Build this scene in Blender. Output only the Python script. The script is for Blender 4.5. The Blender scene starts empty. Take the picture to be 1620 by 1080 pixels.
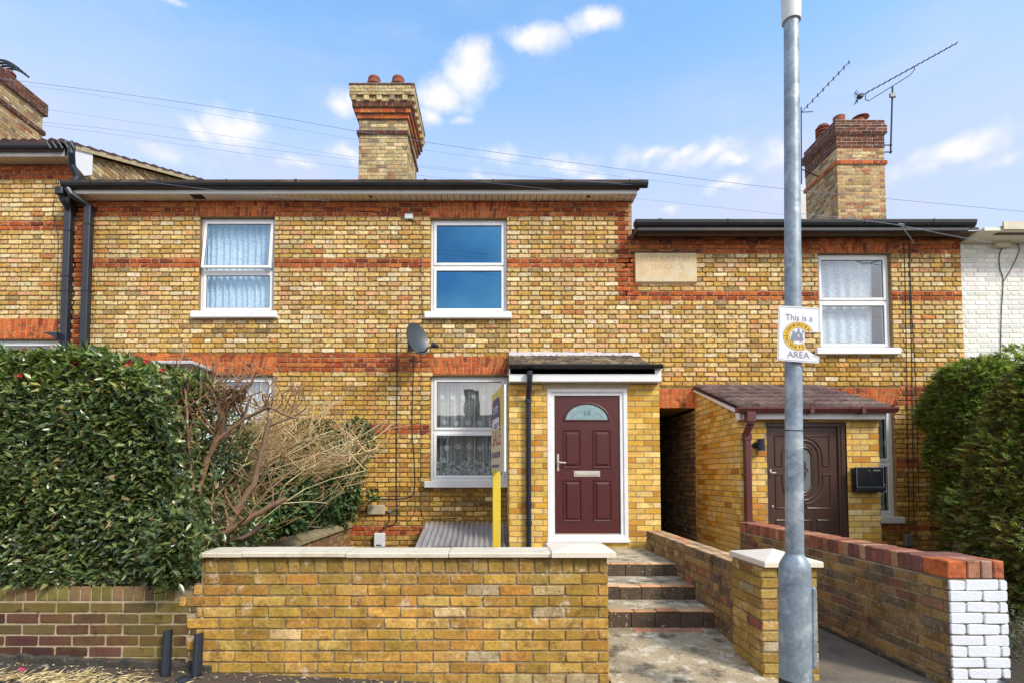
import bpy, math, random
import numpy as np
from math import radians, sin, cos, tan, pi, sqrt, atan2
from mathutils import Vector, Matrix

S = bpy.context.scene
COL = S.collection

# ------------------------------------------------------------------ camera
CAMZ = 1.45
F = 842.0                      # focal length in photo pixels (1620 wide)
CX, CY = 785.0, 716.0          # principal point in photo pixels
A = radians(2.45)
cam_data = bpy.data.cameras.new("camera")
cam = bpy.data.objects.new("camera", cam_data)
COL.objects.link(cam)
cam.location = (0, 0, CAMZ)
cam.rotation_euler = (radians(90) + A, 0, 0)
cam_data.sensor_width = 36.0
cam_data.lens = F / 1620 * 36.0
cam_data.shift_x = (810 - CX) / 1620
cam_data.shift_y = (CY - 540) / 1620
cam_data.clip_start = 0.05
cam_data.clip_end = 3000
S.camera = cam


def at(px, py, Y):
    """world X, Z of what the photo shows at px,py on the vertical plane Y"""
    x = (px - CX) / F
    y = (CY - py) / F
    dy = cos(A) - y * sin(A)
    dz = sin(A) + y * cos(A)
    t = Y / dy
    return t * x, CAMZ + t * dz


def at3(px, py, Y):
    x, z = at(px, py, Y)
    return Vector((x, Y, z))


def dirn(px, py):
    v = at3(px, py, 1.0) - Vector((0, 0, CAMZ))
    return v.normalized()


# ------------------------------------------------------------------ sky and sun
SUN_EL, SUN_AZ = radians(40), radians(135)    # azimuth clockwise from +Y: right of and behind the camera
SKY_STRENGTH = 0.15
SUN_STRENGTH = 1.5
EXPOSURE = 1.22
world = bpy.data.worlds.new("World")
S.world = world
world.use_nodes = True
nt = world.node_tree
nt.nodes.clear()


def N(tree, typ, **kw):
    n = tree.nodes.new(typ)
    for k, v in kw.items():
        setattr(n, k, v)
    return n


def math_node(tree, op, a, b=None, clamp=False):
    n = tree.nodes.new("ShaderNodeMath")
    n.operation = op
    n.use_clamp = clamp
    for i, v in enumerate((a, b)):
        if v is None:
            continue
        if isinstance(v, (int, float)):
            n.inputs[i].default_value = v
        else:
            tree.links.new(v, n.inputs[i])
    return n.outputs[0]


out = N(nt, "ShaderNodeOutputWorld")
bg = N(nt, "ShaderNodeBackground")
sky = N(nt, "ShaderNodeTexSky")
sky.sky_type = 'NISHITA'
sky.sun_disc = False
sky.sun_elevation = SUN_EL
sky.sun_rotation = SUN_AZ
sky.air_density = 1.0
sky.dust_density = 0.6
sky.ozone_density = 1.6
tc = N(nt, "ShaderNodeTexCoord")
sep = N(nt, "ShaderNodeSeparateXYZ")
nt.links.new(tc.outputs["Generated"], sep.inputs[0])
VEC = tc.outputs["Generated"]
# thin high veil
mp = N(nt, "ShaderNodeMapping")
mp.inputs["Scale"].default_value = (1.2, 1.2, 4.0)
nt.links.new(VEC, mp.inputs[0])
n1 = N(nt, "ShaderNodeTexNoise")
n1.inputs["Scale"].default_value = 2.2
n1.inputs["Detail"].default_value = 9
n1.inputs["Roughness"].default_value = 0.62
nt.links.new(mp.outputs[0], n1.inputs["Vector"])
veil = N(nt, "ShaderNodeMapRange")
veil.interpolation_type = 'SMOOTHSTEP'
nt.links.new(n1.outputs["Fac"], veil.inputs["Value"])
veil.inputs["From Min"].default_value = 0.40
veil.inputs["From Max"].default_value = 0.78
# more veil towards the horizon
lowf = N(nt, "ShaderNodeMapRange")
lowf.interpolation_type = 'SMOOTHSTEP'
nt.links.new(sep.outputs[2], lowf.inputs["Value"])
lowf.inputs["From Min"].default_value = 0.42
lowf.inputs["From Max"].default_value = 0.66
lowf.inputs["To Min"].default_value = 0.80
lowf.inputs["To Max"].default_value = 0.16
veilm = math_node(nt, 'ADD', math_node(nt, 'MULTIPLY', veil.outputs[0], 0.35), lowf.outputs[0], clamp=True)
# cumulus puffs: soft ellipses in fixed directions, broken by noise
n2 = N(nt, "ShaderNodeTexNoise")
n2.inputs["Scale"].default_value = 17.0
n2.inputs["Detail"].default_value = 8
n2.inputs["Roughness"].default_value = 0.6
nt.links.new(VEC, n2.inputs["Vector"])
PUFFS = [(695, 142, 54, 28, .85), (745, 112, 44, 36, .95), (850, 58, 46, 24, .95), (945, 33, 40, 20, .95), (378, 206, 52, 26, .8), (312, 203, 34, 16, .7),
         (540, 163, 30, 22, .75), (684, 180, 26, 16, .75), (728, 184, 22, 14, .6),
         (905, 250, 90, 26, .5), (1010, 248, 60, 20, .55), (1120, 246, 70, 18, .6), (1235, 240, 40, 26, .65), (1062, 322, 22, 16, .6),
         (1520, 236, 60, 18, .75), (1600, 238, 50, 22, .6), (565, 262, 60, 18, .65), (1150, 300, 40, 16, .65), (250, 240, 70, 26, .5),
         (800, 245, 60, 14, .5), (1000, 275, 120, 20, .4), (262, -6, 34, 10, .7), (1290, 290, 80, 20, .5), (880, 255, 50, 18, .75), (940, 262, 40, 14, .7), (1040, 246, 34, 13, .75), (1090, 243, 26, 12, .7), (1135, 242, 30, 14, .8), (1160, 250, 24, 10, .7), (550, 255, 44, 14, .7), (480, 262, 40, 12, .6), (400, 205, 34, 20, .8), (770, 275, 50, 12, .55), (930, 300, 90, 14, .5), (1470, 262, 90, 16, .5), (450, 238, 70, 12, .35)]
nd = N(nt, "ShaderNodeTexNoise")
nd.inputs["Scale"].default_value = 9.0
nd.inputs["Detail"].default_value = 5
nt.links.new(VEC, nd.inputs["Vector"])
dsub = N(nt, "ShaderNodeVectorMath", operation='SUBTRACT')
nt.links.new(nd.outputs["Color"], dsub.inputs[0])
dsub.inputs[1].default_value = (.5, .5, .5)
dsc = N(nt, "ShaderNodeVectorMath", operation='SCALE')
nt.links.new(dsub.outputs[0], dsc.inputs[0])
dsc.inputs["Scale"].default_value = 0.085
dad = N(nt, "ShaderNodeVectorMath", operation='ADD')
nt.links.new(VEC, dad.inputs[0])
nt.links.new(dsc.outputs[0], dad.inputs[1])
DVEC = dad.outputs[0]
acc = None
for px, py, rx, ry, w in PUFFS:
    c = dirn(px, py)
    right = Vector((c.y, -c.x, 0)).normalized()
    up = right.cross(c).normalized()
    base = CAMZ
    ang = F / (c.y / 1.0) if False else F * 1.12
    d1 = N(nt, "ShaderNodeVectorMath", operation='DOT_PRODUCT')
    nt.links.new(DVEC, d1.inputs[0])
    d1.inputs[1].default_value = right * (ang / rx)
    d2 = N(nt, "ShaderNodeVectorMath", operation='DOT_PRODUCT')
    nt.links.new(DVEC, d2.inputs[0])
    d2.inputs[1].default_value = up * (ang / ry)
    d3 = N(nt, "ShaderNodeVectorMath", operation='DOT_PRODUCT')   # only in front
    nt.links.new(VEC, d3.inputs[0])
    d3.inputs[1].default_value = c
    r2 = math_node(nt, 'ADD', math_node(nt, 'POWER', math_node(nt, 'ABSOLUTE', d1.outputs["Value"]), 2), math_node(nt, 'POWER', math_node(nt, 'ABSOLUTE', d2.outputs["Value"]), 2))
    g = math_node(nt, 'MULTIPLY', math_node(nt, 'SUBTRACT', 1.0, math_node(nt, 'MULTIPLY', math_node(nt, 'SQRT', r2), 0.62), clamp=True), w)
    g = math_node(nt, 'MULTIPLY', g, math_node(nt, 'GREATER_THAN', d3.outputs["Value"], 0.0))
    acc = g if acc is None else math_node(nt, 'MAXIMUM', acc, g)
# clouds added behind the camera as white fill light, also seen in window panes
n3 = N(nt, "ShaderNodeTexNoise")
n3.inputs["Scale"].default_value = 3.1
n3.inputs["Detail"].default_value = 7
nt.links.new(VEC, n3.inputs["Vector"])
bk = N(nt, "ShaderNodeMapRange")
nt.links.new(sep.outputs[1], bk.inputs["Value"])
bk.inputs["From Min"].default_value = -0.1
bk.inputs["From Max"].default_value = -0.45
backc = math_node(nt, 'MULTIPLY', bk.outputs[0], math_node(nt, 'MULTIPLY', math_node(nt, 'SUBTRACT', n3.outputs["Fac"], 0.40, clamp=True), 5.0, clamp=True))
hi = N(nt, "ShaderNodeMapRange")
hi.interpolation_type = 'SMOOTHSTEP'
nt.links.new(sep.outputs[2], hi.inputs["Value"])
hi.inputs["From Min"].default_value = 0.46
hi.inputs["From Max"].default_value = 0.62
hi.inputs["To Min"].default_value = 1.0
backc = math_node(nt, 'MULTIPLY', backc, hi.outputs[0])
edge = math_node(nt, 'SUBTRACT', math_node(nt, 'MULTIPLY', acc, 1.75), math_node(nt, 'MULTIPLY', n2.outputs["Fac"], 1.5))
cl = N(nt, "ShaderNodeMapRange")
cl.interpolation_type = 'SMOOTHSTEP'
nt.links.new(edge, cl.inputs["Value"])
cl.inputs["From Min"].default_value = -0.34
cl.inputs["From Max"].default_value = 0.66
skycol = N(nt, "ShaderNodeVectorMath", operation='SCALE')
nt.links.new(sky.outputs[0], skycol.inputs[0])
skycol.inputs["Scale"].default_value = SKY_STRENGTH
skytint = N(nt, "ShaderNodeVectorMath", operation='MULTIPLY')
nt.links.new(skycol.outputs[0], skytint.inputs[0])
skytint.inputs[1].default_value = (.68, 1.05, 1.14)


def mixrgb(tree, fac, a, b, blend='MIX'):
    m = tree.nodes.new("ShaderNodeMix")
    m.data_type = 'RGBA'
    m.blend_type = blend
    for sock, v in ((m.inputs[0], fac), (m.inputs[6], a), (m.inputs[7], b)):
        if isinstance(v, (int, float)):
            sock.default_value = v
        elif isinstance(v, tuple):
            sock.default_value = (*v, 1.0) if len(v) == 3 else v
        else:
            tree.links.new(v, sock)
    return m.outputs[2]


c0 = mixrgb(nt, veilm, skytint.outputs[0], (0.295, 0.325, 0.44))
c1 = mixrgb(nt, math_node(nt, 'MULTIPLY', backc, 0.85), c0, (0.85, 0.80, 0.74))
c2 = mixrgb(nt, math_node(nt, 'MULTIPLY', cl.outputs[0], 0.9), c1, (0.47, 0.455, 0.48))
nt.links.new(c2, bg.inputs["Color"])
bg.inputs["Strength"].default_value = 1.0
nt.links.new(bg.outputs[0], out.inputs[0])

sun_data = bpy.data.lights.new("sun", 'SUN')
sun_data.energy = SUN_STRENGTH
sun_data.angle = radians(12)
sun_data.color = (1.0, 0.94, 0.84)
sun = bpy.data.objects.new("sun", sun_data)
COL.objects.link(sun)
to_sun = Vector((sin(SUN_AZ) * cos(SUN_EL), cos(SUN_AZ) * cos(SUN_EL), sin(SUN_EL)))
sun.rotation_euler = to_sun.to_track_quat('Z', 'Y').to_euler()
sun.location = to_sun * 50

S.view_settings.view_transform = 'Standard'
S.view_settings.look = 'None'
S.view_settings.gamma = 1.0
S.view_settings.exposure = EXPOSURE
S.view_settings.use_curve_mapping = False

# ------------------------------------------------------------------ helpers
R = random.Random(11)
HOUSES = {}


class MB:
    """collects faces with a tint per face and links them as ONE mesh object"""

    def __init__(self):
        self.v, self.f, self.c = [], [], []

    def add(self, verts, faces, col=(1, 1, 1)):
        b = len(self.v)
        self.v.extend([tuple(p) for p in verts])
        for f in faces:
            self.f.append(tuple(b + i for i in f))
            self.c.append(col)

    def quad(self, a, b, c, d, col=(1, 1, 1)):
        self.add((a, b, c, d), ((0, 1, 2, 3),), col)

    def box(self, a, b, col=(1, 1, 1), bev=0.0):
        x0, y0, z0 = a
        x1, y1, z1 = b
        if x0 > x1: x0, x1 = x1, x0
        if y0 > y1: y0, y1 = y1, y0
        if z0 > z1: z0, z1 = z1, z0
        if bev <= 0:
            vs = [(x0, y0, z0), (x1, y0, z0), (x1, y1, z0), (x0, y1, z0), (x0, y0, z1), (x1, y0, z1), (x1, y1, z1), (x0, y1, z1)]
            fs = [(0, 3, 2, 1), (4, 5, 6, 7), (0, 1, 5, 4), (1, 2, 6, 5), (2, 3, 7, 6), (3, 0, 4, 7)]
            self.add(vs, fs, col)
            return
        e = min(bev, (x1 - x0) / 2.01, (y1 - y0) / 2.01, (z1 - z0) / 2.01)
        # chamfered box
        vs = []
        idx = {}
        for sx in (0, 1):
            for sy in (0, 1):
                for sz in (0, 1):
                    X, Y, Z = (x0, x1)[sx], (y0, y1)[sy], (z0, z1)[sz]
                    dx, dy, dz = (e, -e)[sx], (e, -e)[sy], (e, -e)[sz]
                    idx[sx, sy, sz, 0] = len(vs); vs.append((X, Y + dy, Z + dz))
                    idx[sx, sy, sz, 1] = len(vs); vs.append((X + dx, Y, Z + dz))
                    idx[sx, sy, sz, 2] = len(vs); vs.append((X + dx, Y + dy, Z))
        fs = []
        I = idx
        fs.append((I[0, 0, 0, 0], I[0, 0, 1, 0], I[0, 1, 1, 0], I[0, 1, 0, 0]))
        fs.append((I[1, 0, 0, 0], I[1, 1, 0, 0], I[1, 1, 1, 0], I[1, 0, 1, 0]))
        fs.append((I[0, 0, 0, 1], I[1, 0, 0, 1], I[1, 0, 1, 1], I[0, 0, 1, 1]))
        fs.append((I[0, 1, 0, 1], I[0, 1, 1, 1], I[1, 1, 1, 1], I[1, 1, 0, 1]))
        fs.append((I[0, 0, 0, 2], I[0, 1, 0, 2], I[1, 1, 0, 2], I[1, 0, 0, 2]))
        fs.append((I[0, 0, 1, 2], I[1, 0, 1, 2], I[1, 1, 1, 2], I[0, 1, 1, 2]))
        for s in (0, 1):
            for t in (0, 1):
                fs.append((I[0, s, t, 1], I[1, s, t, 1], I[1, s, t, 2], I[0, s, t, 2]))
                fs.append((I[s, 0, t, 0], I[s, 1, t, 0], I[s, 1, t, 2], I[s, 0, t, 2]))
                fs.append((I[s, t, 0, 0], I[s, t, 1, 0], I[s, t, 1, 1], I[s, t, 0, 1]))
        for k in [(a_, b_, c_) for a_ in (0, 1) for b_ in (0, 1) for c_ in (0, 1)]:
            fs.append((I[(*k, 0)], I[(*k, 1)], I[(*k, 2)]))
        self.add(vs, fs, col)

    def tube(self, pts, r, n=8, col=(1, 1, 1), caps=True):
        """r: number or list; parallel-transported rings"""
        pts = [Vector(p) for p in pts]
        m = len(pts)
        rs = r if isinstance(r, (list, tuple)) else [r] * m
        t0 = (pts[1] - pts[0]).normalized()
        ref = Vector((0, 0, 1)) if abs(t0.z) < 0.9 else Vector((1, 0, 0))
        u = t0.cross(ref).normalized()
        vs = []
        for i in range(m):
            if i == 0: t = pts[1] - pts[0]
            elif i == m - 1: t = pts[-1] - pts[-2]
            else: t = (pts[i + 1] - pts[i]).normalized() + (pts[i] - pts[i - 1]).normalized()
            if t.length < 1e-9: t = t0
            t = t.normalized()
            u = (u - t * u.dot(t))
            if u.length < 1e-6: u = t.orthogonal()
            u.normalize()
            w = t.cross(u)
            for k in range(n):
                a = 2 * pi * k / n
                vs.append(pts[i] + (u * cos(a) + w * sin(a)) * rs[i])
        fs = []
        for i in range(m - 1):
            for k in range(n):
                k2 = (k + 1) % n
                fs.append((i * n + k, i * n + k2, (i + 1) * n + k2, (i + 1) * n + k))
        if caps:
            fs.append(tuple(range(n - 1, -1, -1)))
            fs.append(tuple((m - 1) * n + k for k in range(n)))
        self.add(vs, fs, col)

    def lathe(self, c, prof, n=24, col=(1, 1, 1)):
        """prof list of (r,z) about vertical axis at c"""
        vs = []
        for r, z in prof:
            for k in range(n):
                a = 2 * pi * k / n
                vs.append((c[0] + r * cos(a), c[1] + r * sin(a), c[2] + z))
        fs = []
        for i in range(len(prof) - 1):
            for k in range(n):
                k2 = (k + 1) % n
                fs.append((i * n + k, i * n + k2, (i + 1) * n + k2, (i + 1) * n + k))
        fs.append(tuple(range(n - 1, -1, -1)))
        fs.append(tuple((len(prof) - 1) * n + k for k in range(n)))
        self.add(vs, fs, col)

    def prism(self, poly, d, col=(1, 1, 1)):
        """planar polygon (3D points) pushed along vector d"""
        d = Vector(d)
        n = len(poly)
        vs = [Vector(p) for p in poly] + [Vector(p) + d for p in poly]
        fs = [tuple(range(n)), tuple(range(2 * n - 1, n - 1, -1))]
        for i in range(n):
            j = (i + 1) % n
            fs.append((i, i + n, j + n, j))
        self.add(vs, fs, col)

    def frust(self, q, Nn, proud, inset, col, rc=0.0):
        """four corners on the mortar plane -> little raised brick; rc cuts the corners"""
        q = [Vector(p) for p in q]
        if rc > 0:
            o_ = []
            for i in range(4):
                pn = (q[(i + 1) % 4] - q[i]); pp = (q[(i - 1) % 4] - q[i])
                k = min(rc, pn.length * .3, pp.length * .3) * R.uniform(.35, 1.3)
                o_.append(q[i] + pp.normalized() * k)
                o_.append(q[i] + pn.normalized() * k)
            q = o_
        m = len(q)
        c = sum(q, Vector((0, 0, 0))) / m
        top = []
        for i in range(m):
            e = c - q[i]
            if m == 4:
                e1 = (q[(i + 1) % 4] - q[i]).normalized()
                e2 = (q[(i - 1) % 4] - q[i]).normalized()
                top.append(q[i] + (e1 + e2) * inset + Nn * proud)
            else:
                a_ = (q[(i + 1) % m] - q[i]).normalized()
                b_ = (q[(i - 1) % m] - q[i]).normalized()
                n1_ = Nn.cross((q[(i + 1) % m] - q[i])).normalized()
                n2_ = Nn.cross((q[i] - q[(i - 1) % m])).normalized()
                if n1_.dot(e) < 0: n1_ = -n1_
                if n2_.dot(e) < 0: n2_ = -n2_
                top.append(q[i] + (n1_ + n2_) * inset * .6 + Nn * proud)
        mid = [q[i] + Nn * (proud * .55) for i in range(m)]
        vs = q + mid + top
        fs = [tuple(range(2 * m, 3 * m))]
        for i in range(m):
            j = (i + 1) % m
            fs.append((i, j, m + j, m + i))
            fs.append((m + i, m + j, 2 * m + j, 2 * m + i))
        self.add(vs, fs, col)

    def build(self, name, mat, parent=None, smooth=False, loc=None):
        base = Vector((0, 0, 0))
        if parent is not None:
            base = origin_of(parent)
        elif loc is not None:
            base = Vector(loc)
        me = bpy.data.meshes.new(name)
        nv = len(self.v)
        va = np.array(self.v, dtype=np.float32).reshape(-1, 3) - np.array(base, dtype=np.float32)
        me.from_pydata(va.tolist(), [], self.f)
        cols = np.ones((len(me.loops), 4), dtype=np.float32)
        cnt = [len(f) for f in self.f]
        rep = np.repeat(np.array([c[:3] for c in self.c], dtype=np.float32).reshape(-1, 3), cnt, axis=0)
        if len(rep) == len(cols):
            cols[:, :3] = rep
        att = me.color_attributes.new("tint", 'FLOAT_COLOR', 'CORNER')
        att.data.foreach_set("color", cols.ravel())
        if smooth:
            me.polygons.foreach_set("use_smooth", [True] * len(me.polygons))
            try:
                me.set_sharp_from_angle(angle=radians(40))
            except Exception:
                pass
        me.materials.append(mat)
        me.update()
        o = bpy.data.objects.new(name, me)
        COL.objects.link(o)
        if parent is not None:
            o.parent = parent
        elif loc is not None:
            o.location = base
        return o


def origin_of(o):
    v = Vector((0, 0, 0))
    while o is not None:
        v += o.location
        o = o.parent
    return v


def tag(o, label=None, cat=None, group=None, kind=None):
    if label: o["label"] = label
    if cat: o["category"] = cat
    if group: o["group"] = group
    if kind: o["kind"] = kind
    return o


def thing(name, loc, label, cat, group=None):
    o = bpy.data.objects.new(name, None)
    o.empty_display_size = 0.2
    o.location = loc
    COL.objects.link(o)
    return tag(o, label, cat, group)


# ------------------------------------------------------------------ materials
def material(name, color=(1, 1, 1), tint=False, rough=0.8, metal=0.0, spec=0.5, var=0.15, vscale=8.0, fine=0.0, fscale=90.0,
             bump=0.0, bscale=60.0, stains=(), stretch=None, coat=0.0, trans=0.0, rvar=0.0):
    """stains: list of (colour, noise scale, threshold, softness, strength)"""
    m = bpy.data.materials.new(name)
    m.use_nodes = True
    t = m.node_tree
    t.nodes.clear()
    o = N(t, "ShaderNodeOutputMaterial")
    p = N(t, "ShaderNodeBsdfPrincipled")
    t.links.new(p.outputs[0], o.inputs[0])
    tcx = N(t, "ShaderNodeTexCoord")
    vec = tcx.outputs["Object"]
    if stretch:
        mm = N(t, "ShaderNodeMapping")
        mm.inputs["Scale"].default_value = stretch
        t.links.new(vec, mm.inputs[0])
        vec = mm.outputs[0]

    def noise(scale, detail=6, rough_=0.6, off=0.0):
        n = N(t, "ShaderNodeTexNoise")
        n.inputs["Scale"].default_value = scale
        n.inputs["Detail"].default_value = detail
        n.inputs["Roughness"].default_value = rough_
        if off:
            mo = N(t, "ShaderNodeMapping")
            mo.inputs["Location"].default_value = (off, off * 1.7, -off)
            t.links.new(vec, mo.inputs[0])
            t.links.new(mo.outputs[0], n.inputs["Vector"])
        else:
            t.links.new(vec, n.inputs["Vector"])
        return n.outputs["Fac"]

    if tint:
        a = N(t, "ShaderNodeAttribute", attribute_name="tint")
        c = a.outputs["Color"]
        if tuple(color) != (1, 1, 1):
            c = mixrgb(t, 1.0, c, tuple(color), 'MULTIPLY')
    else:
        rgb = N(t, "ShaderNodeRGB")
        rgb.outputs[0].default_value = (*color, 1)
        c = rgb.outputs[0]

    def scaled(c, fac, amt):
        mr = N(t, "ShaderNodeMapRange")
        t.links.new(fac, mr.inputs["Value"])
        mr.inputs["From Min"].default_value = 0.25
        mr.inputs["From Max"].default_value = 0.75
        mr.inputs["To Min"].default_value = 1 - amt
        mr.inputs["To Max"].default_value = 1 + amt
        sc = N(t, "ShaderNodeVectorMath", operation='SCALE')
        t.links.new(c, sc.inputs[0])
        t.links.new(mr.outputs[0], sc.inputs["Scale"])
        return sc.outputs[0]

    if var: c = scaled(c, noise(vscale), var)
    if fine: c = scaled(c, noise(fscale, 4, 0.7), fine)
    for i, (sc_, ns, th, soft, stg) in enumerate(stains):
        mr = N(t, "ShaderNodeMapRange")
        mr.interpolation_type = 'SMOOTHSTEP'
        t.links.new(noise(ns, 8, 0.68, off=3.1 + i * 7.7), mr.inputs["Value"])
        mr.inputs["From Min"].default_value = th - soft
        mr.inputs["From Max"].default_value = th + soft
        mr.inputs["To Max"].default_value = stg
        c = mixrgb(t, mr.outputs[0], c, tuple(sc_))
    t.links.new(c, p.inputs["Base Color"])
    p.inputs["Roughness"].default_value = rough
    p.inputs["Metallic"].default_value = metal
    p.inputs["Specular IOR Level"].default_value = spec
    if coat:
        p.inputs["Coat Weight"].default_value = coat
        p.inputs["Coat Roughness"].default_value = 0.15
    if trans:
        p.inputs["Transmission Weight"].default_value = trans
    if rvar:
        mr = N(t, "ShaderNodeMapRange")
        t.links.new(noise(vscale * 1.7), mr.inputs["Value"])
        mr.inputs["To Min"].default_value = max(0, rough - rvar)
        mr.inputs["To Max"].default_value = min(1, rough + rvar)
        t.links.new(mr.outputs[0], p.inputs["Roughness"])
    if bump:
        b = N(t, "ShaderNodeBump")
        b.inputs["Strength"].default_value = 1.0
        b.inputs["Distance"].default_value = bump
        t.links.new(noise(bscale, 6, 0.65), b.inputs["Height"])
        t.links.new(b.outputs[0], p.inputs["Normal"])
    return m


M = {}
M['stock'] = material("old stock brick", tint=True, rough=.92, spec=.2, var=.24, vscale=16, fine=.42, fscale=60, bump=.010, bscale=45,
                      stains=[((.76, .62, .40), 18, .62, .06, .40), ((.09, .055, .02), 24, .60, .05, .75), ((.14, .085, .03), 1.0, .60, .12, .34)])
M['red'] = material("red brick", tint=True, rough=.9, spec=.2, var=.25, vscale=9, fine=.25, fscale=60, bump=.004, bscale=50,
                    stains=[((.09, .035, .02), 9, .58, .08, .65), ((.60, .30, .15), 24, .64, .04, .5)])
M['porchbrick'] = material("yellow porch brick", tint=True, rough=.85, spec=.25, var=.20, vscale=10, fine=.22, fscale=60, bump=.003, bscale=60,
                           stains=[((.48, .23, .035), 7, .60, .06, .6), ((.30, .20, .08), 30, .64, .05, .5)])
M['garden'] = material("weathered yellow garden brick", tint=True, rough=.9, spec=.25, var=.20, vscale=7, fine=.32, fscale=40, bump=.007, bscale=60,
                       stains=[((.26, .185, .03), 2.4, .53, .10, .50), ((.30, .16, .03), 5, .56, .06, .5), ((.72, .60, .46), 9, .615, .05, .65), ((.11, .065, .025), 14, .59, .07, .5), ((.05, .035, .02), 60, .62, .04, .7)])
M['oldgarden'] = material("grimy garden brick", tint=True, rough=.92, spec=.2, var=.22, vscale=7, fine=.28, fscale=50, bump=.005, bscale=55,
                          stains=[((.05, .035, .02), 6, .55, .08, .5), ((.60, .52, .40), 30, .62, .04, .6), ((.42, .16, .06), 10, .64, .05, .5)])
M['purple'] = material("mossy purple brick", tint=True, rough=.9, spec=.2, var=.22, vscale=10, fine=.2, fscale=60, bump=.003, bscale=60,
                       stains=[((.17, .14, .025), 2.6, .55, .10, .55), ((.04, .02, .015), 15, .62, .05, .6)])
M['whitebrick'] = material("white painted brick", tint=True, rough=.7, var=.05, vscale=4, fine=.05, fscale=60, bump=.004, bscale=40,
                           stains=[((.50, .46, .38), 9, .70, .06, .4)])
M['stone'] = material("cast stone", (.68, .60, .46), rough=.85, spec=.3, var=.08, vscale=5, fine=.10, fscale=120, bump=.0015, bscale=120,
                      stains=[((.42, .34, .20), 6, .60, .10, .45), ((.20, .16, .1), 30, .71, .03, .5)])
M['cap'] = material("pale cast stone cap", (.80, .70, .56), rough=.8, spec=.3, var=.05, vscale=6, fine=.06, fscale=150, bump=.001, bscale=150,
                    stains=[((.50, .44, .33), 9, .66, .08, .35)])
M['datestone'] = material("sandstone", (.66, .50, .29), rough=.9, spec=.2, var=.12, vscale=6, fine=.12, fscale=80, bump=.003, bscale=50,
                          stains=[((.64, .60, .52), 4, .55, .1, .6), ((.35, .18, .05), 14, .66, .05, .5)])
M['upvc'] = material("white upvc", (.80, .80, .80), rough=.35, var=.04, vscale=5, stains=[((.60, .59, .56), 7, .62, .08, .4)])
M['whitepaint'] = material("white painted timber", (.74, .73, .70), rough=.5, var=.06, vscale=6, stains=[((.35, .33, .28), 20, .70, .04, .4)])
M['sillpaint'] = material("white painted sill", (.78, .77, .76), rough=.6, var=.05, vscale=9, bump=.001, bscale=40, stains=[((.35, .30, .24), 16, .68, .05, .5)])
M['cream'] = material("cream soffit boards", tint=True, rough=.55, var=.05, vscale=3)
M['black'] = material("black gutter plastic", (.016, .017, .020), rough=.38, spec=.45, var=.3, vscale=5, rvar=.15, stains=[((.12, .11, .09), 12, .66, .08, .4)])
M['darkpaint'] = material("dark painted metal", (.018, .022, .032), rough=.35, spec=.5, var=.2, vscale=5)
M['maroon'] = material("maroon plastic gutter", (.11, .028, .026), rough=.4, var=.15, vscale=5, stains=[((.25, .16, .14), 15, .66, .07, .4)])
M['door_red'] = material("burgundy woodgrain door", (.082, .016, .016), rough=.42, var=.22, vscale=7, stretch=(9, 9, 1.1), bump=.0012, bscale=22)
M['door_brown'] = material("dark brown painted door", (.070, .035, .024), rough=.34, var=.10, vscale=5, bump=.0004, bscale=60)
M['rubber'] = material("dark gasket", (.02, .02, .02), rough=.6, var=0)
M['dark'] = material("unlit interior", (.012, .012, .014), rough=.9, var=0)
M['chrome'] = material("satin metal", (.72, .66, .56), rough=.35, metal=.45, var=.1)
M['galv'] = material("galvanised steel", (.27, .325, .37), rough=.5, metal=.3, var=.34, vscale=9, fine=.22, fscale=34, rvar=.15, bump=.0015, bscale=12,
                     stains=[((.60, .62, .62), 7, .58, .06, .6), ((.13, .17, .22), 6, .62, .07, .5)])
M['corr'] = material("weathered corrugated sheet", (.52, .50, .51), rough=.4, metal=.35, var=.12, vscale=2, stretch=(2.5, 1, 1), bump=.001,
                     stains=[((.16, .14, .15), .8, .53, .10, .55), ((.50, .38, .20), 1.2, .64, .06, .35)])
M['grey'] = material("mid grey plastic", (.20, .21, .22), rough=.5, var=.1)
M['meter'] = material("white meter box plastic", (.72, .74, .76), rough=.45, var=.06, vscale=12, stains=[((.45, .42, .36), 20, .68, .05, .4)])
M['terracotta'] = material("terracotta", (.26, .075, .04), rough=.85, var=.2, vscale=12, stains=[((.10, .06, .04), 9, .6, .1, .5)])
M['lead'] = material("weathered lead", (.52, .50, .52), rough=.6, var=.2, vscale=10, stains=[((.12, .09, .09), 14, .6, .05, .8)])
M['tile'] = material("concrete roof tile", tint=True, rough=.9, var=.22, vscale=9, fine=.25, fscale=60, bump=.003, bscale=60,
                     stains=[((.34, .28, .20), 26, .66, .05, .55)])
M['cable'] = material("black cable", (.02, .02, .022), rough=.5, var=0)
M['wire'] = material("overhead wire", (.27, .30, .37), rough=.6, var=0)
M['bark'] = material("brown bark", tint=True, rough=.85, var=.28, vscale=18, fine=.2, fscale=90, bump=.003, bscale=60)
M['yellowpaint'] = material("yellow painted post", (.72, .52, .04), rough=.5, var=.06, vscale=5, stains=[((.22, .18, .05), 16, .68, .04, .7)])
M['yellowboard'] = material("pale yellow board", (.76, .62, .17), rough=.4, var=.03)
M['boardcream'] = material("cream board", (.74, .68, .46), rough=.4, var=.03)
M['whiteplate'] = material("white sign face", (.80, .80, .82), rough=.35, var=.03)
M['navy'] = material("navy print", (.035, .03, .20), rough=.4, var=0)
M['redprint'] = material("red print", (.60, .06, .02), rough=.4, var=0)
M['greyprint'] = material("grey print", (.24, .25, .31), rough=.5, var=0)
M['signyellow'] = material("sign yellow", (.80, .48, .02), rough=.4, var=0)
M['blackprint'] = material("black print", (.05, .04, .02), rough=.5, var=0)
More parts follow.
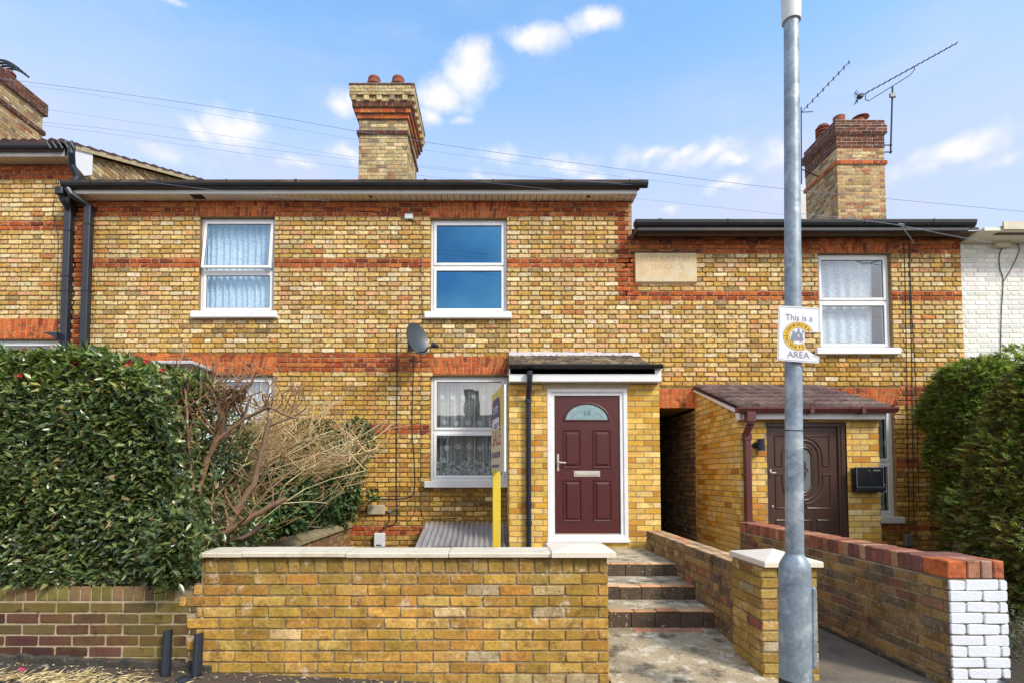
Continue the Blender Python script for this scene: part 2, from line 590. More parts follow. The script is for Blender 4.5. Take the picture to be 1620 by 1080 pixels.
M['noseb'] = material("worn step brick", tint=True, rough=.95, var=.2, vscale=10, fine=.3, fscale=50, bump=.004, bscale=50, stains=[((.08, .06, .04), 8, .60, .07, .6)])
M['stepriser'] = material("dark riser brick", tint=True, rough=.95, var=.3, vscale=8, fine=.4, fscale=50, bump=.006, bscale=40,
                          stains=[((.55, .50, .42), 30, .635, .025, .8), ((.14, .06, .035), 6, .6, .08, .4)])
M['concrete'] = material("stained concrete path", (.45, .355, .225), rough=.95, spec=.2, var=.2, vscale=3, fine=.35, fscale=40, bump=.006, bscale=45,
                         stains=[((.72, .64, .50), 7.5, .555, .05, .8), ((.045, .038, .028), 5.0, .57, .07, .7), ((.70, .62, .50), 28, .64, .05, .6), ((.05, .045, .03), 55, .62, .04, .7)])
M['path2'] = material("grey brown concrete path", (.20, .165, .125), rough=.95, spec=.2, var=.2, vscale=3, fine=.3, fscale=50, bump=.004, bscale=50,
                      stains=[((.10, .08, .06), 4, .58, .08, .5), ((.40, .34, .26), 40, .66, .04, .5)])
M['tarmac'] = material("pavement asphalt", (.085, .068, .055), rough=.95, spec=.25, var=.2, vscale=3, fine=.5, fscale=160, bump=.006, bscale=150,
                       stains=[((.22, .16, .11), 45, .64, .05, .6), ((.15, .095, .06), 2.2, .55, .12, .5)])
M['soil'] = material("garden soil", (.055, .038, .022), rough=1, var=.3, vscale=6, fine=.4, fscale=60, bump=.02, bscale=25)
M['litter'] = material("dry chippings", tint=True, rough=.9, var=.15, vscale=20)
M['cement'] = material("grimy cement fillet", (.07, .06, .045), rough=1, var=.3, vscale=8, fine=.4, fscale=50, bump=.012, bscale=30,
                       stains=[((.34, .30, .22), 22, .64, .05, .6), ((.02, .02, .018), 8, .55, .1, .6)])
M['render'] = material("cream cement lintel", (.50, .42, .29), rough=.9, var=.12, vscale=6, stains=[((.30, .22, .10), 8, .6, .1, .5)])
M['petal'] = material("flower petals", tint=True, rough=.5, var=.1, vscale=30)


def leaf_material(name, rough=.4, spec=.5, trans=.25):
    m = bpy.data.materials.new(name)
    m.use_nodes = True
    t = m.node_tree
    t.nodes.clear()
    o = N(t, "ShaderNodeOutputMaterial")
    p = N(t, "ShaderNodeBsdfPrincipled")
    a = N(t, "ShaderNodeAttribute", attribute_name="tint")
    t.links.new(a.outputs["Color"], p.inputs["Base Color"])
    p.inputs["Roughness"].default_value = rough
    p.inputs["Specular IOR Level"].default_value = spec
    tr = N(t, "ShaderNodeBsdfTranslucent")
    t.links.new(mixrgb(t, 1.0, a.outputs["Color"], (1.3, 1.5, .6), 'MULTIPLY'), tr.inputs["Color"])
    mx = N(t, "ShaderNodeMixShader")
    mx.inputs[0].default_value = trans
    t.links.new(p.outputs[0], mx.inputs[1])
    t.links.new(tr.outputs[0], mx.inputs[2])
    t.links.new(mx.outputs[0], o.inputs[0])
    return m


M['leaf'] = leaf_material("glossy evergreen leaf", .27, .75, .2)
M['ivy'] = leaf_material("ivy leaf", .5, .4, .2)
M['conifer'] = leaf_material("conifer spray", .65, .3, .38)


def glass_material(name, tintc=(.88, .94, .96), refl=(1, 1, 1), base=.2):
    m = bpy.data.materials.new(name)
    m.use_nodes = True
    t = m.node_tree
    t.nodes.clear()
    o = N(t, "ShaderNodeOutputMaterial")
    g = N(t, "ShaderNodeBsdfGlossy")
    g.inputs["Roughness"].default_value = 0.01
    g.inputs["Color"].default_value = (*refl, 1)
    tr = N(t, "ShaderNodeBsdfTransparent")
    tr.inputs["Color"].default_value = (*tintc, 1)
    lw = N(t, "ShaderNodeLayerWeight")
    lw.inputs["Blend"].default_value = .5
    fac = math_node(t, 'ADD', math_node(t, 'MULTIPLY', math_node(t, 'POWER', lw.outputs["Facing"], 4.0), 1 - base), base, clamp=True)
    b = N(t, "ShaderNodeBump")
    b.inputs["Distance"].default_value = .0015
    nz = N(t, "ShaderNodeTexNoise")
    nz.inputs["Scale"].default_value = 2.0
    tcx = N(t, "ShaderNodeTexCoord")
    t.links.new(tcx.outputs["Object"], nz.inputs["Vector"])
    t.links.new(nz.outputs["Fac"], b.inputs["Height"])
    t.links.new(b.outputs[0], g.inputs["Normal"])
    mx = N(t, "ShaderNodeMixShader")
    t.links.new(fac, mx.inputs[0])
    t.links.new(tr.outputs[0], mx.inputs[1])
    t.links.new(g.outputs[0], mx.inputs[2])
    t.links.new(mx.outputs[0], o.inputs[0])
    return m


M['glass'] = glass_material("blue-tinted reflection glazing", refl=(.16, .55, .95), base=.36, tintc=(.80, .92, 1.0))  # blue of the reflected sky is put into the reflection colour
M['glass3'] = glass_material("lightly blue-tinted reflection glazing", refl=(.45, .75, 1.0), base=.20, tintc=(.86, .94, 1.0))  # weaker sky blue put into the reflection colour
M['glass2'] = glass_material("clear double glazing", base=.22)
M['frost'] = material("frosted fanlight glass", (.24, .36, .38), rough=.25, var=.25, vscale=14, spec=.6)


def net_material(name, col, holes=.45, scale=60):
    m = bpy.data.materials.new(name)
    m.use_nodes = True
    t = m.node_tree
    p = t.nodes["Principled BSDF"]
    p.inputs["Base Color"].default_value = (*col, 1)
    p.inputs["Roughness"].default_value = .9
    tcx = N(t, "ShaderNodeTexCoord")
    nz = N(t, "ShaderNodeTexNoise")
    nz.inputs["Scale"].default_value = scale
    t.links.new(tcx.outputs["Object"], nz.inputs["Vector"])
    mr = N(t, "ShaderNodeMapRange")
    t.links.new(nz.outputs["Fac"], mr.inputs["Value"])
    mr.inputs["From Min"].default_value = .35
    mr.inputs["From Max"].default_value = .6
    mr.inputs["To Min"].default_value = 1 - holes
    mr.inputs["To Max"].default_value = 1.0
    t.links.new(mr.outputs[0], p.inputs["Alpha"])
    return m


M['net'] = net_material("net curtain", (.80, .84, .88), .35, 50)
M['netthin'] = net_material("thin lace curtain", (.50, .50, .48), .85, 120)
M['lace'] = net_material("lace pattern", (.78, .78, .76), .35, 160)

# ------------------------------------------------------------------ brick laying
YUP = Vector((0, 0, 1))


def pick(pal, rng):
    t = rng.random() * sum(w for w, _ in pal)
    for w, c in pal:
        t -= w
        if t <= 0:
            break
    k = rng.uniform(.84, 1.16)
    return tuple(max(0, ch * k * rng.uniform(.95, 1.05)) for ch in c)


PAL_STOCK = [(32, (.66, .44, .165)), (28, (.72, .52, .25)), (10, (.77, .62, .37)), (16, (.58, .345, .095)), (9, (.67, .38, .18)), (2, (.56, .24, .08)), (3, (.38, .27, .12))]
PAL_LOW = [(36, (.64, .37, .08)), (24, (.70, .44, .13)), (7, (.74, .54, .25)), (20, (.56, .295, .055)), (9, (.61, .30, .09)), (3, (.36, .21, .07))]
PAL_RED = [(30, (.40, .085, .025)), (26, (.48, .12, .032)), (14, (.32, .06, .022)), (12, (.22, .045, .022)), (14, (.55, .17, .04))]
PAL_ARCH = [(30, (.50, .12, .032)), (30, (.55, .15, .04)), (12, (.40, .08, .025)), (5, (.25, .06, .03))]
PAL_PORCH = [(46, (.70, .44, .10)), (28, (.76, .52, .17)), (16, (.62, .33, .045)), (9, (.52, .23, .035)), (5, (.74, .54, .25))]
PAL_GARDEN = [(34, (.60, .335, .07)), (28, (.67, .41, .11)), (20, (.49, .26, .055)), (7, (.57, .27, .055)), (6, (.70, .49, .24))]
PAL_GRIM = [(30, (.34, .20, .08)), (20, (.28, .17, .08)), (18, (.42, .26, .09)), (14, (.38, .15, .07)), (10, (.17, .11, .07))]
PAL_FLETTON = [(30, (.27, .175, .08)), (24, (.34, .215, .085)), (18, (.20, .14, .085)), (14, (.39, .24, .08)), (8, (.27, .13, .075))]
PAL_PURPLE = [(30, (.115, .052, .036)), (24, (.085, .036, .029)), (14, (.16, .078, .042)), (8, (.19, .13, .05)), (8, (.06, .03, .028))]
PAL_CHREDD = [(30, (.13, .045, .03)), (24, (.10, .034, .026)), (14, (.18, .06, .035)), (10, (.075, .033, .03))]
PAL_CHIM = [(30, (.50, .38, .18)), (22, (.60, .47, .25)), (18, (.40, .28, .13)), (10, (.36, .20, .09)), (12, (.24, .19, .12))]
PAL_CHIM2 = [(30, (.48, .33, .15)), (22, (.56, .41, .21)), (18, (.40, .25, .11)), (8, (.40, .17, .07)), (14, (.26, .18, .10))]
MORT = (.235, .15, .055)
MORT_RED = (.56, .33, .19)
MORT_PORCH = (.30, .235, .15)
MORT_GARDEN = (.37, .285, .185)
MORT_DARK = (.10, .085, .06)


def lay(mb, O, U, Nn, nrows, spans, cf, rng, h=.0755, L=.225, j=.011, proud=.006, inset=.003, bond='stretcher', jit=.0, u0=0.0, u1=None, V=YUP, rc=0.0):
    """spans(v) -> list of (a,b) along U; cf(u,v,head)->(colour)"""
    for r in range(nrows):
        v0, v1 = r * h, (r + 1) * h - j
        vm = (v0 + v1) / 2
        ss = spans(vm)
        if not ss: continue
        umin = min(s[0] for s in ss)
        umax = max(s[1] for s in ss)
        head = (L - j) / 2
        if bond == 'flemish':
            u = umin - rng.uniform(0, 1) * 0 - (0.0 if r % 2 else (L * .75))
            # anchor to a global grid so that neighbouring houses course through
            per = L + head + j
            k = math.floor((umin - 1) / per)
            u = k * per + (0 if r % 2 else per / 2)
            kind = 0
        else:
            k = math.floor((umin - 1) / L)
            u = k * L + (0 if r % 2 else L / 2)
            kind = 0
        while u < umax:
            l = L if (bond != 'flemish' or kind == 0) else head + j
            a, b = u, u + l - j
            u += l
            ish = kind == 1
            if bond == 'flemish': kind = 1 - kind
            for s0, s1 in ss:
                aa, bb = max(a, s0), min(b, s1)
                if bb - aa < .022: continue
                col = cf((aa + bb) / 2, vm, ish)
                if col is None: continue
                q = []
                for (uu, vv) in ((aa, v0), (bb, v0), (bb, v1), (aa, v1)):
                    du = rng.uniform(-jit, jit); dv = rng.uniform(-jit, jit)
                    if uu == s0 or uu == s1: du = 0
                    q.append(O + U * (uu + du) + V * (vv + dv))
                mb.frust(q, Nn, proud * rng.uniform(.75, 1.25) if jit else proud, inset, col, rc)


def mortar_grid(mb, X0, X1, Z0, Z1, holes, Y, col, colf=None):
    """front plane with rectangular holes, plus reveals"""
    xs = sorted({X0, X1, *[h[0] for h in holes], *[h[1] for h in holes]})
    zs = sorted({Z0, Z1, *[h[2] for h in holes], *[h[3] for h in holes]})
    xs = [x for x in xs if X0 - 1e-6 <= x <= X1 + 1e-6]
    zs = [z for z in zs if Z0 - 1e-6 <= z <= Z1 + 1e-6]
    for i in range(len(xs) - 1):
        for k in range(len(zs) - 1):
            xm, zm = (xs[i] + xs[i + 1]) / 2, (zs[k] + zs[k + 1]) / 2
            if any(h[0] < xm < h[1] and h[2] < zm < h[3] for h in holes): continue
            mb.quad((xs[i], Y, zs[k]), (xs[i + 1], Y, zs[k]), (xs[i + 1], Y, zs[k + 1]), (xs[i], Y, zs[k + 1]), col)


def brick_box(mb, a, b, cf, rng, h=.0755, L=.225, mort=MORT, bond='stretcher', faces='fblr', proud=.006, jit=.0, j=.011, inset=.003, top=True, z0off=0):
    x0, y0, z0 = a
    x1, y1, z1 = b
    nr = int((z1 - z0) / h + .5)
    hh = (z1 - z0) / nr
    mb.box(a, b, mort)
    W, D = x1 - x0, y1 - y0
    p = proud
    if 'f' in faces: lay(mb, Vector((x0, y0, z0)), Vector((1, 0, 0)), Vector((0, -1, 0)), nr, lambda v: [(-p, W + p)], cf, rng, hh, L, j, proud, inset, bond, jit)
    if 'b' in faces: lay(mb, Vector((x1, y1, z0)), Vector((-1, 0, 0)), Vector((0, 1, 0)), nr, lambda v: [(-p, W + p)], cf, rng, hh, L, j, proud, inset, bond, jit)
    if 'l' in faces: lay(mb, Vector((x0, y1, z0)), Vector((0, -1, 0)), Vector((-1, 0, 0)), nr, lambda v: [(0, D)], cf, rng, hh, L, j, proud, inset, bond, jit)
    if 'r' in faces: lay(mb, Vector((x1, y0, z0)), Vector((0, 1, 0)), Vector((1, 0, 0)), nr, lambda v: [(0, D)], cf, rng, hh, L, j, proud, inset, bond, jit)
    if 't' in faces:
        nt_ = max(1, int(D / .11 + .5))
        lay(mb, Vector((x0, y0, z1)), Vector((1, 0, 0)), Vector((0, 0, 1)), nt_, lambda v: [(0, W)], cf, rng, D / nt_, L, j, proud, inset, bond, jit, V=Vector((0, 1, 0)))


def palf(pal, rng):
    return lambda u, v, hd: pick(pal, rng)


def arch(mb, X0, X1, Z0, Z1, splay, n, Y, rng, mort=MORT_RED, crown=.0):
    """flat gauged arch of two-brick voussoirs on plane Y"""
    Nn = Vector((0, -1, 0))
    mb.add([(X0, Y - .004, Z0), (X1, Y - .004, Z0), (X1 + splay, Y - .004, Z1), (X0 - splay, Y - .004, Z1),
            (X0, Y + .1, Z0), (X1, Y + .1, Z0), (X1 + splay, Y + .1, Z1), (X0 - splay, Y + .1, Z1)],
           [(0, 1, 2, 3), (1, 0, 4, 5), (2, 1, 5, 6), (0, 3, 7, 4), (3, 2, 6, 7)], mort)
    g = .011
    for i in range(n):
        f0, f1 = i / n, (i + 1) / n
        b0, b1 = X0 + (X1 - X0) * f0 + g / 2, X0 + (X1 - X0) * f1 - g / 2
        t0, t1 = X0 - splay + (X1 - X0 + 2 * splay) * f0 + g / 2, X0 - splay + (X1 - X0 + 2 * splay) * f1 - g / 2
        s = .36 if i % 2 else .64
        for lo, hi in ((0, s), (s, 1)):
            lo2, hi2 = lo + (.022 if lo > 0 else .01), hi - (.022 if hi < 1 else .01)
            q = []
            for (e0, e1, fr) in ((b0, t0, lo2), (b1, t1, lo2), (b1, t1, hi2), (b0, t0, hi2)):
                q.append(Vector((e0 + (e1 - e0) * fr, Y - .004, Z0 + (Z1 - Z0) * fr)))
            mb.frust(q, Nn, .006, .002, pick(PAL_ARCH, rng))


def text_into(mb, s, size, O, U, V, col=(1, 1, 1), align='CENTER', depth=.0006, sx=1.0):
    cu = bpy.data.curves.new("writing", 'FONT')
    cu.body = s
    cu.size = size
    cu.align_x = align
    cu.align_y = 'CENTER'
    cu.extrude = 0
    cu.resolution_u = 3
    ob = bpy.data.objects.new("writing", cu)
    COL.objects.link(ob)
    dg = bpy.context.evaluated_depsgraph_get()
    me = bpy.data.meshes.new_from_object(ob.evaluated_get(dg))
    O, U, V = Vector(O), Vector(U).normalized(), Vector(V).normalized()
    Nn = U.cross(V)
    vs = [O + U * (v.co.x * sx) + V * v.co.y + Nn * depth for v in me.vertices]
    mb.add(vs, [tuple(p.vertices) for p in me.polygons], col)
    COL.objects.unlink(ob)
    bpy.data.objects.remove(ob)
    bpy.data.curves.remove(cu)
    bpy.data.meshes.remove(me)
# ================================================================== GROUND
YF = 8.34          # plane of the terrace front
YW = 3.73          # plane of the front garden wall
def pav_z(x):
    return max(-.03, min(.17, .02 - .045 * x))


def ground():
    mb = MB()
    xs = [-60, -12, -6, -4.5, -3.6, -2.8, -2.0, -1.2, -.4, .4, 1.2, 2.4, 4, 6, 12, 60]
    ys = [-30, -2, 0, 2.0, 3.0, 3.4, 3.70, 3.82]
    for i in range(len(xs) - 1):
        for k in range(len(ys) - 1):
            pts = []
            for x, y in ((xs[i], ys[k]), (xs[i + 1], ys[k]), (xs[i + 1], ys[k + 1]), (xs[i], ys[k + 1])):
                pts.append((x, y, pav_z(x) * min(1, max(0, (y) / 3.5)) - .006))
            mb.quad(*pts)
    tag(mb.build("pavement", M['tarmac']), kind="structure")
    mb = MB()
    mb.quad((-60, 3.82, -.03), (60, 3.82, -.03), (60, 60, -.03), (-60, 60, -.03))
    tag(mb.build("ground", M['soil']), kind="structure")
    # raised garden soil behind the front wall
    mb = MB()
    g = 14
    for i in range(g):
        for k in range(g):
            q = []
            for a, b in ((i, k), (i + 1, k), (i + 1, k + 1), (i, k + 1)):
                q.append((-2.2 + a / g * 2.85, 3.9 + b / g * 4.42, .20 + .03 * sin(a * 1.7 + b)))
            mb.quad(*q)
    for i in range(g):
        for k in range(g):
            q = []
            for a, b in ((i, k), (i + 1, k), (i + 1, k + 1), (i, k + 1)):
                q.append((-6.4 + a / g * 3.95, 3.9 + b / g * 4.42, .32 + .03 * sin(a * 1.7 + b)))
            mb.quad(*q)
    for i in range(g):
        for k in range(g):
            q = []
            for a, b in ((i, k), (i + 1, k), (i + 1, k + 1), (i, k + 1)):
                q.append((3.42 + a / g * 5.6, 3.4 + b / g * 4.9, .06 + .03 * sin(a * 1.7 + b)))
            mb.quad(*q)
    tag(mb.build("garden_soil", M['soil']), kind="structure")
    # concrete path between the piers, rising gently
    mb = MB()
    mb.add([(.80, 2.6, .0), (1.98, 2.6, .0), (1.98, 3.73, .008), (.80, 3.73, .008), (1.98, 4.80, .10), (.80, 4.80, .10)], [(0, 1, 2, 3), (3, 2, 4, 5)])
    tag(mb.build("garden_path", M['concrete']), kind="structure")
    mb = MB()
    mb.quad((2.2, 3.0, -.004), (3.14, 3.0, -.004), (3.14, 12.9, .03), (2.2, 12.9, .03))
    mb.quad((3.14, 6.80, .02), (5.1, 6.80, .02), (5.1, 6.88, .02), (3.14, 6.88, .02))
    tag(mb.build("side_path", M['path2']), kind="structure")


ground()

# ================================================================== WINDOWS
def window(house, name, X0, X1, Z0, Z1, split, openness=0.0, curtain='net', glass='glass', label=None, sill=True, seed=1, frame='upvc', lowtrans=.052):
    rng = random.Random(seed)
    yf = YF + .065
    mb = MB()
    fw, fd = .048, .06
    mb.box((X0, yf, Z0), (X0 + fw, yf + fd, Z1), bev=.004)
    mb.box((X1 - fw, yf, Z0), (X1, yf + fd, Z1), bev=.004)
    mb.box((X0 + fw, yf + .001, Z1 - fw), (X1 - fw, yf + fd, Z1), bev=.004)
    mb.box((X0 + fw, yf + .001, Z0), (X1 - fw, yf + fd, Z0 + fw), bev=.004)
    zs = Z0 + (Z1 - Z0) * split
    mb.box((X0 + fw, yf + .001, zs - .026), (X1 - fw, yf + fd, zs + .026), bev=.004)
    w = mb.build("window", M[frame], house)
    if label: w["label"] = label
    if sill:
        mb = MB()
        mb.box((X0 - .085, YF - .075, Z0 - .105), (X1 + .07, YF + .13, Z0 - .002), bev=.008)
        mb.build("sill", M['sillpaint'], w)
    o = origin_of(w)
    for (a, b, op) in ((zs + .026, Z1 - fw, openness), (Z0 + fw, zs - .026, 0)):
        mb = MB()
        cw = .046
        x0, x1 = X0 + fw - .004, X1 - fw + .004
        a2, b2 = a - .006, b + .006

        def T(p):
            # hinge at top edge
            dz = p[2] - b2
            return (p[0], p[1] + dz * sin(op), b2 + dz * cos(op))
        yo = yf - .014
        sub = MB()
        sub.box((x0, yo, a2), (x0 + cw, yo + .055, b2), bev=.006)
        sub.box((x1 - cw, yo, a2), (x1, yo + .055, b2), bev=.006)
        sub.box((x0 + cw, yo + .001, b2 - cw), (x1 - cw, yo + .055, b2), bev=.006)
        sub.box((x0 + cw, yo + .001, a2), (x1 - cw, yo + .055, a2 + cw), bev=.006)
        sub.v = [T(p) for p in sub.v]
        sub.build("casement", M[frame], w)
        gk = MB()
        e = .006
        xa, xb, za, zb = x0 + cw, x1 - cw, a2 + cw, b2 - cw
        gk.box((xa, yo + .010, za), (xa + e, yo + .016, zb))
        gk.box((xb - e, yo + .010, za), (xb, yo + .016, zb))
        gk.box((xa + e, yo + .010, zb - e), (xb - e, yo + .016, zb))
        gk.box((xa + e, yo + .010, za), (xb - e, yo + .016, za + e))
        gk.v = [T(p) for p in gk.v]
        gk.build("gasket", M['rubber'], w)
        pg = MB()
        pg.quad((xa, yo + .020, za), (xb, yo + .020, za), (xb, yo + .020, zb), (xa, yo + .020, zb))
        pg.v = [T(p) for p in pg.v]
        pg.build("pane", M[glass], w)
    # room behind
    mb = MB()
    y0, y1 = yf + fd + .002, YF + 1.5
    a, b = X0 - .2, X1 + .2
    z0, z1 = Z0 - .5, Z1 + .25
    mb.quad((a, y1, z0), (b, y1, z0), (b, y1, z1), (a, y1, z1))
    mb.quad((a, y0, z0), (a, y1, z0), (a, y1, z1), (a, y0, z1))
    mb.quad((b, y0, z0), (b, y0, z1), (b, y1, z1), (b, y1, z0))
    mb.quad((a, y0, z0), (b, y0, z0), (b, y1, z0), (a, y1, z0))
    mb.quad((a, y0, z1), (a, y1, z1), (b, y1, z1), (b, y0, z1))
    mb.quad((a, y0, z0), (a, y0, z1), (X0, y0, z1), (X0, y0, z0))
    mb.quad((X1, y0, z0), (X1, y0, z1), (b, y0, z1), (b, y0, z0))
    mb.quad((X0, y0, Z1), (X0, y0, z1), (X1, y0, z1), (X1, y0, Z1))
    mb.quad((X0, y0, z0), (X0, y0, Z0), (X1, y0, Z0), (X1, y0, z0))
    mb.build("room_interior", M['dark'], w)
    if curtain:
        def sheet(nm, mat, xa, xb, za, zb, yc, folds, amp, colv=(1, 1, 1), flare=0.0, lean=0.0):
            mb = MB()
            n = int(folds * 10)
            vs = []
            m = 8
            ph = [rng.uniform(-.5, .5) for _ in range(int(folds) + 3)]
            for k in range(m + 1):
                t = k / m
                z = zb + (za - zb) * t
                for i in range(n + 1):
                    s = i / n
                    fl = s * folds
                    y = yc + amp * sin(2 * pi * fl + ph[int(fl)] * 1.4) * (1 + flare * t) + .3 * amp * sin(5.3 * fl + 1.7 + t)
                    vs.append((xa + (xb - xa) * s + lean * t * s, y, z))
            fs = [(k * (n + 1) + i, k * (n + 1) + i + 1, (k + 1) * (n + 1) + i + 1, (k + 1) * (n + 1) + i) for k in range(m) for i in range(n)]
            mb.add(vs, fs, colv)
            return mb.build(nm, M[mat], w, smooth=True)
        if curtain == 'net':
            sheet("net_curtain", 'net', X0 + .03, X1 - .03, Z0 + .01, Z1 - .02, yf + .13, 11, .022)
        elif curtain == 'sheer':
            sheet("net_curtain", 'net', X0 + .03, X1 - .16, Z0 + .01, Z1 - .04, yf + .14, 6, .014, lean=-.03)
        elif curtain == 'lace':
            sheet("net_curtain", 'netthin', X0 + .03, X1 - .03, Z0 + .01, Z1 - .02, yf + .15, 7, .03)
            mb = MB()
            yy = yf + .108
            def flower(cx, cz, r):
                for k in range(6):
                    a = k * pi / 3 + rng.uniform(-.2, .2)
                    c = Vector((cx + cos(a) * r, yy + rng.uniform(-.004, .004), cz + sin(a) * r))
                    vs = [c + Vector((cos(a) * r * .7 * cos(b) - sin(a) * r * .42 * sin(b), 0, sin(a) * r * .7 * cos(b) + cos(a) * r * .42 * sin(b))) for b in [2 * pi * q / 8 for q in range(8)]]
                    mb.add(vs, [tuple(range(8))])
            for i in range(6):
                flower(X0 + .16 + i * .17, Z1 - .30 - rng.uniform(0, .03), .022)
            for i in range(5):
                flower(X0 + .2 + i * .19, Z0 + (Z1 - Z0) * split + .14 + rng.uniform(-.02, .02), .028)
            for i in range(5):
                flower(X0 + .24 + i * .18, Z0 + .53 + rng.uniform(-.02, .02), .030)
            for i in range(230):
                x = rng.uniform(X0 + .07, X1 - .07)
                hmax = .16 + .15 * abs(sin((x - X0) * 7.3)) ** 2
                flower(x, Z0 + .10 + rng.random() ** 1.4 * hmax, rng.uniform(.007, .015))
            for i in range(9):      # gathers hanging straight
                x = X0 + .12 + i * .115 + rng.uniform(-.02, .02)
                mb.quad((x, yy + .012, Z0 + .08), (x + .012, yy + .012, Z0 + .08), (x + .010, yy + .012, Z1 - .08), (x + .002, yy + .012, Z1 - .08))
            mb.build("lace_pattern", M['lace'], w)
    return w


# ================================================================== ROOF PIECES
def tiled(mb, x0, x1, Y0, Z0, Y1, Z1, course, rib, amp, pal, rng, thick=.018, sub=6, skew0=0.0, skew1=0.0):
    """tiles from the eave (Y0,Z0) up to (Y1,Z1)"""
    Ls = sqrt((Y1 - Y0) ** 2 + (Z1 - Z0) ** 2)
    d = Vector((0, (Y1 - Y0) / Ls, (Z1 - Z0) / Ls))
    n = Vector((0, -d.z, d.y))
    if n.z < 0: n = -n
    nr = max(1, int(Ls / course + .5))
    c = Ls / nr
    nx = max(1, int((x1 - x0) / rib + .5))
    w = (x1 - x0) / nx
    for r in range(nr):
        for i in range(nx):
            col = pick(pal, rng)
            lift = rng.uniform(-.002, .003)
            lo, up, bt = [], [], []
            for k in range(sub + 1):
                t = k / sub
                x = x0 + (i + t) * w + (.5 * w if False else 0)
                wv = amp * (sin(pi * t) ** 1.0) if amp else 0
                p = Vector((x, Y0, Z0)) + d * (r * c - .012)
                lo.append(p + n * (thick + wv + .006 + lift))
                bt.append(p + n * (-.004))
                q = Vector((x, Y0, Z0)) + d * ((r + 1) * c)
                up.append(q + n * (wv + .003))
            m = sub + 1
            fs = []
            for k in range(sub):
                fs.append((k, k + 1, m + k + 1, m + k))
                fs.append((2 * m + k, 2 * m + k + 1, k + 1, k))
            fs.append((0, m, 2 * m))
            fs.append((sub, 2 * m + sub, m + sub))
            mb.add(lo + up + bt, fs, col)


def gutter(mb, x0, x1, Y, Z, w=.115, dp=.075, joints=True, rng=None, square=False):
    """half-round gutter along X whose back is at Y, top at Z"""
    def prof(e):
        pts = []
        if square:
            return [(Y + e, Z + e), (Y - w - e, Z + e), (Y - w - e, Z - dp * .35), (Y - w * .75, Z - dp - e), (Y + e, Z - dp - e)]
        for k in range(9):
            a = pi * k / 8
            pts.append((Y - w / 2 + cos(a) * (w / 2 + e), Z - sin(a) * (dp + e)))
        pts.insert(0, (Y + e, Z + .008 + e))
        pts.append((Y - w - e, Z + .008 + e))
        return pts
    mb.prism([(x0, y, z) for y, z in prof(0)], (x1 - x0, 0, 0))
    if joints:
        x = x0 + .35
        while x < x1 - .1:
            mb.prism([(x, y, z) for y, z in prof(.006)], (.045 if int(x * 3) % 2 else .02, 0, 0))
            x += 1.05


def cable(name, pts, r, label, cat="cable", mat='cable', group=None, n=6, smoothk=6):
    P_ = [Vector(p) for p in pts]
    out = []
    for i in range(len(P_) - 1):
        p0 = P_[max(0, i - 1)]; p1 = P_[i]; p2 = P_[i + 1]; p3 = P_[min(len(P_) - 1, i + 2)]
        for k in range(smoothk):
            t = k / smoothk
            out.append(0.5 * ((2 * p1) + (-p0 + p2) * t + (2 * p0 - 5 * p1 + 4 * p2 - p3) * t * t + (-p0 + 3 * p1 - 3 * p2 + p3) * t ** 3))
    out.append(P_[-1])
    mb = MB()
    mb.tube(out, r, n)
    o = mb.build(name, M[mat], loc=P_[0], smooth=True)
    return tag(o, label, cat, group)


# ================================================================== THE TERRACE
def X(px, py=500): return at(px, py, YF)[0]
def Z(py, px=785): return at(px, py, YF)[1]


XB0, XB1, XB2, XB3 = X(118, 400), X(640, 400), X(1000, 400), X(1521, 450)
ZT_LEFT = Z(254)       # wall tops
ZT_MID = Z(317)
ZT_RIGHT = Z(372)

def rect(x0, y0, x1, y1, Y=None):
    Y = YF if Y is None else Y
    ym = (y0 + y1) / 2
    xm = (x0 + x1) / 2
    return at(x0, ym, Y)[0], at(x1, ym, Y)[0], at(xm, y1, Y)[1], at(xm, y0, Y)[1]


W_A = rect(315, 344, 434, 494)
W_B = rect(681, 346, 802, 495)
W_C = rect(1295, 401, 1411, 551)
G_A = rect(318, 594, 431, 760)
G_B = rect(681, 594, 803, 760)
G_C = rect(1305, 640, 1417, 816)
G_L = rect(-40, 537, 89, 700)
PASS = list(rect(1043, 645, 1101, 900)); PASS[2] = -.03
DOOR_A = list(rect(170, 600, 250, 900)); DOOR_A[2] = .3


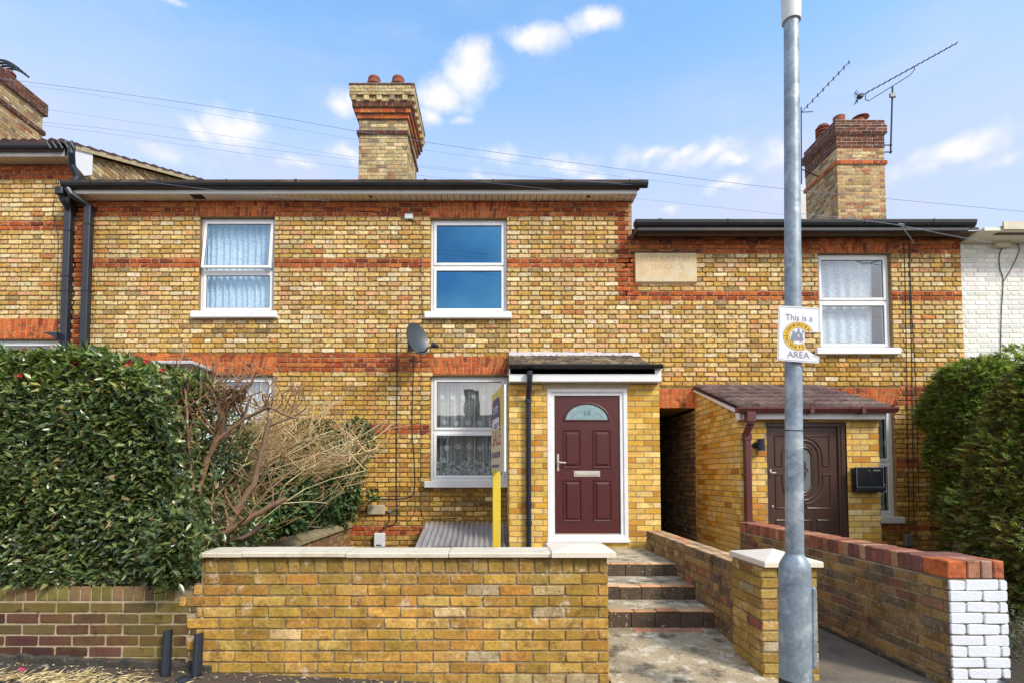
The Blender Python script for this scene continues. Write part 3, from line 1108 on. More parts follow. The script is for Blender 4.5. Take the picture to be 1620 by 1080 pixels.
def facade(house, x0, x1, ztop, holes, arches, bands, seed, ext0=False, ext1=False, mat='stock', pal=None, name="wall", quoins=()):
    rng = random.Random(seed)
    mb = MB()
    mortar_grid(mb, x0, x1, -.05, ztop, holes, YF, MORT if mat != 'whitebrick' else (.70, .67, .60))
    # brick reveals
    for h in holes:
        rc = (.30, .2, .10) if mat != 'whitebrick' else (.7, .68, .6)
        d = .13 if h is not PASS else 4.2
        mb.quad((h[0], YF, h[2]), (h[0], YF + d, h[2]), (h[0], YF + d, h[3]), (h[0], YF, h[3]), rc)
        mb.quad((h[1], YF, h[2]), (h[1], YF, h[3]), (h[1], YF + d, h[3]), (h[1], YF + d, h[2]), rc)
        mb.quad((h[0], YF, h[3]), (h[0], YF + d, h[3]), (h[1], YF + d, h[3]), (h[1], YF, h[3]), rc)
    e0 = .3 if ext0 else 0
    e1 = .3 if ext1 else 0

    def spans(v):
        cuts = [(h[0], h[1]) for h in holes if h[2] - .02 < v < h[3]]
        for a in arches:
            if a[2] < v < a[3]:
                f = (v - a[2]) / (a[3] - a[2])
                cuts.append((a[0] - a[4] * f, a[1] + a[4] * f))
        s = [(x0 - e0, x1 + e1)]
        for c0_, c1_ in cuts:
            ns = []
            for p, q in s:
                if c1_ <= p or c0_ >= q: ns.append((p, q)); continue
                if c0_ > p: ns.append((p, c0_))
                if c1_ < q: ns.append((c1_, q))
            s = ns
        return s

    def cf(u, v, hd):
        if u < x0 or u >= x1: return None
        for (z0, z1, a, b, p) in bands:
            if z0 <= v < z1 and a <= u < b:
                return pick(p, rng)
        if pal: return pick(pal, rng)
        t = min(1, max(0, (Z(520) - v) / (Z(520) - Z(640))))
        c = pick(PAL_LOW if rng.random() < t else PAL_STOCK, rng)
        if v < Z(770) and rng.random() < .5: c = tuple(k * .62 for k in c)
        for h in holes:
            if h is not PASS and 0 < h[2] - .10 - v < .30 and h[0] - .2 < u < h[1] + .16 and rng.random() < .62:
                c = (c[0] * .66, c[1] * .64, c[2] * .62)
        return c
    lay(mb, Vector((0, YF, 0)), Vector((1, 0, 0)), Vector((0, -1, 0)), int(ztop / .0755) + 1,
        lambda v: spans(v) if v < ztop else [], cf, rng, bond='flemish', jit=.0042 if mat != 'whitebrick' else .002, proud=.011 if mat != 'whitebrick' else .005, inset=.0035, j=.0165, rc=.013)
    for (bz0, bz1, ba, bb, bp) in bands:      # paler pointing between the red courses
        r0_, r1_ = math.ceil(bz0 / .0755 - .5), math.ceil(bz1 / .0755 - .5)
        for rr_ in range(max(0, r0_), r1_):
            zc_ = (rr_ + .5) * .0755
            if zc_ > ztop: continue
            for s0_, s1_ in spans(zc_ - .005):
                sa, sb = max(s0_, ba, x0), min(s1_, bb, x1)
                zt_b = min(ztop, (rr_ + 1) * .0755 - .004)
                if sb - sa > .05: mb.quad((sa, YF - .003, rr_ * .0755 - .012), (sb, YF - .003, rr_ * .0755 - .012), (sb, YF - .003, zt_b), (sa, YF - .003, zt_b), (.46, .26, .14))
    o = mb.build(name, M[mat], house)
    for a in arches:
        am = MB()
        arch(am, a[0], a[1], a[2], a[3], a[4], a[5], YF, rng)
        am.build("brick_arch", M['red'], house)
    return o


RB = PAL_RED


def mk_arch(px0, px1, py0, py1, splay_px, n):
    r = rect(px0, py0, px1, py1)
    return (r[0], r[1], r[2], r[3], splay_px * YF / F, n)


# ---- left house (taller, cut by the frame)
HL = thing("terraced_house", (X(60), YF, 0), "taller stock brick house at the far left, with its own chimney and tiled verge", "house")
A_L = mk_arch(-40, 89, 504, 536, 7, 16)
facade(HL, X(-330, 400), XB0, ZT_LEFT, [G_L], [A_L],
       [(Z(286), Z(250), -99, 99, RB), (Z(366), Z(349), -99, 99, RB)], 3)
window(HL, "window", *G_L, .62, curtain='lace', glass='glass2', seed=5)
# ---- middle-left house
HA = thing("terraced_house", (X(380), YF, 0), "stock brick house behind the hedge, its upper window tilted open over pleated net curtains", "house")
A_A = mk_arch(311, 432, 562, 592, 9, 19)
A_A2 = mk_arch(313, 436, 318, 343, 5, 20)
A_AD = mk_arch(165, 255, 562, 592, 7, 14)
Q0 = X(148, 400)
facade(HA, XB0, XB1, ZT_MID, [W_A, G_A, DOOR_A], [A_A, A_A2, A_AD],
       [(Z(343), Z(310), -99, 99, RB), (Z(421), Z(406), -99, 99, RB), (Z(590), Z(561), -99, 99, RB), (Z(686), Z(670), -99, 99, RB),
        (Z(455), Z(318), -99, X(131, 400), RB), (Z(560), Z(500), -99, X(131, 500), RB), (Z(843), Z(828), -99, 99, RB)], 7, ext1=True)
window(HA, "window", *W_A, .44, openness=.11, curtain='net', glass='glass3', label="window with its top casement tilted open", seed=8)
window(HA, "window", *G_A, .58, curtain='net', glass='glass2', seed=9)
# ---- number ten
HB = thing("terraced_house", (X(820), YF, 0), "stock brick house numbered 10 with burgundy front door in a small porch", "house")
A_B = mk_arch(686, 800, 562, 592, 12, 19)
A_B2 = mk_arch(681, 803, 320, 345, 5, 20)
facade(HB, XB1, XB2, ZT_MID, [W_B, G_B], [A_B, A_B2],
       [(Z(345), Z(310), -99, 99, RB), (Z(423), Z(408), -99, 99, RB), (Z(590), Z(561), -99, X(690), RB), (Z(686), Z(670), -99, X(800), RB),
        (Z(415), Z(345), X(976, 400), 99, RB), (Z(466), Z(410), X(984, 440), 99, RB), (Z(478), Z(463), X(984, 470), 99, RB), (Z(843), Z(828), -99, 99, RB)], 12, ext0=True, ext1=True)
window(HB, "window", *W_B, .50, curtain=None, glass='glass', seed=13)
window(HB, "window", *G_B, .47, curtain='lace', glass='glass2', seed=14)
# ---- right house
HC = thing("terraced_house", (X(1260), YF, 0), "lower stock brick house on the right with date stone, side passage and brown door porch", "house")
A_C = mk_arch(1296, 1410, 374, 400, 5, 20)
A_P = mk_arch(1043, 1101, 614, 645, 0, 8)
A_CG = mk_arch(1305, 1417, 613, 640, 8, 18)
ST = rect(1004, 402, 1101, 451)
facade(HC, XB2, XB3, ZT_RIGHT, [W_C, G_C, PASS], [A_C, A_P, A_CG],
       [(Z(400), Z(366), -99, 99, RB), (Z(478), Z(463), -99, 99, RB), (Z(641), Z(613), X(1330, 620), 99, RB), (Z(737), Z(722), X(1400, 700), 99, RB),
        (Z(470), Z(400), -99, X(1004, 430), RB), (Z(840), Z(830), -99, 99, RB)], 17, ext0=True)
window(HC, "window", *W_C, .50, curtain='sheer', glass='glass2', seed=18)
window(HC, "window", *G_C, .48, curtain='lace', glass='glass2', seed=19)
# ---- white painted house
HD = thing("terraced_house", (X(1700), YF, 0), "white painted brick house at the far right behind the conifers", "house")
facade(HD, XB3, X(2050, 450), Z(384), [], [], [], 23, mat='whitebrick', pal=[(1, (.78, .76, .69))])


# ---- roofs
PAL_TILE = [(30, (.12, .075, .055)), (24, (.16, .09, .065)), (12, (.09, .06, .05)), (8, (.22, .14, .09))]
PAL_SLATE = [(1, (.10, .10, .11)), (1, (.13, .12, .12))]


def main_roof(house, x0, x1, zeave, over, pitch, depth, pal, seed, side_left=False, side_right=False, name="roof"):
    rng = random.Random(seed)
    mb = MB()
    Y0, Z0 = YF - over, zeave
    Y1, Z1 = Y0 + depth, zeave + depth * tan(pitch)
    tiled(mb, x0, x1, Y0, Z0, Y1, Z1, .29, .30, .022, pal, rng, sub=4)
    # slab below and rear slope
    mb.prism([(x0, Y0, Z0 - .02), (x0, Y1, Z1 - .02), (x0, Y1 + depth, Z0 - .02), (x0, Y1 + depth, Z0 - .10), (x0, Y1, Z1 - .12), (x0, Y0 + .1, Z0 - .06)], (x1 - x0, 0, 0), (.12, .08, .06))
    r = mb.build(name, M['tile'], house)
    # party / gable walls
    for flag, x in ((side_left, x0), (side_right, x1)):
        if flag:
            g = MB()
            xx = x + (.0 if x == x0 else 0)
            g.prism([(xx, YF, -.03), (xx, YF, Z0 + (YF - Y0) * tan(pitch) - .13), (xx, Y1, Z1 - .13), (xx, Y1 + depth - over, Z0 - .1), (xx, Y1 + depth - over, -.03)], (.2 if x == x0 else -.2, 0, 0), (.42, .32, .18))
            g.build("side_wall", M['stock'], house)
    return r


ZE_MID = Z(298) if False else at(560, 292, 8.02)[1]
ZE_R = at(1250, 351, 7.98)[1]
ZE_L = at(60, 229, 8.02)[1]
main_roof(HA, XB0 + .02, XB1, ZE_MID + .01, .34, radians(23), 4.6, PAL_TILE, 31)
main_roof(HB, XB1, XB2 + .06, ZE_MID + .01, .34, radians(23), 4.6, PAL_TILE, 32, side_right=False)
main_roof(HC, XB2 + .06, XB3 + .10, ZE_R - .06, .22, radians(23), 4.6, PAL_TILE, 33)
main_roof(HD, XB3 + .26, X(2050, 450), at(1590, 360, 7.9)[1], .42, radians(17), 4.6, [(1, (.30, .25, .17)), (1, (.2, .16, .12))], 34)
# wall above the lower right roof (flank of number ten) and flank of HD
mb = MB()
mb.prism([(XB2 - .005, YF + .002, 2.8), (XB2 - .005, YF + .002, ZT_MID), (XB2 - .005, YF + 4.2, ZT_MID + 1.65), (XB2 - .005, YF + 8.4, ZT_MID), (XB2 - .005, YF + 8.4, 0), (XB2 - .005, YF + 4.5, 0)], (-.2, 0, 0), (.30, .16, .08))
mb.build("side_wall", M['stock'], HB)

# left house roof: verge in perspective
XV = XB0 + .10
v0 = at3(120, 229, 8.06)
Yb = XV * F / (288 - CX)
v1 = at3(288, 281, Yb)
pitchL = atan2(v1.z - v0.z, v1.y - v0.y)
mb = MB()
tiled(mb, X(-330, 300), XV - .02, 8.03, ZE_L + .03, 8.03 + 4.6, ZE_L + .03 + 4.6 * tan(pitchL), .29, .145, .03, [(2, (.10, .05, .05)), (1, (.16, .08, .07))], random.Random(2), sub=5, thick=.03)
mb.prism([(X(-330, 300), 8.05, ZE_L), (X(-330, 300), 12.6, ZE_L + 4.55 * tan(pitchL)), (X(-330, 300), 17, ZE_L), ], (XV - X(-330, 300) - .36, 0, 0), (.12, .08, .06))
roofL = mb.build("roof", M['tile'], HL)
mb = MB()
# cement verge along the slope
d = Vector((0, cos(pitchL), sin(pitchL)))
p = Vector((XV - .02, 8.05, ZE_L + .02))
for k in range(22):
    q = p + d * (k * .2)
    mb.prism([q + Vector((0, 0, -.055)), q + d * .205 + Vector((0, 0, -.055)), q + d * .205 + Vector((0, 0, .012 + .004 * (k % 2))), q + Vector((0, 0, .012))], (.04, 0, 0), (.46, .38, .22))
    if k % 2 == 0:
        mb.prism([q + Vector((0, 0, .013)), q + d * .24 + Vector((0, 0, .013)), q + d * .24 + Vector((0, 0, .03)), q + Vector((0, 0, .045))], (.05, 0, 0), (.08, .05, .045))
mb.build("verge", M['tile'], roofL)
# gable flank bricks of the left house, seen over the lower roof
mb = MB()
rng = random.Random(41)
xg = XB0 + .012
ztopf = lambda y: ZE_L - .05 + (y - 8.05) * tan(pitchL)
mb.prism([(xg, YF, 0), (xg, YF, ztopf(YF)), (xg, 12.6, ztopf(12.6)), (xg, 17.0, ztopf(8.2)), (xg, 17.0, 0)], (-.2, 0, 0), MORT)
zb = ZT_MID - .1
lay(mb, Vector((xg, YF, zb)), Vector((0, 1, 0)), Vector((1, 0, 0)), 30,
    lambda v: ([(max(0, (zb + v + .04 - (ZE_L - .05)) / tan(pitchL) + 8.05 - YF), 5.0)] if (zb + v + .04 - (ZE_L - .05)) / tan(pitchL) + 8.05 - YF < 4.2 else []),
    lambda u, v, hd: pick(PAL_CHIM, rng), rng, bond='flemish', jit=.002)
mb.build("side_wall", M['stock'], HL)
mb = MB()   # white boxed end of the eaves
a, b = at3(119, 238, 8.03), at3(145, 266, 8.34)
mb.prism([(XV - .02, 8.03, ZE_L - .01), (XV - .02, 8.52, ZE_L - .01 + .49 * tan(pitchL)), (XV - .02, 8.52, ZE_L - .19), (XV - .02, 8.36, ZE_L - .30), (XV - .02, 8.03, ZE_L - .20)], (.02, 0, 0))
mb.build("eaves_end_board", M['upvc'], HL)


# ---- eaves: soffit, fascia, gutter
def eaves(house, x0, x1, ze, yfas, soff_z, fas_h=.10, seed=1, boards=True, col=(.86, .78, .60), gutter_w=.115, endbox=False, dp=.08):
    rng = random.Random(seed)
    mb = MB()
    x = x0
    while x < x1:
        w = .10
        xb = min(x + w - .010, x1)
        c = tuple(k * rng.uniform(.93, 1.04) for k in col)
        mb.box((x, yfas + .012, soff_z), (xb, YF - .001, soff_z + .008), c)
        x += w
    mb.box((x0, yfas + .012, soff_z + .009), (x1, YF - .001, soff_z + .02), (.16, .12, .08))
    mb.build("soffit", M['cream'], house)
    mb = MB()
    mb.box((x0, yfas - .01, soff_z - .012), (x1, yfas + .012, soff_z + fas_h), bev=.003)
    if endbox:
        mb.prism([(x1, yfas + .012, soff_z - .012), (x1, YF + .05, soff_z - .012), (x1, YF + .05, soff_z + .22), (x1, yfas + .012, soff_z + .1)], (.02, 0, 0))
    mb.build("fascia", M['whitepaint'], house)
    mb = MB()
    gutter(mb, x0 - (.0), x1 + (.16 if endbox else 0), yfas - .01, ze, gutter_w, dp)
    mb.build("gutter", M['black'], house, smooth=False)


SOF = at(560, 318, YF)[1] - .004
YFAS = 8.105
GZ = at(560, 285, YFAS - .12)[1] - .004
eaves(HA, XB0 + .12, XB1 - .004, GZ, YFAS, SOF, .10, 51, dp=.095)
eaves(HB, XB1, XB2 + .01, GZ, YFAS, SOF, .10, 52, endbox=True, dp=.095)
mb = MB()   # gutter run past the corner at the left of house A
gutter(mb, at(94, 290, 7.98)[0], XB0 + .12, YFAS - .01, GZ, .115, .095, joints=False)
mb.build("gutter_end", M['black'], HA)
GZL = at(60, 227, YFAS - .12)[1]
eaves(HL, X(-330, 250), XB0 - .02, GZL, YFAS, at(60, 261, YF)[1], .12, 53, dp=.085, col=(.70, .62, .5))
# black eaves of the right house: deep fascia board and gutter
mb = MB()
xr0, xr1 = XB2 + .02, at(1545, 360, 7.98)[0]
zr0, zr1 = Z(377), at(1250, 352, 8.10)[1]
mb.box((xr0, 8.10, zr0), (xr1 - .18, YF - .001, zr1 - .02), bev=.006)
mb.build("fascia", M['black'], HC)
mb = MB()
gutter(mb, xr0 - .06, xr1, 8.10, at(1250, 348, 7.97)[1], .14, .10)
mb.box((xr0 - .02, 8.0, at(1250, 366, 8.02)[1]), (xr1 - .1, 8.10, at(1250, 361, 8.02)[1]), bev=.004)
mb.build("gutter", M['black'], HC)
# white house eaves
mb = MB()
zw = Z(385)
a = at3(1562, 362, 7.92)
mb.prism([(XB3 + .01, 7.92, a.z - .03), (XB3 + .01, YF, zw - .01), (XB3 + .01, YF, zw + .02), (XB3 + .01, 7.92, a.z + .02)], (X(2050, 450) - XB3, 0, 0), (.72, .68, .56))
mb.build("soffit", M['cream'], HD)
mb = MB()
mb.box((XB3 + .28, 7.89, a.z - .02), (X(2050, 450), 7.92, a.z + .10))
mb.build("fascia", M['stone'], HD)
# soffit vents
for hx, (px, py), rr, hs in ((0, (313, 312), 0, HA), (1, (587, 313), .028, HA), (2, (931, 315), .032, HB)):
    x = at(px, py, 8.2)[0]
    mb = MB()
    if rr:
        mb.lathe((x, 8.2, SOF - .006), [(rr, 0), (rr, .006)], 16)
        mb.build("soffit_vent", M['rubber'], hs)
    else:
        mb.box((x - .09, 8.13, SOF - .008), (x + .09, 8.27, SOF - .001))
        mb.build("soffit_vent", M['rubber'], hs)

# ---- chimneys
def chimney(house, x0, x1, y0, y1, zb, tiers, seed, mort=(.30, .26, .2), name="chimney", label=None):
    rng = random.Random(seed)
    mb = MB()
    z = tiers[0][0]
    for (za, zt, off, pal) in tiers:
        brick_box(mb, (x0 - off, y0 - off, za), (x1 + off, y1 + off, zt), palf(pal, rng), rng, mort=mort, faces='fblr', bond='flemish' if pal in (PAL_CHIM, PAL_CHIM2) else 'stretcher', jit=.002)
    c = mb.build(name, M['stock'], house)
    if label: c["label"] = label
    return c


DCH = 10.2
cx0, cx1 = at(568, 230, DCH)[0], at(643.5, 230, DCH)[0]
def cz(py, Y=DCH): return at(600, py, Y)[1]
t = [(6.2, cz(214), 0, PAL_CHIM), (cz(214), cz(207.5), .035, PAL_CHREDD), (cz(207.5), cz(190), 0, PAL_CHIM),
     (cz(190), cz(182.5), .035, PAL_RED), (cz(182.5), cz(175), .075, PAL_RED), (cz(175), cz(167), .11, PAL_CHREDD)]
zd0, zd1, zt1 = cz(167), cz(159), cz(144)
t += [(zd0, zd1, .115, PAL_CHIM), (zd1, zt1, .155, PAL_CHIM), (zt1, zt1 + .04, .165, [(1, (.12, .07, .06)), (1, (.10, .06, .05))])]
CH1 = chimney(HB, cx0, cx1, DCH, DCH + 1.25, 6.2, t, 61)
mb = MB()
rng = random.Random(4)
n = 5
W = cx1 - cx0 + .23
for k in range(n):      # dentil headers
    a = cx0 - .15 + k * (W + .08) / (n) + .02
    mb = MB()
    mb.box((a, DCH - .155, zd0 + .004), (a + .10, DCH - .11, zd1 - .002), pick(PAL_CHIM, rng), bev=.004)
    mb.build("dentil", M['stock'], CH1)
for k in range(7):
    a = DCH - .12 + k * .225
    mb = MB()
    mb.box((cx1 + .11, a, zd0 + .004), (cx1 + .155, a + .10, zd1 - .002), pick(PAL_CHIM, rng), bev=.004)
    mb.build("dentil", M['stock'], CH1)
for px in (592, 630):   # two low domed pots
    mb = MB()
    c = at3(px, 146, DCH + .25)
    mb.lathe((c.x, c.y, zt1 + .03), [(.11, 0), (.115, .24), (.14, .26), (.14, .31), (.115, .32), (.115, .36), (.125, .37), (.115, .41), (.07, .44), (.02, .45)], 20)
    mb.build("chimney_pot", M['terracotta'], CH1, smooth=True)

D2 = 11.2
c20, c21 = at(1325, 290, D2)[0], at(1400, 290, D2)[0]
def cz2(py): return at(1360, py, D2)[1]
t = [(5.6, cz2(261), 0, PAL_CHIM2), (cz2(261), cz2(254.5), .035, PAL_RED), (cz2(254.5), cz2(235), 0, PAL_CHIM2), (cz2(235), cz2(213), .005, PAL_CHREDD),
     (cz2(213), cz2(199), .045, PAL_CHREDD), (cz2(199), cz2(190.5), .015, PAL_CHREDD)]
CH2 = chimney(HC, c20, c21, D2, D2 + 1.15, 5.6, t, 62, mort=(.55, .46, .36))
zt2 = cz2(190.5)
mb = MB()
c = (at(1306, 215, D2 + 1.0)[0] + .0, D2 + 1.02, zt2 - .02)
c = (c20 + .33, D2 + .98, zt2 - .05)
for k in range(6):
    z = .10 + k * .075
    mb.lathe((c[0], c[1], c[2] + z), [(.115, 0), (.155, .02), (.155, .045), (.125, .055)], 20)
mb.lathe(c, [(.11, 0), (.11, .58), (.05, .60)], 20)
mb.build("chimney_pot", M['terracotta'], CH2, smooth=True)
for (xx, yy, hh, disc) in ((c20 + .40, D2 + .50, .42, False), (c20 + .62, D2 + .20, .15, True)):
    mb = MB()
    mb.lathe((xx, yy, zt2 - .01), [(.13, 0), (.13, .03), (.15, .035), (.15, .06), (.12, .065), (.12, hh), (.08, hh + .02)], 20)
    if disc:
        mb.lathe((xx + .05, yy, zt2 + hh + .02), [(.17, 0), (.17, .012), (.02, .03)], 20)
    mb.build("chimney_pot", M['terracotta'], CH2, smooth=True)
mb = MB()   # pale rendered stack standing behind
aa, bb = at3(1262, 298, 13.2), at3(1284, 298, 13.2)
mb.box((aa.x, 13.2, 5.5), (bb.x, 13.7, aa.z), (1, 1, 1), bev=.01)
mb.build("rendered_stack", M['whitepaint'], HC)

# left chimney: seen on its flank
xl1 = -738 * 11.6 / F
zl = lambda py, Y: at(47, py, Y)[1]
zc0 = zl(181, 11.6)
rng = random.Random(66)
t = [(6.4, zl(214, 11.6), 0, PAL_CHIM2), (zl(214, 11.6), zl(207, 11.6), .04, PAL_CHREDD), (zl(207, 11.6), zl(183, 11.6), 0, PAL_CHIM), (zl(183, 11.6), zl(164, 11.6), .06, PAL_CHREDD)]
CH0 = chimney(HL, xl1 - .95, xl1, 10.45, 11.6, 6.4, t, 63)
mb = MB()
zt0 = zl(164, 11.6)
c = at3(12, 150, 10.9)
c = (xl1 - .22, 10.95, zt0)
mb.lathe(c, [(.12, 0), (.12, .16), (.15, .17), (.15, .2), (.1, .21)], 18)
mb.build("chimney_pot", M['terracotta'], CH0, smooth=True)
mb = MB()
pts = [(c[0] - .28 + .05 * k * 1.15, c[1], zt0 + .30 + .14 * sin(pi * (k + 1) / 13) - (.012 * k)) for k in range(12)]
for s in (-.12, -.04, .04, .12):
    mb.tube([(p[0], p[1] + s, p[2]) for p in pts], .022, 6)
for sx in (-.1, .1):
    mb.tube([(c[0] + sx, c[1], zt0 + .15), (c[0] + sx, c[1], zt0 + .38)], .012, 6)
mb.build("chimney_cowl", M['darkpaint'], CH0)

# ---- date stone
mb = MB()
s0, s1, s2, s3 = ST
mb.box((s0, YF - .045, s2 + .035), (s1, YF, s3), bev=.006)
mb.prism([(s0 - .0, YF, s2 + .034), (s0, YF - .045, s2 + .034), (s0 + .0, YF - .0, s2 - .0)], (s1 - s0, 0, 0))
ds = mb.build("date_stone", M['datestone'], HC)
mb = MB()
mb.box((s0 - .06, YF - .03, s3 + .004), (s1 + .02, YF - .002, s3 + .03), bev=.004)
mb.build("stone_weathering", M['cement'], ds)
mb = MB()
xm = (s0 + s1) / 2
text_into(mb, "ELIZABETH", .125, (xm - .02, YF - .045, s3 - .10), (1, 0, 0), (0, 0, 1), sx=1.28)
CARVE = material("worn carved letters", (.52, .385, .22), rough=.95, var=.2, vscale=20)
mb.build("carved_lettering", CARVE, ds)
mb = MB()
text_into(mb, "TERRACE", .105, (xm + .01, YF - .045, s3 - .235), (1, 0, 0), (0, 0, 1), sx=1.25)
mb.build("carved_lettering", CARVE, ds)

# ---- passage inner walls
mb = MB()
rng = random.Random(71)
px0, px1, pz1 = PASS[0], PASS[1], PASS[3]
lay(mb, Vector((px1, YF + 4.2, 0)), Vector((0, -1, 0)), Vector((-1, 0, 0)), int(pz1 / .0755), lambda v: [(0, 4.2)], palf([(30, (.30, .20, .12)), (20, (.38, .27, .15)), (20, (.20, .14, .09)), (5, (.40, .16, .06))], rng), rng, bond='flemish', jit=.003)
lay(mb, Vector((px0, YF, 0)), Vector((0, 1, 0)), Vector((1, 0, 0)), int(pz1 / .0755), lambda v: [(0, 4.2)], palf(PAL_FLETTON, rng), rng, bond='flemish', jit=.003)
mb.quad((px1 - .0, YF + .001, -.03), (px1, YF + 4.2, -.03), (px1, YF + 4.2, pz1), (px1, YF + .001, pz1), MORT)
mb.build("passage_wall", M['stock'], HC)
mb = MB()
for k in range(7):
    w = (px1 - px0) / 7
    mb.box((px0 + k * w, YF + 4.1, 0), (px0 + (k + 1) * w - .006, YF + 4.14, pz1 - .05), (.06, .05, .04))
mb.build("passage_dark_end", M['door_brown'], HC)  # boards added to keep the far end of the passage dark

# ================================================================== PORCH OF NUMBER TEN
YP = 7.10
P0, P1 = at(806, 700, YP)[0], at(1043, 700, YP)[0]
ZP = at(920, 604, YP)[1]
DF = rect(866, 614, 993, 857, YP)
mb = MB()
rng = random.Random(81)
PB0 = .12
mortar_grid(mb, P0, P1, PB0, ZP, [[DF[0], DF[1], DF[2], DF[3]]], YP, MORT_PORCH)
for x in (P0, P1):
    mb.quad((x, YP, PB0), (x, YF, PB0), (x, YF, ZP + .3), (x, YP, ZP), MORT_PORCH)
def pspan(v):
    z = PB0 + v
    if DF[2] - .03 < z < DF[3]: return [(-.006, DF[0] - P0), (DF[1] - P0, P1 - P0 + .006)]
    return [(-.006, P1 - P0 + .006)]
hb = .0753
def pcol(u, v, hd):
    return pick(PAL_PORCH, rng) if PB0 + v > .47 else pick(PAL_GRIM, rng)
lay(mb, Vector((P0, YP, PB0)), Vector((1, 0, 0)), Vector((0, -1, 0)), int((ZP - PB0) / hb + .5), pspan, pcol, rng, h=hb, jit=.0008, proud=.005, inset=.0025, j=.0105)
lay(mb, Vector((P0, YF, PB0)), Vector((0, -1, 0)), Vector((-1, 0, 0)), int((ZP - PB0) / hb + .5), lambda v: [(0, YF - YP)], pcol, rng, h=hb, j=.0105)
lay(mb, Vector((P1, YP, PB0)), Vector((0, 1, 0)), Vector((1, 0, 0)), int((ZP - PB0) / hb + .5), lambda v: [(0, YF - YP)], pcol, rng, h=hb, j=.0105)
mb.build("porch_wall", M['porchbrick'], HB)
mb = MB()
l0, l1 = at(856, 611, YP)[0], at(997, 611, YP)[0]
lz0, lz1 = DF[3] + .001, at(920, 607, YP)[1]
mb.prism([(l0 + .05, YP - .012, lz0), (l1 - .02, YP - .012, lz0), (l1, YP - .012, lz1 + .01), (l0, YP - .012, lz1 + .01)], (0, .03, 0))
mb.build("porch_lintel", M['render'], HB)
# roof
re0, re1 = at(807, 580, 6.96)[0], at(1036, 580, 6.96)[0]
zr0 = at(920, 580, 6.94)[1]
zr1 = at(920, 560, YF)[1]
mb = MB()
tiled(mb, re0, re1, 6.94, zr0, YF - .06, zr1 - .05, .24, .085, .016, [(30, (.20, .15, .10)), (20, (.13, .095, .08)), (14, (.30, .24, .15))], random.Random(8), sub=4, thick=.022)
mb.prism([(re0, 6.96, zr0 - .02), (re0, YF, zr1 - .07), (re0, YF, zr1 - .16), (re0, 6.96, zr0 - .09)], (re1 - re0, 0, 0), (.14, .1, .08))
prf = mb.build("porch_roof", M['tile'], HB)
mb = MB()
fx1 = at(1010, 565, YF)[0]
rng = random.Random(5)
k = re0 + .02
while k < fx1 - .1:
    w = rng.uniform(.22, .35)
    zz = zr1 + rng.uniform(-.006, .008)
    mb.prism([(k, YF - .008, zz + .03), (k, YF - .10, zz - .035), (k, YF - .11, zz - .055), (k, YF - .0, zz - .03)], (min(w, fx1 - k), 0, 0))
    k += w - .01
mb.build("flashing", M['lead'], prf)
# fascia, gutter, downpipe
f0, f1 = at(805, 594, 6.97)[0], at(1046, 594, 6.97)[0]
mb = MB()
mb.box((f0, 6.96, at(920, 603, 6.96)[1]), (f1, 6.985, at(920, 577, 6.96)[1]), bev=.004)
mb.box((f0, 6.985, at(920, 603, 6.96)[1] + .002), (f1, YP + .01, at(920, 603, 6.96)[1] + .012))
mb.prism([(f1 - .02, 6.985, at(920, 603, 6.96)[1]), (f1 - .02, YF, at(920, 603, 6.96)[1]), (f1 - .02, YF, zr1 - .1), (f1 - .02, 6.985, zr0 - .04)], (.02, 0, 0))
mb.build("porch_fascia", M['upvc'], HB)
mb = MB()
gutter(mb, f0, at(1050, 580, 6.87)[0], 6.96, at(920, 576, 6.87)[1], .085, .045, joints=False)
mb.build("porch_gutter", M['black'], HB)
mb = MB()
dpx = at(836.5, 700, 7.02)[0]
gx = at(838, 590, 6.92)[0]
mb.tube([(gx, 6.91, zr0 - .06), (gx, 6.91, zr0 - .17), (gx - .005, 6.95, zr0 - .27), (dpx, 7.03, zr0 - .38), (dpx, 7.04, zr0 - .5), (dpx, 7.045, .2)], [.038, .036, .036, .036, .034, .034], 14)
for z in (zr0 - .46, zr0 - .12, 1.05, .80):
    mb.tube([(dpx if z < zr0 - .2 else gx, 7.04 if z < zr0 - .2 else 6.91, z), (dpx if z < zr0 - .2 else gx, 7.04 if z < zr0 - .2 else 6.91, z + .06)], .042, 14)
mb.build("porch_downpipe", M['darkpaint'], HB, smooth=True)

# door frame
mb = MB()
d0, d1, e0, e1 = DF
fo = .085
yd = YP - .012
mb.box((d0, yd, e0 + .035), (d0 + fo * .62, yd + .09, e1), bev=.004)
mb.box((d1 - fo * .62, yd, e0 + .035), (d1, yd + .09, e1), bev=.004)
mb.box((d0 + fo * .62, yd + .0005, e1 - fo * .62), (d1 - fo * .62, yd + .09, e1), bev=.004)
mb.box((d0 + fo * .62, yd + .0005, e0 + .035), (d1 - fo * .62, yd + .09, e0 + .095), bev=.004)
i0 = fo * .62
mb.box((d0 + i0, yd + .016, e0 + .095), (d0 + fo + .012, yd + .09, e1 - i0), bev=.004)
mb.box((d1 - fo - .012, yd + .016, e0 + .095), (d1 - i0, yd + .09, e1 - i0), bev=.004)
mb.box((d0 + fo + .012, yd + .0165, e1 - fo - .01), (d1 - fo - .012, yd + .09, e1 - i0), bev=.004)
mb.box((d0 - .01, yd - .045, e0), (d1 + .012, yd + .05, e0 + .034), bev=.004)
dfr = mb.build("door_frame", M['upvc'], HB)
L = rect(877, 625, 979.5, 844, YP + .02)
L = (d0 + fo + .012, d1 - fo - .012, e0 + .10, e1 - fo - .01)
yl = yd + .035
mb = MB()
mb.box((L[0] + .004, yl, L[2] + .012), (L[1] - .004, yl + .05, L[3] - .004), bev=.002)
lw, lh = L[1] - L[0], L[3] - L[2]
def lx(px): return L[0] + (px - 877) / (979.5 - 877) * lw
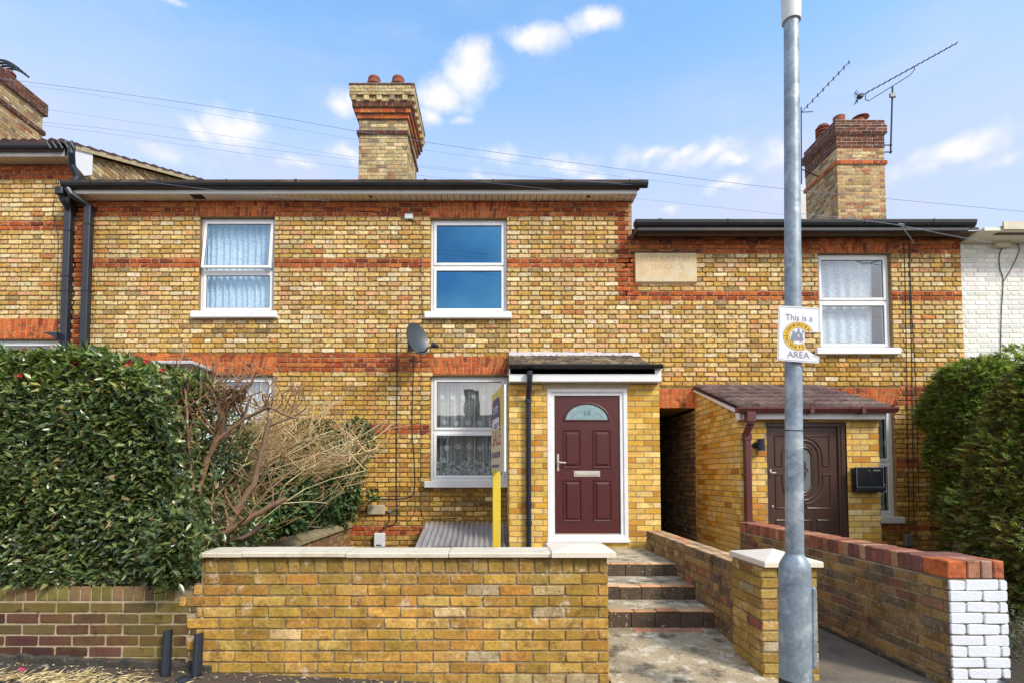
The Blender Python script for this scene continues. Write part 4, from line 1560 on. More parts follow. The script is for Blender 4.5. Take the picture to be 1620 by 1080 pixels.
def lz(py): return L[3] - (py - 625) / (844 - 625) * lh
for (a, b, c, d_) in ((890, 918.5, 679, 740), (937, 966, 679, 740), (890, 919.5, 758, 824), (937, 966.5, 758, 824)):
    a, b, c, d_ = lx(a), lx(b), lz(c), lz(d_)
    # moulded rim then raised field
    for (o1, o2, h1, h2) in ((0, .008, .0, .012), (.008, .024, .012, .0012), (.032, .060, .0014, .020)):
        def ringp(o, h): return [(a + o, yl - h, d_ + o), (b - o, yl - h, d_ + o), (b - o, yl - h, c - o), (a + o, yl - h, c - o)]
        r1, r2 = ringp(o1, max(h1, .001)), ringp(o2, max(h2, .001))
        mb.add(r1 + r2, [(0, 1, 5, 4), (1, 2, 6, 5), (2, 3, 7, 6), (3, 0, 4, 7)])
        if o1 > .025: mb.add(r2, [(0, 1, 2, 3)])
fcx, fz0 = lx(928), lz(664)
rx, rz = (lx(963) - lx(893)) / 2, lz(637) - lz(664)
def ell(sx, n=28, dz=0): return [(fcx + cos(pi * k / n) * rx * sx, sin(pi * k / n) * rz * sx + dz) for k in range(n + 1)]
mb.tube([(x, yl - .004, fz0 + z) for x, z in ell(1.0)], .013, 8)
mb.tube([(fcx - rx - .012, yl - .004, fz0), (fcx + rx + .012, yl - .004, fz0)], .011, 8)
door = mb.build("front_door", M['door_red'], HB)
mb = MB()
mb.prism([(x, yl - .0035, fz0 + z) for x, z in ell(.94)], (0, .003, 0))
fan = mb.build("fanlight", M['frost'], door)
mb = MB()
text_into(mb, "10", .085, (fcx + .0, yl - .004, fz0 + rz * .42), (1, 0, 0), (0, 0, 1), sx=1.2)
mb.build("door_number", material("etched number", (.03, .05, .055), rough=.5, var=0), door)
for s in (-1, 1):
    mb = MB()
    for k in range(3):
        c = Vector((fcx + s * (rx * .52 + k * .022), yl - .0045, fz0 + rz * (.42 - k * .10)))
        mb.add([c + Vector((cos(q * pi / 4 + .5) * .022, 0, sin(q * pi / 4 + .5) * .012)) for q in range(8)], [tuple(range(8))])
    mb.build("etched_leaf", M['greyprint'], door)
mb = MB()
lp = (lx(907), lx(948), lz(753.5), lz(744))
mb.box((lp[0], yl - .012, lp[2]), (lp[1], yl, lp[3]), bev=.004)
mb.box((lp[0] + .02, yl - .02, lp[2] + .018), (lp[1] - .02, yl - .012, lp[3] - .018), bev=.004)
mb.build("letter_plate", M['chrome'], door)
mb = MB()
hx, hz = lx(882.5), lz(731)
mb.box((hx - .014, yl - .012, hz - .115), (hx + .014, yl, hz + .115), bev=.006)
mb.tube([(hx, yl - .012, hz), (hx, yl - .05, hz), (hx + .02, yl - .055, hz), (hx + .10, yl - .05, hz - .004)], [.011, .011, .012, .009], 10)
mb.build("handle", M['chrome'], door, smooth=True)
mb = MB()
mb.box((L[0], yl - .008, L[2] - .004), (L[1], yl + .04, L[2] + .012), bev=.002)
mb.build("threshold", M['chrome'], dfr)

# ================================================================== PORCH OF THE RIGHT HOUSE
YQ = 6.87
Q0_, Q1_ = at(1172, 740, YQ)[0], at(1391, 740, YQ)[0]
Q0_ = at(1101, 750, YF)[0] + .012
ZQ = at(1280, 655, YQ)[1]
ZQB = at(1200, 615, YF)[1]
DQ = rect(1214.5, 668, 1341.5, 900, YQ)
DQ = (DQ[0], DQ[1], .02, DQ[3])
mb = MB()
rng = random.Random(91)
mortar_grid(mb, Q0_, Q1_, -.03, ZQ, [list(DQ)], YQ, MORT_PORCH)
nQ = int((ZQ + .03) / hb + .5)
def qspan(v):
    z = -.03 + v
    if z < DQ[3]: return [(-.005, DQ[0] - Q0_), (DQ[1] - Q0_, Q1_ - Q0_ + .005)]
    return [(-.005, Q1_ - Q0_ + .005)]
lay(mb, Vector((Q0_, YQ, -.03)), Vector((1, 0, 0)), Vector((0, -1, 0)), nQ, qspan, palf(PAL_PORCH, rng), rng, h=hb, jit=.0008, proud=.005, inset=.0025, j=.0105)
# flank: full height under the sloping roof
slope = (ZQB - ZQ) / (YF - YQ)
DD = YF - YQ
for x, sgn in ((Q0_, -1), (Q1_, 1)):
    mb.add([(x, YF, -.03), (x, YQ, -.03), (x, YQ, ZQ), (x, YF, ZQB)], [(0, 1, 2, 3)], MORT_PORCH)
nB = int((ZQB + .03) / hb + 1)
def fspan(v):
    z = -.03 + v + .03
    if z <= ZQ: return [(0, DD)]
    if z >= ZQB: return []
    return [(0, DD * (1 - (z - ZQ) / (ZQB - ZQ)))]
lay(mb, Vector((Q0_, YF, -.03)), Vector((0, -1, 0)), Vector((-1, 0, 0)), nB, fspan, palf(PAL_PORCH, rng), rng, h=hb, jit=.0008, proud=.005, inset=.0025, j=.0105)
lay(mb, Vector((Q1_, YQ, -.03)), Vector((0, 1, 0)), Vector((1, 0, 0)), nQ, lambda v: [(0, DD)], palf(PAL_PORCH, rng), rng, h=hb, j=.0105)
mb.build("porch_wall", M['porchbrick'], HC)
# roof
YG = 6.72
zq0 = at(1290, 645, YG)[1] + .0
zq1 = at(1200, 613, YF)[1] + .02
mb = MB()
ra, rb = Q0_ - .03, at(1408, 640, YG)[0]
tiled(mb, ra, rb, YG, zq0, YF - .02, zq1, .30, .115, .036, [(30, (.19, .12, .105)), (12, (.25, .17, .145)), (10, (.14, .085, .08))], random.Random(9), sub=5, thick=.03)
mb.prism([(ra, YG + .02, zq0 - .02), (ra, YF, zq1 - .02), (ra, YF, zq1 - .06), (ra, YG + .02, zq0 - .06)], (rb - ra, 0, 0), (.10, .06, .06))
mb.build("porch_roof", M['tile'], HC)
mb = MB()
mb.box((Q0_ - .03, YG + .03, zq0 - .135), (rb - .02, YG + .05, zq0 - .03), bev=.003)
mb.box((Q0_ - .03, YG + .05, zq0 - .135), (rb - .02, YQ + .01, zq0 - .125))
mb.prism([(Q0_ - .035, YG + .03, zq0 - .14), (Q0_ - .035, YQ - .01, zq0 - .14), (Q0_ - .035, YQ + .02, zq0 - .035), (Q0_ - .035, YF, zq1 - .075), (Q0_ - .035, YF, zq1 - .045), (Q0_ - .035, YG + .03, zq0 - .03)], (.02, 0, 0))
mb.build("porch_fascia", M['upvc'], HC)
mb = MB()
g0, g1 = at(1169, 648, YG - .08)[0], at(1424, 648, YG - .08)[0]
gutter(mb, g0, g1, YG + .03, zq0 + .012, .10, .07, square=True)
for xx_ in (g0 + .9, g0 + 1.55):
    mb.box((xx_, YG - .078, zq0 - .075), (xx_ + .05, YG + .02, zq0 + .016), bev=.004)
mb.build("porch_gutter", M['maroon'], HC)
mb = MB()
px_ = at(1183, 740, YQ - .06)[0]
gx_ = at(1187, 660, YG - .03)[0]
mb.box((gx_ - .055, YG - .075, zq0 - .18), (gx_ + .055, YG + .02, zq0 - .05), bev=.006)
def sqpipe(mb, pts, w):
    for i in range(len(pts) - 1):
        a, b = Vector(pts[i]), Vector(pts[i + 1])
        mb.tube([a, b], w * .72, 4)
pp = [(gx_, YG - .03, zq0 - .16), (gx_ - .0, YG - .03, zq0 - .21), (px_ - .01, YQ - .055, zq0 - .33), (px_, YQ - .055, .2)]
mb.tube(pp[:2], .052, 4); mb.tube(pp[1:3], .052, 4)
mb.box((px_ - .038, YQ - .093, .66), (px_ + .038, YQ - .017, zq0 - .30), bev=.006)
mb.box((px_ - .046, YQ - .10, zq0 - .40), (px_ + .046, YQ - .01, zq0 - .31), bev=.005)
mb.box((px_ - .055, YQ - .095, 1.46), (px_ + .05, YQ - .005, 1.475))
mb.build("porch_downpipe", M['maroon'], HC)
mb = MB()
mb.box((px_ - .042, YQ - .097, -.02), (px_ + .042, YQ - .013, .66), bev=.006)
mb.box((px_ - .06, YQ - .10, .82), (px_ + .075, YQ - .008, .88), bev=.01)
mb.build("drain_shoe", M['rubber'], HC)

# brown door
mb = MB()
a0, a1, b0, b1 = DQ
yq = YQ + .03
fw = .045
mb.box((a0, yq - .02, b0), (a0 + fw * .45, yq + .07, b1), bev=.004)
mb.box((a1 - fw * 2.2, yq - .02, b0), (a1, yq + .07, b1), bev=.006)
mb.box((a1 - fw * 1.5, yq - .032, b0), (a1 - fw * .9, yq - .02, b1 - .03), bev=.004)
mb.box((a0 + fw * .45, yq - .0195, b1 - .055), (a1 - fw * 2.2, yq + .07, b1), bev=.006)
mb.build("door_frame", M['door_brown'], HC)
Lq = (a0 + fw * .45, a1 - fw * 2.2, .06, b1 - .055)
def qx(px): return Lq[0] + (px - 1216.5) / (1328 - 1216.5) * (Lq[1] - Lq[0])
def qz(py): return at(1270, py, yq)[1]
mb = MB()
mb.box((Lq[0] + .003, yq + .004, Lq[2]), (Lq[1] - .003, yq + .05, Lq[3] - .003))
yy = yq + .002
def mould(pts, r=.011, dy=0.0, closed=True):
    P = [Vector((x, yy - dy, z)) for x, z in pts]
    if closed: P = P + [P[0]]
    mb.tube(P, r, 6)
xc, zc = qx(1272), qz(743)
hw, hh = qx(1284) - xc, (qz(710) - qz(777)) / 2
def stad(hw_, hh_, n=10):
    pts = []
    r = hw_
    for (cx_, cz_, a_) in ((hw_ - r, hh_ - r, 0),):
        for k in range(n + 1):
            t_ = pi * k / n
            pts.append((xc + cos(t_) * r, zc + (hh_ - r) + sin(t_) * r))
        for k in range(n + 1):
            t_ = pi + pi * k / n
            pts.append((xc + cos(t_) * r, zc - (hh_ - r) + sin(t_) * r))
    return pts
mould(stad(hw + .022, hh + .022), .018, .002)
mould(stad(hw + .050, hh + .055), .010)
mould(stad(hw + .115, hh + .115), .012)
# corner panels whose inner corner is scooped round the oval
for sx in (-1, 1):
    for sz in (-1, 1):
        X1_ = qx(1315 if sx > 0 else 1229) - xc
        X0_ = sx * .045
        zo = (qz(689) if sz > 0 else qz(803)) - zc
        zi = sz * .055
        R_ = hw + .165
        pts = [(xc + X0_, zc + zo), (xc + X1_, zc + zo), (xc + X1_, zc + zi)]
        # scoop from (R_, zi) round to (X0_, hh+...)
        zr_ = (hh + .165) - R_
        a_s = 0
        pts.append((xc + sx * R_, zc + zi))
        for k in range(7):
            t_ = pi / 2 * k / 6 * .93
            pts.append((xc + sx * R_ * cos(t_), zc + sz * (zr_ + R_ * sin(t_))))
        mould(pts, .010)
for (p0_, p1_) in ((1229, 1252), (1260, 1284), (1294, 1317)):
    mould([(qx(p0_), qz(822)), (qx(p1_), qz(822)), (qx(p1_), qz(875)), (qx(p0_), qz(875))], .010)
bd = mb.build("front_door", M['door_brown'], HC)
mb = MB()
mb.prism([(x, yy - .004, z) for x, z in stad(hw + .008, hh + .008)], (0, .003, 0))
og = mb.build("oval_glass", material("grey frosted glass", (.16, .16, .15), rough=.3, var=.1, vscale=8), bd)
mb = MB()
for s in (1.0, .62):
    P = [(0, .14 * s), (.045 * s, .07 * s), (.028 * s, .05 * s), (.07 * s, 0), (.028 * s, -.05 * s), (.045 * s, -.07 * s), (0, -.14 * s), (-.045 * s, -.07 * s), (-.028 * s, -.05 * s), (-.07 * s, 0), (-.028 * s, .05 * s), (-.045 * s, .07 * s), (0, .14 * s)]
    mb.tube([(xc + x, yy - .006, zc + z) for x, z in P], .005, 5)
mb.tube([(xc, yy - .006, zc - .14), (xc, yy - .006, zc - hh)], .003, 5)
mb.build("lead_motif", M['rubber'], bd)
mb = MB()
hx, hz = qx(1221), qz(745)
mb.box((hx - .012, yq - .008, hz - .03), (hx + .014, yq + .003, hz + .03), bev=.004)
mb.tube([(hx, yq - .006, hz - .015), (hx, yq - .04, hz - .015), (hx + .05, yq - .04, hz - .018)], .009, 8)
mb.build("handle", M['chrome'], bd, smooth=True)
mb = MB()
mb.tube([(qx(1223), yq + .004, qz(800)), (qx(1223), yq - .012, qz(800))], .013, 10)
mb.build("lock", M['chrome'], bd)

# ================================================================== DOWNPIPES AT THE LEFT
def rectpipe(mb, x, w, y0, y1, z0, z1, collars=()):
    mb.box((x - w / 2, y0, z0), (x + w / 2, y1, z1), bev=.008)
    for z in collars:
        mb.box((x - w / 2 - .006, y0 - .006, z), (x + w / 2 + .006, y1, z + .03), bev=.004)
        mb.tube([(x + w / 2, (y0 + y1) / 2, z + .015), (x + w / 2 + .05, y1 - .01, z + .015)], .008, 6)
x1p = at(108, 390, 8.24)[0]
x2p = at(139, 390, 8.24)[0]
mb = MB()
rectpipe(mb, x1p, .105, 8.19, 8.29, .3, GZ - .08, (Z(372), Z(443), Z(466)))
mb.box((x1p - .055, 8.0, GZ - .20), (x1p + .07, 8.12, GZ - .08), bev=.01)
mb.tube([(x1p, 8.03, GZ - .1), (x1p, 8.1, GZ - .25), (x1p, 8.24, GZ - .35)], .055, 4)
mb.build("downpipe", M['darkpaint'], HL)
mb = MB()
rectpipe(mb, x2p, .105, 8.19, 8.29, .3, Z(330), (Z(362), Z(466)))
mb.tube([(x1p + .12, 8.04, GZ - .10), (x1p + .16, 8.06, GZ - .18), (x2p - .01, 8.22, Z(331)), (x2p, 8.24, Z(340))], .05, 8)
mb.build("downpipe", M['darkpaint'], HA)
mb = MB()
xu = at(112, 250, 8.0)[0]
mb.tube([(xu + .02, 7.98, GZL - .02), (xu + .02, 7.98, GZL - .16), (xu - .02, 8.05, GZL - .3), (xu + .02, 8.12, GZ + .12), (xu + .02, 8.06, GZ + .01)], [.055, .05, .05, .05, .045], 12)
for k in range(5):
    x = xu - .36 + k * .09
    mb.tube([(x, 8.02, GZL + .05), (x + .05, 7.92, GZL - .02), (x + .10, 7.94, GZL - .11)], .016, 6)
mb.build("swan_neck_pipe", M['darkpaint'], HL)
mb = MB()
b_ = at3(90, 531, 8.25)
mb.prism([(b_.x - .12, 8.10, b_.z + .02), (b_.x + .12, 8.10, b_.z + .02), (b_.x + .12, 8.10, b_.z - .10), (b_.x + .03, 8.10, b_.z - .04)], (0, .12, 0))
mb.build("pipe_bracket", M['darkpaint'], HL)

# door canopy of house A, seen as a thin slab above the hedge
mb = MB()
cx_a, cx_b = at(195, 572, 7.75)[0], at(304, 572, 7.75)[0]
zc_ = at(250, 572, 7.75)[1]
mb.box((cx_a, 7.75, zc_ - .03), (cx_b, YF, zc_ + .02), bev=.008)
mb.build("door_canopy", M['lead'], HA)
mb = MB()
mb.box((DOOR_A[0], YF + .06, .3), (DOOR_A[1], YF + .12, DOOR_A[3]))
mb.build("front_door", M['door_brown'], HA)
# ================================================================== FRONT WALLS
def cap_stone(mb, x0, x1, y0, y1, z, th=.042, rise=.055):
    b = [(x0, y0, z), (x1, y0, z), (x1, y1, z), (x0, y1, z)]
    e = .006
    m = [(x0, y0, z + th - e), (x1, y0, z + th - e), (x1, y1, z + th - e), (x0, y1, z + th - e)]
    t = [(x0 + e, y0 + e, z + th), (x1 - e, y0 + e, z + th), (x1 - e, y1 - e, z + th), (x0 + e, y1 - e, z + th)]
    c = [((x0 + x1) / 2, (y0 + y1) / 2, z + th + rise)]
    fs = [(3, 2, 1, 0)]
    for i in range(4):
        j = (i + 1) % 4
        fs += [(i, j, 4 + j, 4 + i), (4 + i, 4 + j, 8 + j, 8 + i), (8 + i, 8 + j, 12)]
    mb.add(b + m + t + c, fs)


# yellow front wall with left pier
XP1 = at(961, 980, YW)[0]
XPL = at(873, 900, YW)[0] + .045
ZC = at(600, 881, 3.69)[1]            # underside of the coping
XS = at(322, 980, YW)[0]
wt = thing("garden_wall", ((XS + XP1) / 2, YW, 0), "long yellow brick front garden wall with pale stone coping and a capped pier beside the path", "wall")
rng = random.Random(101)
mb = MB()
SOLD = .112
hz = .0757
nrow = 11
zt = ZC - SOLD
zb = zt - nrow * hz
steps_l = {}
mb.box((XS - .02, YW + .001, -.10), (XP1, YW + .215, ZC - .002), MORT_GARDEN)
for r in range(nrow + 1):      # toothed left end, stepping out lower down
    z0 = zb + r * hz
    if r <= 7: off = (.11 if r % 2 == 0 else .045) + (0.0 if r > 1 else -.02)
    else: off = {8: .17, 9: .07, 10: 0.0}.get(r, 0.0)
    steps_l[r] = off
    if r < nrow: mb.box((XS - off, YW + .0012, z0), (XS - .02, YW + .213, z0 + hz), MORT_GARDEN)
def wspan(v):
    r = int(v / hz)
    return [(-steps_l.get(r, 0), XP1 - XS + .006)]
def gcol(u, v, hd):
    c = pick(PAL_GARDEN, rng)
    if v < 2.2 * hz: c = (c[0] * .75, c[1] * .80, c[2] * .8)
    if u > 1.9 and rng.random() < .10: c = (.50, .38, .22)
    if v > 10 * hz and rng.random() < .6: c = (c[0] * .72, c[1] * .7, c[2] * .7)
    return c
lay(mb, Vector((XS, YW, zb)), Vector((1, 0, 0)), Vector((0, -1, 0)), nrow, wspan, gcol, rng, h=hz, L=.228, j=.012, jit=.0032, proud=.008, inset=.0035, rc=.008)
lay(mb, Vector((XS, YW, zb - hz)), Vector((1, 0, 0)), Vector((0, -1, 0)), 1, lambda v: [(-.1, XP1 - XS + .006)], gcol, rng, h=hz, L=.228, j=.012, jit=.002, proud=.012, inset=.003)
# soldier / header-on-edge course
u = XS + .005
while u < XP1 - .03:
    w = rng.uniform(.072, .108)
    w = min(w, XP1 + .005 - u)
    q = [Vector((u + rng.uniform(-.002, .002), YW, zt + .002)), Vector((u + w - .011, YW, zt + .002)), Vector((u + w - .011, YW, ZC - .012)), Vector((u, YW, ZC - .012))]
    c = pick([(4, (.36, .22, .065)), (3, (.46, .27, .07)), (2, (.30, .19, .06)), (2, (.52, .33, .12))], rng)
    mb.frust(q, Vector((0, -1, 0)), .008, .003, c, .008)
    u += w
# pier return and back
lay(mb, Vector((XP1, YW, zb)), Vector((0, 1, 0)), Vector((1, 0, 0)), nrow + 1, lambda v: [(0, .40)], gcol, rng, h=hz, L=.228, j=.012)
mb.box((XPL - .05, YW + .214, -.1), (XP1 - .0005, YW + .40, ZC - .002), MORT_GARDEN)
lay(mb, Vector((XP1, YW + .215, zb)), Vector((-1, 0, 0)), Vector((0, 1, 0)), nrow + 1, lambda v: [(0, XP1 - XS)], gcol, rng, h=hz, L=.228, j=.012)
mb.build("brickwork", M['garden'], wt)
xcs = [at(318, 870, 3.69)[0] - .01]
for px in (383, 547, 710, 872):
    xcs.append(at(px, 873, 3.69)[0])
for i in range(4):
    mb = MB()
    dz = (.0, .003, -.002, .0)[i]
    y0, y1 = 3.685 + (.004, 0, .006, .002)[i], YW + .225
    x0, x1 = xcs[i] + .003, xcs[i + 1] - .003
    if i == 3: x1 = at(873, 873, 3.69)[0] - .004
    z = ZC + .001 + dz
    mb.prism([(x0, y0, z), (x0, y0, z + .024), (x0, y0 + .010, z + .030), (x0, y1 - .012, z + .036), (x0, y1, z + .028), (x0, y1, z)], (x1 - x0, 0, 0))
    mb.build("coping_stone", M['stone'], wt)
mb = MB()
cap_stone(mb, at(873, 880, 3.665)[0], at(975, 880, 3.665)[0], 3.665, 4.17, ZC + .002, th=.04, rise=.028)
mb.build("pier_cap", M['cap'], wt)

# purple mossy wall under the hedge
XL0 = -4.9
ZPW = at(160, 950, YW)[1]
wl = thing("garden_wall", ((XL0 + XS) / 2, YW, 0.1), "low mossy purple brick wall below the hedge, toothed into the yellow wall", "wall")
mb = MB()
rng = random.Random(103)
nr2 = int((ZPW - .06) / hz)
zb2 = ZPW - nr2 * hz
mb.box((XL0, YW + .006, -.05), (XS - .12, YW + .22, ZPW + .075), (.46, .37, .24))
for r in range(nr2):
    rr = round((zb2 + (r + .5) * hz - zb) / hz - .5)
    mb.box((XS - .12, YW + .0062, zb2 + r * hz), (XS - steps_l.get(rr, .1) - .004, YW + .2, zb2 + (r + 1) * hz), (.46, .37, .24))
mb.box((XS - .35, YW + .012, -.05), (XS - .0, YW + .19, ZPW + .07), (.40, .32, .20))
def pspan2(v):
    rr = round((zb2 + v - zb) / hz - .5)
    return [(0, XS - steps_l.get(rr, .1) - .010 - XL0)]
lay(mb, Vector((XL0, YW + .006, zb2)), Vector((1, 0, 0)), Vector((0, -1, 0)), nr2, pspan2, lambda u, v, hd: pick([(2, (.17, .12, .04)), (2, (.13, .09, .04)), (1, (.11, .055, .035))] if v > (nr2 - 1) * hz or (v > (nr2 - 3) * hz and rng.random() < .45) else PAL_PURPLE, rng), rng, h=hz, L=.232, j=.014, jit=.002, proud=.006, inset=.003, rc=.007)
u = XL0
while u < XS - .2:
    w = rng.uniform(.07, .08)
    q = [Vector((u, YW + .006, ZPW + .004)), Vector((u + w - .010, YW + .006, ZPW + .004)), Vector((u + w - .01, YW + .006, ZPW + .10)), Vector((u, YW + .006, ZPW + .10))]
    mb.frust(q, Vector((0, -1, 0)), .006, .006, pick([(3, (.20, .17, .05)), (2, (.24, .15, .07)), (1, (.16, .09, .05))], rng))
    u += w
mb.build("brickwork", M['purple'], wl)
mb = MB()
rng = random.Random(6)
x = XL0
while x < XS - .02:
    w = rng.uniform(.05, .12)
    mb.box((x, YW - .012 - rng.uniform(0, .02), pav_z(x) - .03), (x + w * 1.1, YW + .02, pav_z(x) + rng.uniform(.04, .06)), bev=.012)
    x += w * .8
mb.build("cement_fillet", M['cement'], wl)

# ---- grimy wall right of the steps with its capped pier
wr = thing("garden_wall", (2.07, 5.5, 0), "weathered mixed brick wall beside the steps, ending in a stone-capped pier behind the lamp post", "wall")
mb = MB()
rng = random.Random(107)
XR0, XR1 = 1.955, 2.17
zw0 = at(1160, 884, 4.3)[1]
ztopw = .735
lay(mb, Vector((XR0, 6.95, -.02)), Vector((0, -1, 0)), Vector((-1, 0, 0)), int((ztopw + .02) / .0755 + .5), lambda v: [(0, 6.95 - 4.32)], palf(PAL_GRIM, rng), rng, bond='flemish', jit=.004, proud=.009, inset=.004, j=.013)
lay(mb, Vector((XR1, 4.32, -.02)), Vector((0, 1, 0)), Vector((1, 0, 0)), int((ztopw + .02) / .0755 + .5), lambda v: [(0, 6.95 - 4.32)], palf(PAL_GRIM, rng), rng, bond='flemish', jit=.003)
mb.box((XR0, 4.32, -.05), (XR1, 6.95, ztopw), (.24, .19, .13))
lay(mb, Vector((XR0, 4.32, ztopw)), Vector((0, 1, 0)), Vector((0, 0, 1)), 2, lambda v: [(0, 6.95 - 4.32)], palf([(3, (.55, .36, .2)), (2, (.45, .30, .17)), (1, (.6, .28, .14))], rng), rng, h=.107, V=Vector((1, 0, 0)), jit=.003)
mb.build("brickwork", M['oldgarden'], wr)
rp0, rp1 = at(1206, 980, 3.86)[0], at(1291, 980, 3.86)[0]
zcp = at(1250, 897, 3.82)[1]
mb = MB()
PALP = [(30, (.46, .28, .07)), (20, (.55, .36, .11)), (14, (.38, .21, .07)), (10, (.50, .42, .26)), (6, (.26, .09, .06))]
brick_box(mb, (rp0, 3.86, -.03), (rp1, 4.32, zcp), palf(PALP, rng), rng, mort=(.30, .24, .15), jit=.004, faces='flr', proud=.009, inset=.005, L=.235, j=.011)
mb.build("pier", M['garden'], wr)
mb = MB()
cap_stone(mb, at(1210, 893, 3.82)[0] - .0, at(1303, 893, 3.82)[0], 3.82, 4.40, zcp + .001, th=.040, rise=.055)
mb.build("pier_cap", M['cap'], wr)

# ---- red-topped wall at the right with white painted end
YE = 3.69
xw0, xw1 = at(1503, 1000, YE)[0], at(1593, 1000, YE)[0]
zrc = at(1550, 915, YE)[1]
zrt = at(1550, 886, YE)[1]
wx = thing("garden_wall", (xw0 + .2, 5.2, 0), "brown brick garden wall topped with red bricks on edge, its street end painted white", "wall")
mb = MB()
rng = random.Random(109)
YEND = 6.80
nrr = int((zrc + .08) / .0757 + .5)
hh_ = (zrc + .08) / nrr
mb.box((xw0, YE + .225, -.08), (xw0 + .215, YEND, zrc), (.42, .35, .24))
lay(mb, Vector((xw0, YEND, -.08)), Vector((0, -1, 0)), Vector((-1, 0, 0)), nrr, lambda v: [(0, YEND - YE - .0)], palf(PAL_FLETTON, rng), rng, h=hh_, L=.228, jit=.0015, proud=.007, inset=.003, j=.0125)
lay(mb, Vector((xw0 + .215, YE + .5, -.08)), Vector((0, 1, 0)), Vector((1, 0, 0)), nrr, lambda v: [(0, YEND - YE - .5)], palf(PAL_FLETTON, rng), rng, h=hh_, L=.228)
mb.box((xw0 + .0005, YE + .225, -.08), (xw1 - .0, YE + .46, zrc - .0004), (.30, .25, .17))
lay(mb, Vector((xw1, YE + .225, -.08)), Vector((0, 1, 0)), Vector((1, 0, 0)), nrr, lambda v: [(0, .235)], palf(PAL_FLETTON, rng), rng, h=hh_, L=.228)
mb.build("brickwork", M['oldgarden'], wx)
mb = MB()
mb.box((xw0 + .001, YE, -.08), (xw1, YE + .2245, zrc), (.20, .17, .12))
def wcol(u, v, hd):
    return (.80, .82, .85)
lay(mb, Vector((xw0, YE, -.08)), Vector((1, 0, 0)), Vector((0, -1, 0)), nrr, lambda v: [(0.0, xw1 - xw0 + .007)], wcol, rng, h=hh_, L=.228, jit=.0045, proud=.012, inset=.004, j=.0085, rc=.010)
lay(mb, Vector((xw1, YE, -.08)), Vector((0, 1, 0)), Vector((1, 0, 0)), nrr, lambda v: [(0, .224)], wcol, rng, h=hh_, L=.228, proud=.006)
mb.build("white_painted_end", M['whitebrick'], wx)
mb = MB()     # bricks on edge
PAL_CAP = [(20, (.36, .14, .08)), (14, (.45, .17, .085)), (12, (.30, .12, .08)), (8, (.23, .10, .075)), (8, (.50, .27, .16))]
y = YE - .004
i = 0
while y < YEND - .05:
    w = .103 if y < YE + .3 else .072
    if y < YE + .1:
        # end row: four stretcher faces on edge seen from the street
        xs_ = [xw0 - .005, xw0 + .135, xw0 + .23, xw0 + .315, xw1 + .006]
        cs = [(.58, .15, .05), (.46, .20, .12), (.42, .24, .17), (.52, .16, .07)]
        for a in range(4):
            mb.box((xs_[a], y, zrc + .004), (xs_[a + 1] - .009, y + .21, zrt + rng.uniform(-.003, .003)), cs[a], bev=.006)
        y += .22
        continue
    xe = xw0 + .222 if y > YE + .45 else xw1 + .004
    mb.box((xw0 - .006 + rng.uniform(-.002, .002), y, zrc + .004), (xe, y + w - .008, zrt + rng.uniform(-.004, .003)), pick(PAL_CAP, rng), bev=.006)
    y += w
mb.box((xw0 + .004, YE + .01, zrc), (xw0 + .21, YEND - .02, zrt - .008), (.28, .20, .14))
mb.build("red_brick_coping", M['red'], wx)
mb = MB()
y = 3.9
while y < 6.7:
    w = rng.uniform(.05, .12)
    mb.box((xw0 - .014 - rng.uniform(0, .012), y, -.03), (xw0 + .01, y + w * 1.1, rng.uniform(.02, .035)), bev=.009)
    y += w * .8
mb.build("cement_fillet", M['cement'], wx)

# ---- party wall in the garden left
XG = -2.27
wg = thing("garden_wall", (XG, 6.2, .2), "low old brick wall with rounded stone top running back to the house between the gardens", "wall")
mb = MB()
rng = random.Random(113)
brick_box(mb, (XG - .2, 3.99, .15), (XG, YF - .004, .655), palf(PAL_GRIM, rng), rng, mort=(.2, .16, .11), faces='lr', bond='flemish', jit=.004)
mb.build("brickwork", M['oldgarden'], wg)
mb = MB()
y = 4.0
while y < YF - .1:
    w = rng.uniform(.42, .6)
    w = min(w, YF - .01 - y)
    dz = rng.uniform(-.01, .01)
    mb.prism([(XG - .23, y, .657), (XG - .22, y, .70 + dz), (XG - .14, y, .745 + dz), (XG - .04, y, .735 + dz), (XG + .03, y, .70 + dz), (XG + .035, y, .657)], (0, w - .01, 0))
    y += w
mb.build("coping_stone", material("lichened stone", (.34, .27, .16), rough=.95, var=.25, vscale=8, fine=.25, fscale=60, bump=.006, bscale=30, stains=[((.20, .20, .07), 5, .55, .1, .6), ((.55, .45, .30), 12, .62, .05, .5)]), wg)

